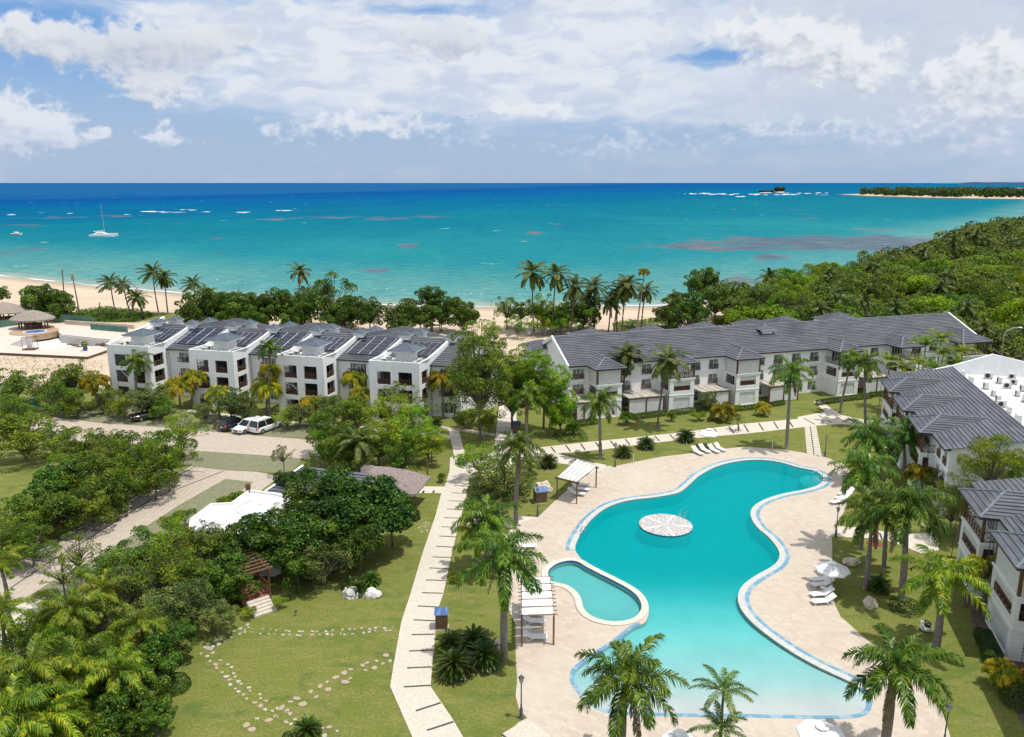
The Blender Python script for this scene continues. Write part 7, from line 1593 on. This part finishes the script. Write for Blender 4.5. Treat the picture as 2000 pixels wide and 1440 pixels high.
# ------------------------------------------------------------------ cars
def car(px, py, deg, Ln, Wd, Ht, body, kind, label):
    e = empty('parked_car' if kind != 'pickup' else 'pickup_truck', G(px, py, .03), math.radians(deg)); tag(e, label, 'car' if kind != 'pickup' else 'pickup truck'); bm_ = mat('car_paint_' + str(len(bpy.data.materials)), body, .25, spec=.6); h = Ln / 2; w = Wd / 2; bl = .95 if kind == 'suv' else .88
    hull = [(-h, .45, .70), (-h + .06, .32, .92), (-h * .8, .28, 1.0), (h * .8, .28, 1.0), (h - .08, .32, .90), (h, .45, .62)]; topz = {'suv': [(-h, bl), (-h + .1, bl + .03), (h * .42, bl + .02), (h * .92, bl - .16), (h, bl - .3)], 'pickup': [(-h, bl + .08), (-h + .1, bl + .1), (h * .4, bl + .1), (h * .93, bl), (h, bl - .2)]}[kind]
    def tz(x):
        for (a, b_), (c, d) in zip(topz, topz[1:]):
            if x <= c: return b_ + (d - b_) * (x - a) / (c - a)
        return topz[-1][1]
    N = 14; rows = []
    for i in range(N + 1):
        x = -h + Ln * i / N; t = abs(2 * i / N - 1); ww = w * (1 - .10 * max(0, t - .72) / .28 * 2); z1 = tz(x); z0 = .26 + .10 * max(0, t - .8) * 5; rows.append([(x, -ww * .94, z0), (x, -ww, z0 + .22), (x, -ww * .99, z1 - .10), (x, -ww * .88, z1), (x, 0, z1 + .03), (x, ww * .88, z1), (x, ww * .99, z1 - .10), (x, ww, z0 + .22), (x, ww * .94, z0)])
    mb = MB(); vs = [p for r in rows for p in r]; k = 9; mb.add(vs, [(i * k + j, (i + 1) * k + j, (i + 1) * k + (j + 1) % k, i * k + (j + 1) % k) for i in range(N) for j in range(k)] + [tuple(range(k)), tuple(range(N * k, N * k + k))], bm_); mb.build('body', e, smooth=False)
    xr, xf, xs, xt = {'suv': (-h + .12, h * .46, -h + .42, h * .12), 'pickup': (-h * .08, h * .50, h * -.02, h * .25)}[kind]; zb = bl + .02; cw = w * .90; rw = w * .74
    gl = [(xr, cw, zb), (xs, rw, Ht), (xt, rw, Ht), (xf, cw, zb)]; mb = MB(); v = [(x, s * y, z) for s in (-1, 1) for x, y, z in gl]; mb.add(v, [(0, 1, 2, 3), (7, 6, 5, 4), (0, 4, 5, 1), (2, 6, 7, 3)], M['darkglass']); mb.build('windows', e)
    mb = MB(); mb.box(xs - .03, xt + .04, -rw - .02, rw + .02, Ht - .015, Ht + .04, bm_)
    for s in (-1, 1):
        for (xa, xb) in ((xr, xs), ((xr + xf) / 2 - .05, (xs + xt) / 2), (xf, xt)): mb.tube([(xa, s * (cw + .005), zb), (xb, s * (rw + .01), Ht)], .04, bm_, 4)
    mb.build('roof', e)
    if kind == 'suv' and Ln > 5:
        for s in (-1, 1): mb = MB(); mb.tube([(xs + .2, s * rw * .85, Ht + .08), (xt - .3, s * rw * .85, Ht + .08)], .025, M['acdark'], 4); mb.build('roof_rail', e)
    if kind == 'pickup': mb = MB(); mb.box(-h + .12, xr - .1, -w * .8, w * .8, bl + .13, bl + .15, M['acdark']); mb.build('bed_cover', e)
    for x in (-h * .62, h * .64):
        for s in (-1, 1):
            mb = MB(); mb.lathe([(.16, -.12), (.35, -.12), (.37, 0), (.35, .12), (.16, .12)], M['acdark'], (0, 0, 0), 16); o = mb.build('wheel', e); o.rotation_euler.x = math.pi / 2; o.location = (x, s * (w - .09), .37)
            mb = MB(); mb.lathe([(0, .10), (.2, .12), (.22, .09)], M['alu'], (0, 0, 0), 12); r_ = mb.build('rim', o); r_.rotation_euler.x = math.pi if s > 0 else 0
    for s in (-1, 1):
        mb = MB(); mb.box(h - .22, h - .02, s * w * .78 - .2, s * w * .78 + .2, .62, .78, M['lglass']); mb.build('headlight', e)
        mb = MB(); mb.box(-h - .012, -h + .12, s * w * .84 - .1, s * w * .84 + .1, .72, .98, M['red']); mb.build('tail_light', e)
        mb = MB(); mb.box(xf - .28, xf - .08, s * (w + .02), s * (w + .16), zb, zb + .14, bm_) if s > 0 else mb.box(xf - .28, xf - .08, -(w + .16), -(w + .02), zb, zb + .14, bm_); mb.build('mirror', e)
    mb = MB(); mb.box(h - .03, h + .012, -w * .42, w * .42, .45, .70, M['acdark']); mb.build('grille', e); mb = MB(); mb.box(-h - .02, -h + .02, -.26, .26, .62, .76, M['plain']); mb.build('number_plate', e)
car(521, 840, 60, 5.05, 1.95, 1.85, (.75, .75, .74), 'suv', 'large white boxy estate car with roof rails, rightmost of three'); car(486, 841, 240, 4.6, 1.85, 1.60, (.74, .74, .74), 'suv', 'white car parked nose out between the dark car and the larger white one'); car(458, 836, 60, 4.5, 1.85, 1.6, (.015, .02, .03), 'suv', 'dark blue car parked left of two white cars'); car(293, 817, 48, 5.4, 2.0, 1.75, (.02, .025, .025), 'pickup', 'black pickup truck half hidden by bright green trees')
# ------------------------------------------------------------------ boats
c = G(203, 462, -1); e = empty('catamaran', (c.x, c.y, -1), .15); tag(e, 'white sailing catamaran with a bare tall mast at anchor', 'catamaran')
for s in (-1, 1):
    n = 12; k = 7; vs = []
    for i in range(n + 1):
        t = i / n; x = -8 + 16 * t; w = .95 * (math.sin(math.pi * min(1, .18 + t * .80)) ** .6) * (1 - .75 * max(0, t - .7) / .3); z = 1.5 + .5 * t; vs += [(x, s * 3.4 - w, z), (x, s * 3.4 - w * .9, .3), (x, s * 3.4 - w * .4, -.4), (x, s * 3.4, -.6), (x, s * 3.4 + w * .4, -.4), (x, s * 3.4 + w * .9, .3), (x, s * 3.4 + w, z)]
    mb = MB(); mb.add(vs, [(i * k + j, (i + 1) * k + j, (i + 1) * k + (j + 1) % k, i * k + (j + 1) % k) for i in range(n) for j in range(k)] + [tuple(range(k))], M['wpl']); mb.build('hull', e)
mb = MB(); mb.box(-6.5, 2.0, -3, 3, 1.2, 1.6, M['wpl']); mb.build('bridge_deck', e); mb = MB(); mb.add([(-4.5, -2.4, 1.6), (1.6, -2.4, 1.6), (1.6, 2.4, 1.6), (-4.5, 2.4, 1.6), (-4.2, -2.0, 2.8), (.2, -2.0, 2.8), (.2, 2.0, 2.8), (-4.2, 2.0, 2.8)], [(4, 5, 6, 7), (0, 1, 5, 4), (1, 2, 6, 5), (2, 3, 7, 6), (3, 0, 4, 7)], M['wpl']); mb.build('cabin', e)
mb = MB(); mb.box(-3.8, .3, -2.3, 2.3, 1.95, 2.4, M['darkglass']); mb.build('cabin_window', e); mb = MB(); mb.tube([(.8, 0, 1.6), (.5, 0, 12), (.2, 0, 21.5)], [.24, .2, .12], M['alu'], 6); mb.build('mast', e); mb = MB(); mb.tube([(.6, 0, 3.6), (-6.2, 0, 3.4)], .22, M['canvas'], 6); mb.build('boom', e); mb = MB(); mb.tube([(7.2, 0, 1.9), (.3, 0, 19.5)], .06, M['acdark'], 4); mb.build('forestay', e)
c = G(33, 459, -1); e = empty('motorboat', (c.x, c.y, -1), .1); tag(e, 'small white motorboat with a red stripe, left of the catamaran', 'motorboat'); n = 10; k = 5; vs = []
for i in range(n + 1):
    t = i / n; x = -3.6 + 7.2 * t; w = 1.3 * (1 - max(0, t - .5) ** 1.6 * 2.6); z = 1.0 + .5 * t * t; vs += [(x, -w, z), (x, -w * .8, .1), (x, 0, -.4), (x, w * .8, .1), (x, w, z)]
mb = MB(); mb.add(vs, [(i * k + j, (i + 1) * k + j, (i + 1) * k + (j + 1) % k, i * k + (j + 1) % k) for i in range(n) for j in range(k)] + [tuple(range(k))], M['wpl']); mb.build('hull', e)
mb = MB(); mb.box(-1.4, 1.0, -.8, .8, 1.0, 2.1, M['wpl']); mb.build('cabin', e); mb = MB(); mb.box(-3.62, 1.4, -1.27, 1.27, .42, .72, M['red']); mb.build('stripe', e)
mb = MB(); mb.lathe([(0, -.2), (.18, -.06), (.21, .06), (.12, .18), (0, .21)], M['wpl'], (0, 0, 0), 10); b0 = mb.build('buoy'); fb = True
for x, y in [(700, 566), (731, 565), (756, 565), (790, 567), (820, 568), (873, 572), (895, 573), (920, 574), (940, 575), (425, 547), (446, 551), (462, 553), (480, 554), (1062, 576), (1015, 577)]:
    o = b0 if fb else b0.copy()
    if not fb: COL.objects.link(o)
    fb = False; o.location = G(x, y, -.95); tag(o, 'small white swimming buoy floating off the beach', 'buoy', 'buoys marking the swimming area')
e = empty('beach_buoy', G(960, 597, -1)); tag(e, 'yellow pole buoy at the water edge between the buildings', 'buoy'); mb = MB(); mb.tube([(0, 0, -.2), (0, 0, 2.0)], .06, M['shaft'], 5); mb.build('pole', e); M['yel'] = mat('yellow_plastic', (.7, .5, .05), .5); mb = MB(); mb.lathe([(0, -.2), (.3, 0), (.3, .4), (0, .5)], M['yel'], (0, 0, 0), 10); mb.build('float', e)
for px, py, lab in [(1033, 655, 'white beach lounger left under the sand trees'), (1046, 652, 'white beach lounger right under the sand trees'), (1012, 634, 'beach lounger farther out on the sand'), (1155, 634, 'beach lounger under the sparse tree'), (830, 640, 'beach lounger behind the last bay')]:
    p = G(px, py); o = copy_tree(L0, (p.x, p.y, ground_z(p.x, p.y)), rnd.uniform(-.3, .3)); tag(o, lab, 'sun lounger', 'loungers on the beach')
e = empty('beach_frame', G(852, 648)); tag(e, 'wooden lifeguard chair frame on the sand behind the last bay', 'lifeguard chair')
for x in (-.8, .8):
    for y in (-.6, .6): mb = MB(); mb.tube([(x * 1.15, y, 0), (x, y, 3.2)], .07, M['wood'], 5); mb.build('post', e)
mb = MB(); mb.box(-.9, .9, -.7, .7, 1.5, 1.62, M['wood']); mb.build('seat', e); mb = MB(); mb.box(-1, 1, -.8, .8, 3.2, 3.3, M['canopy']); mb.build('roof', e)
# street lamp beyond the wood
b0 = G(1962, 690); e = empty('street_lamp', (88, 138, ground_z(88, 138))); tag(e, 'tall street lamp arm reaching out of the wood at the right', 'street lamp'); zt = zat(138, 640); xl = xat(138, 1962, 650); e.location.x = xl
mb = MB(); mb.tube([(0, 0, 0), (0, 0, zt - 1.2), (.3, 0, zt - .6), (1.4, 0, zt - .1), (2.4, 0, zt)], .07, M['alu'], 6); mb.build('pole', e); mb = MB(); mb.tube([(2.3, 0, zt), (3.0, 0, zt - .03)], .13, M['wpl'], 6); mb.build('lamp_head', e)
e = empty('orange_tube_slide', G(1985, 1322)); tag(e, 'orange cushion roll in the bed at the right edge', 'cushion'); mb = MB(); M['orange'] = mat('orange_fabric', (.75, .22, .02), .6); mb.tube([(-.3, 0, .5), (.9, .1, .5)], .12, M['orange'], 8); o = mb.build('roll', e); e.name = 'cushion_roll'
for px, py, lab in [(578, 1203, 'small garden spotlight on a stake right of the stairs'), (1815, 1182, 'small garden spotlight left of the swan planter')]:
    e = empty('garden_spotlight', G(px, py)); tag(e, lab, 'garden light'); mb = MB(); mb.tube([(0, 0, 0), (0, 0, .3)], .025, M['lampm'], 5); mb.build('stake', e); mb = MB(); mb.tube([(0, -.1, .42), (.05, .12, .36)], [.10, .06], M['lampm'], 8); mb.build('head', e)
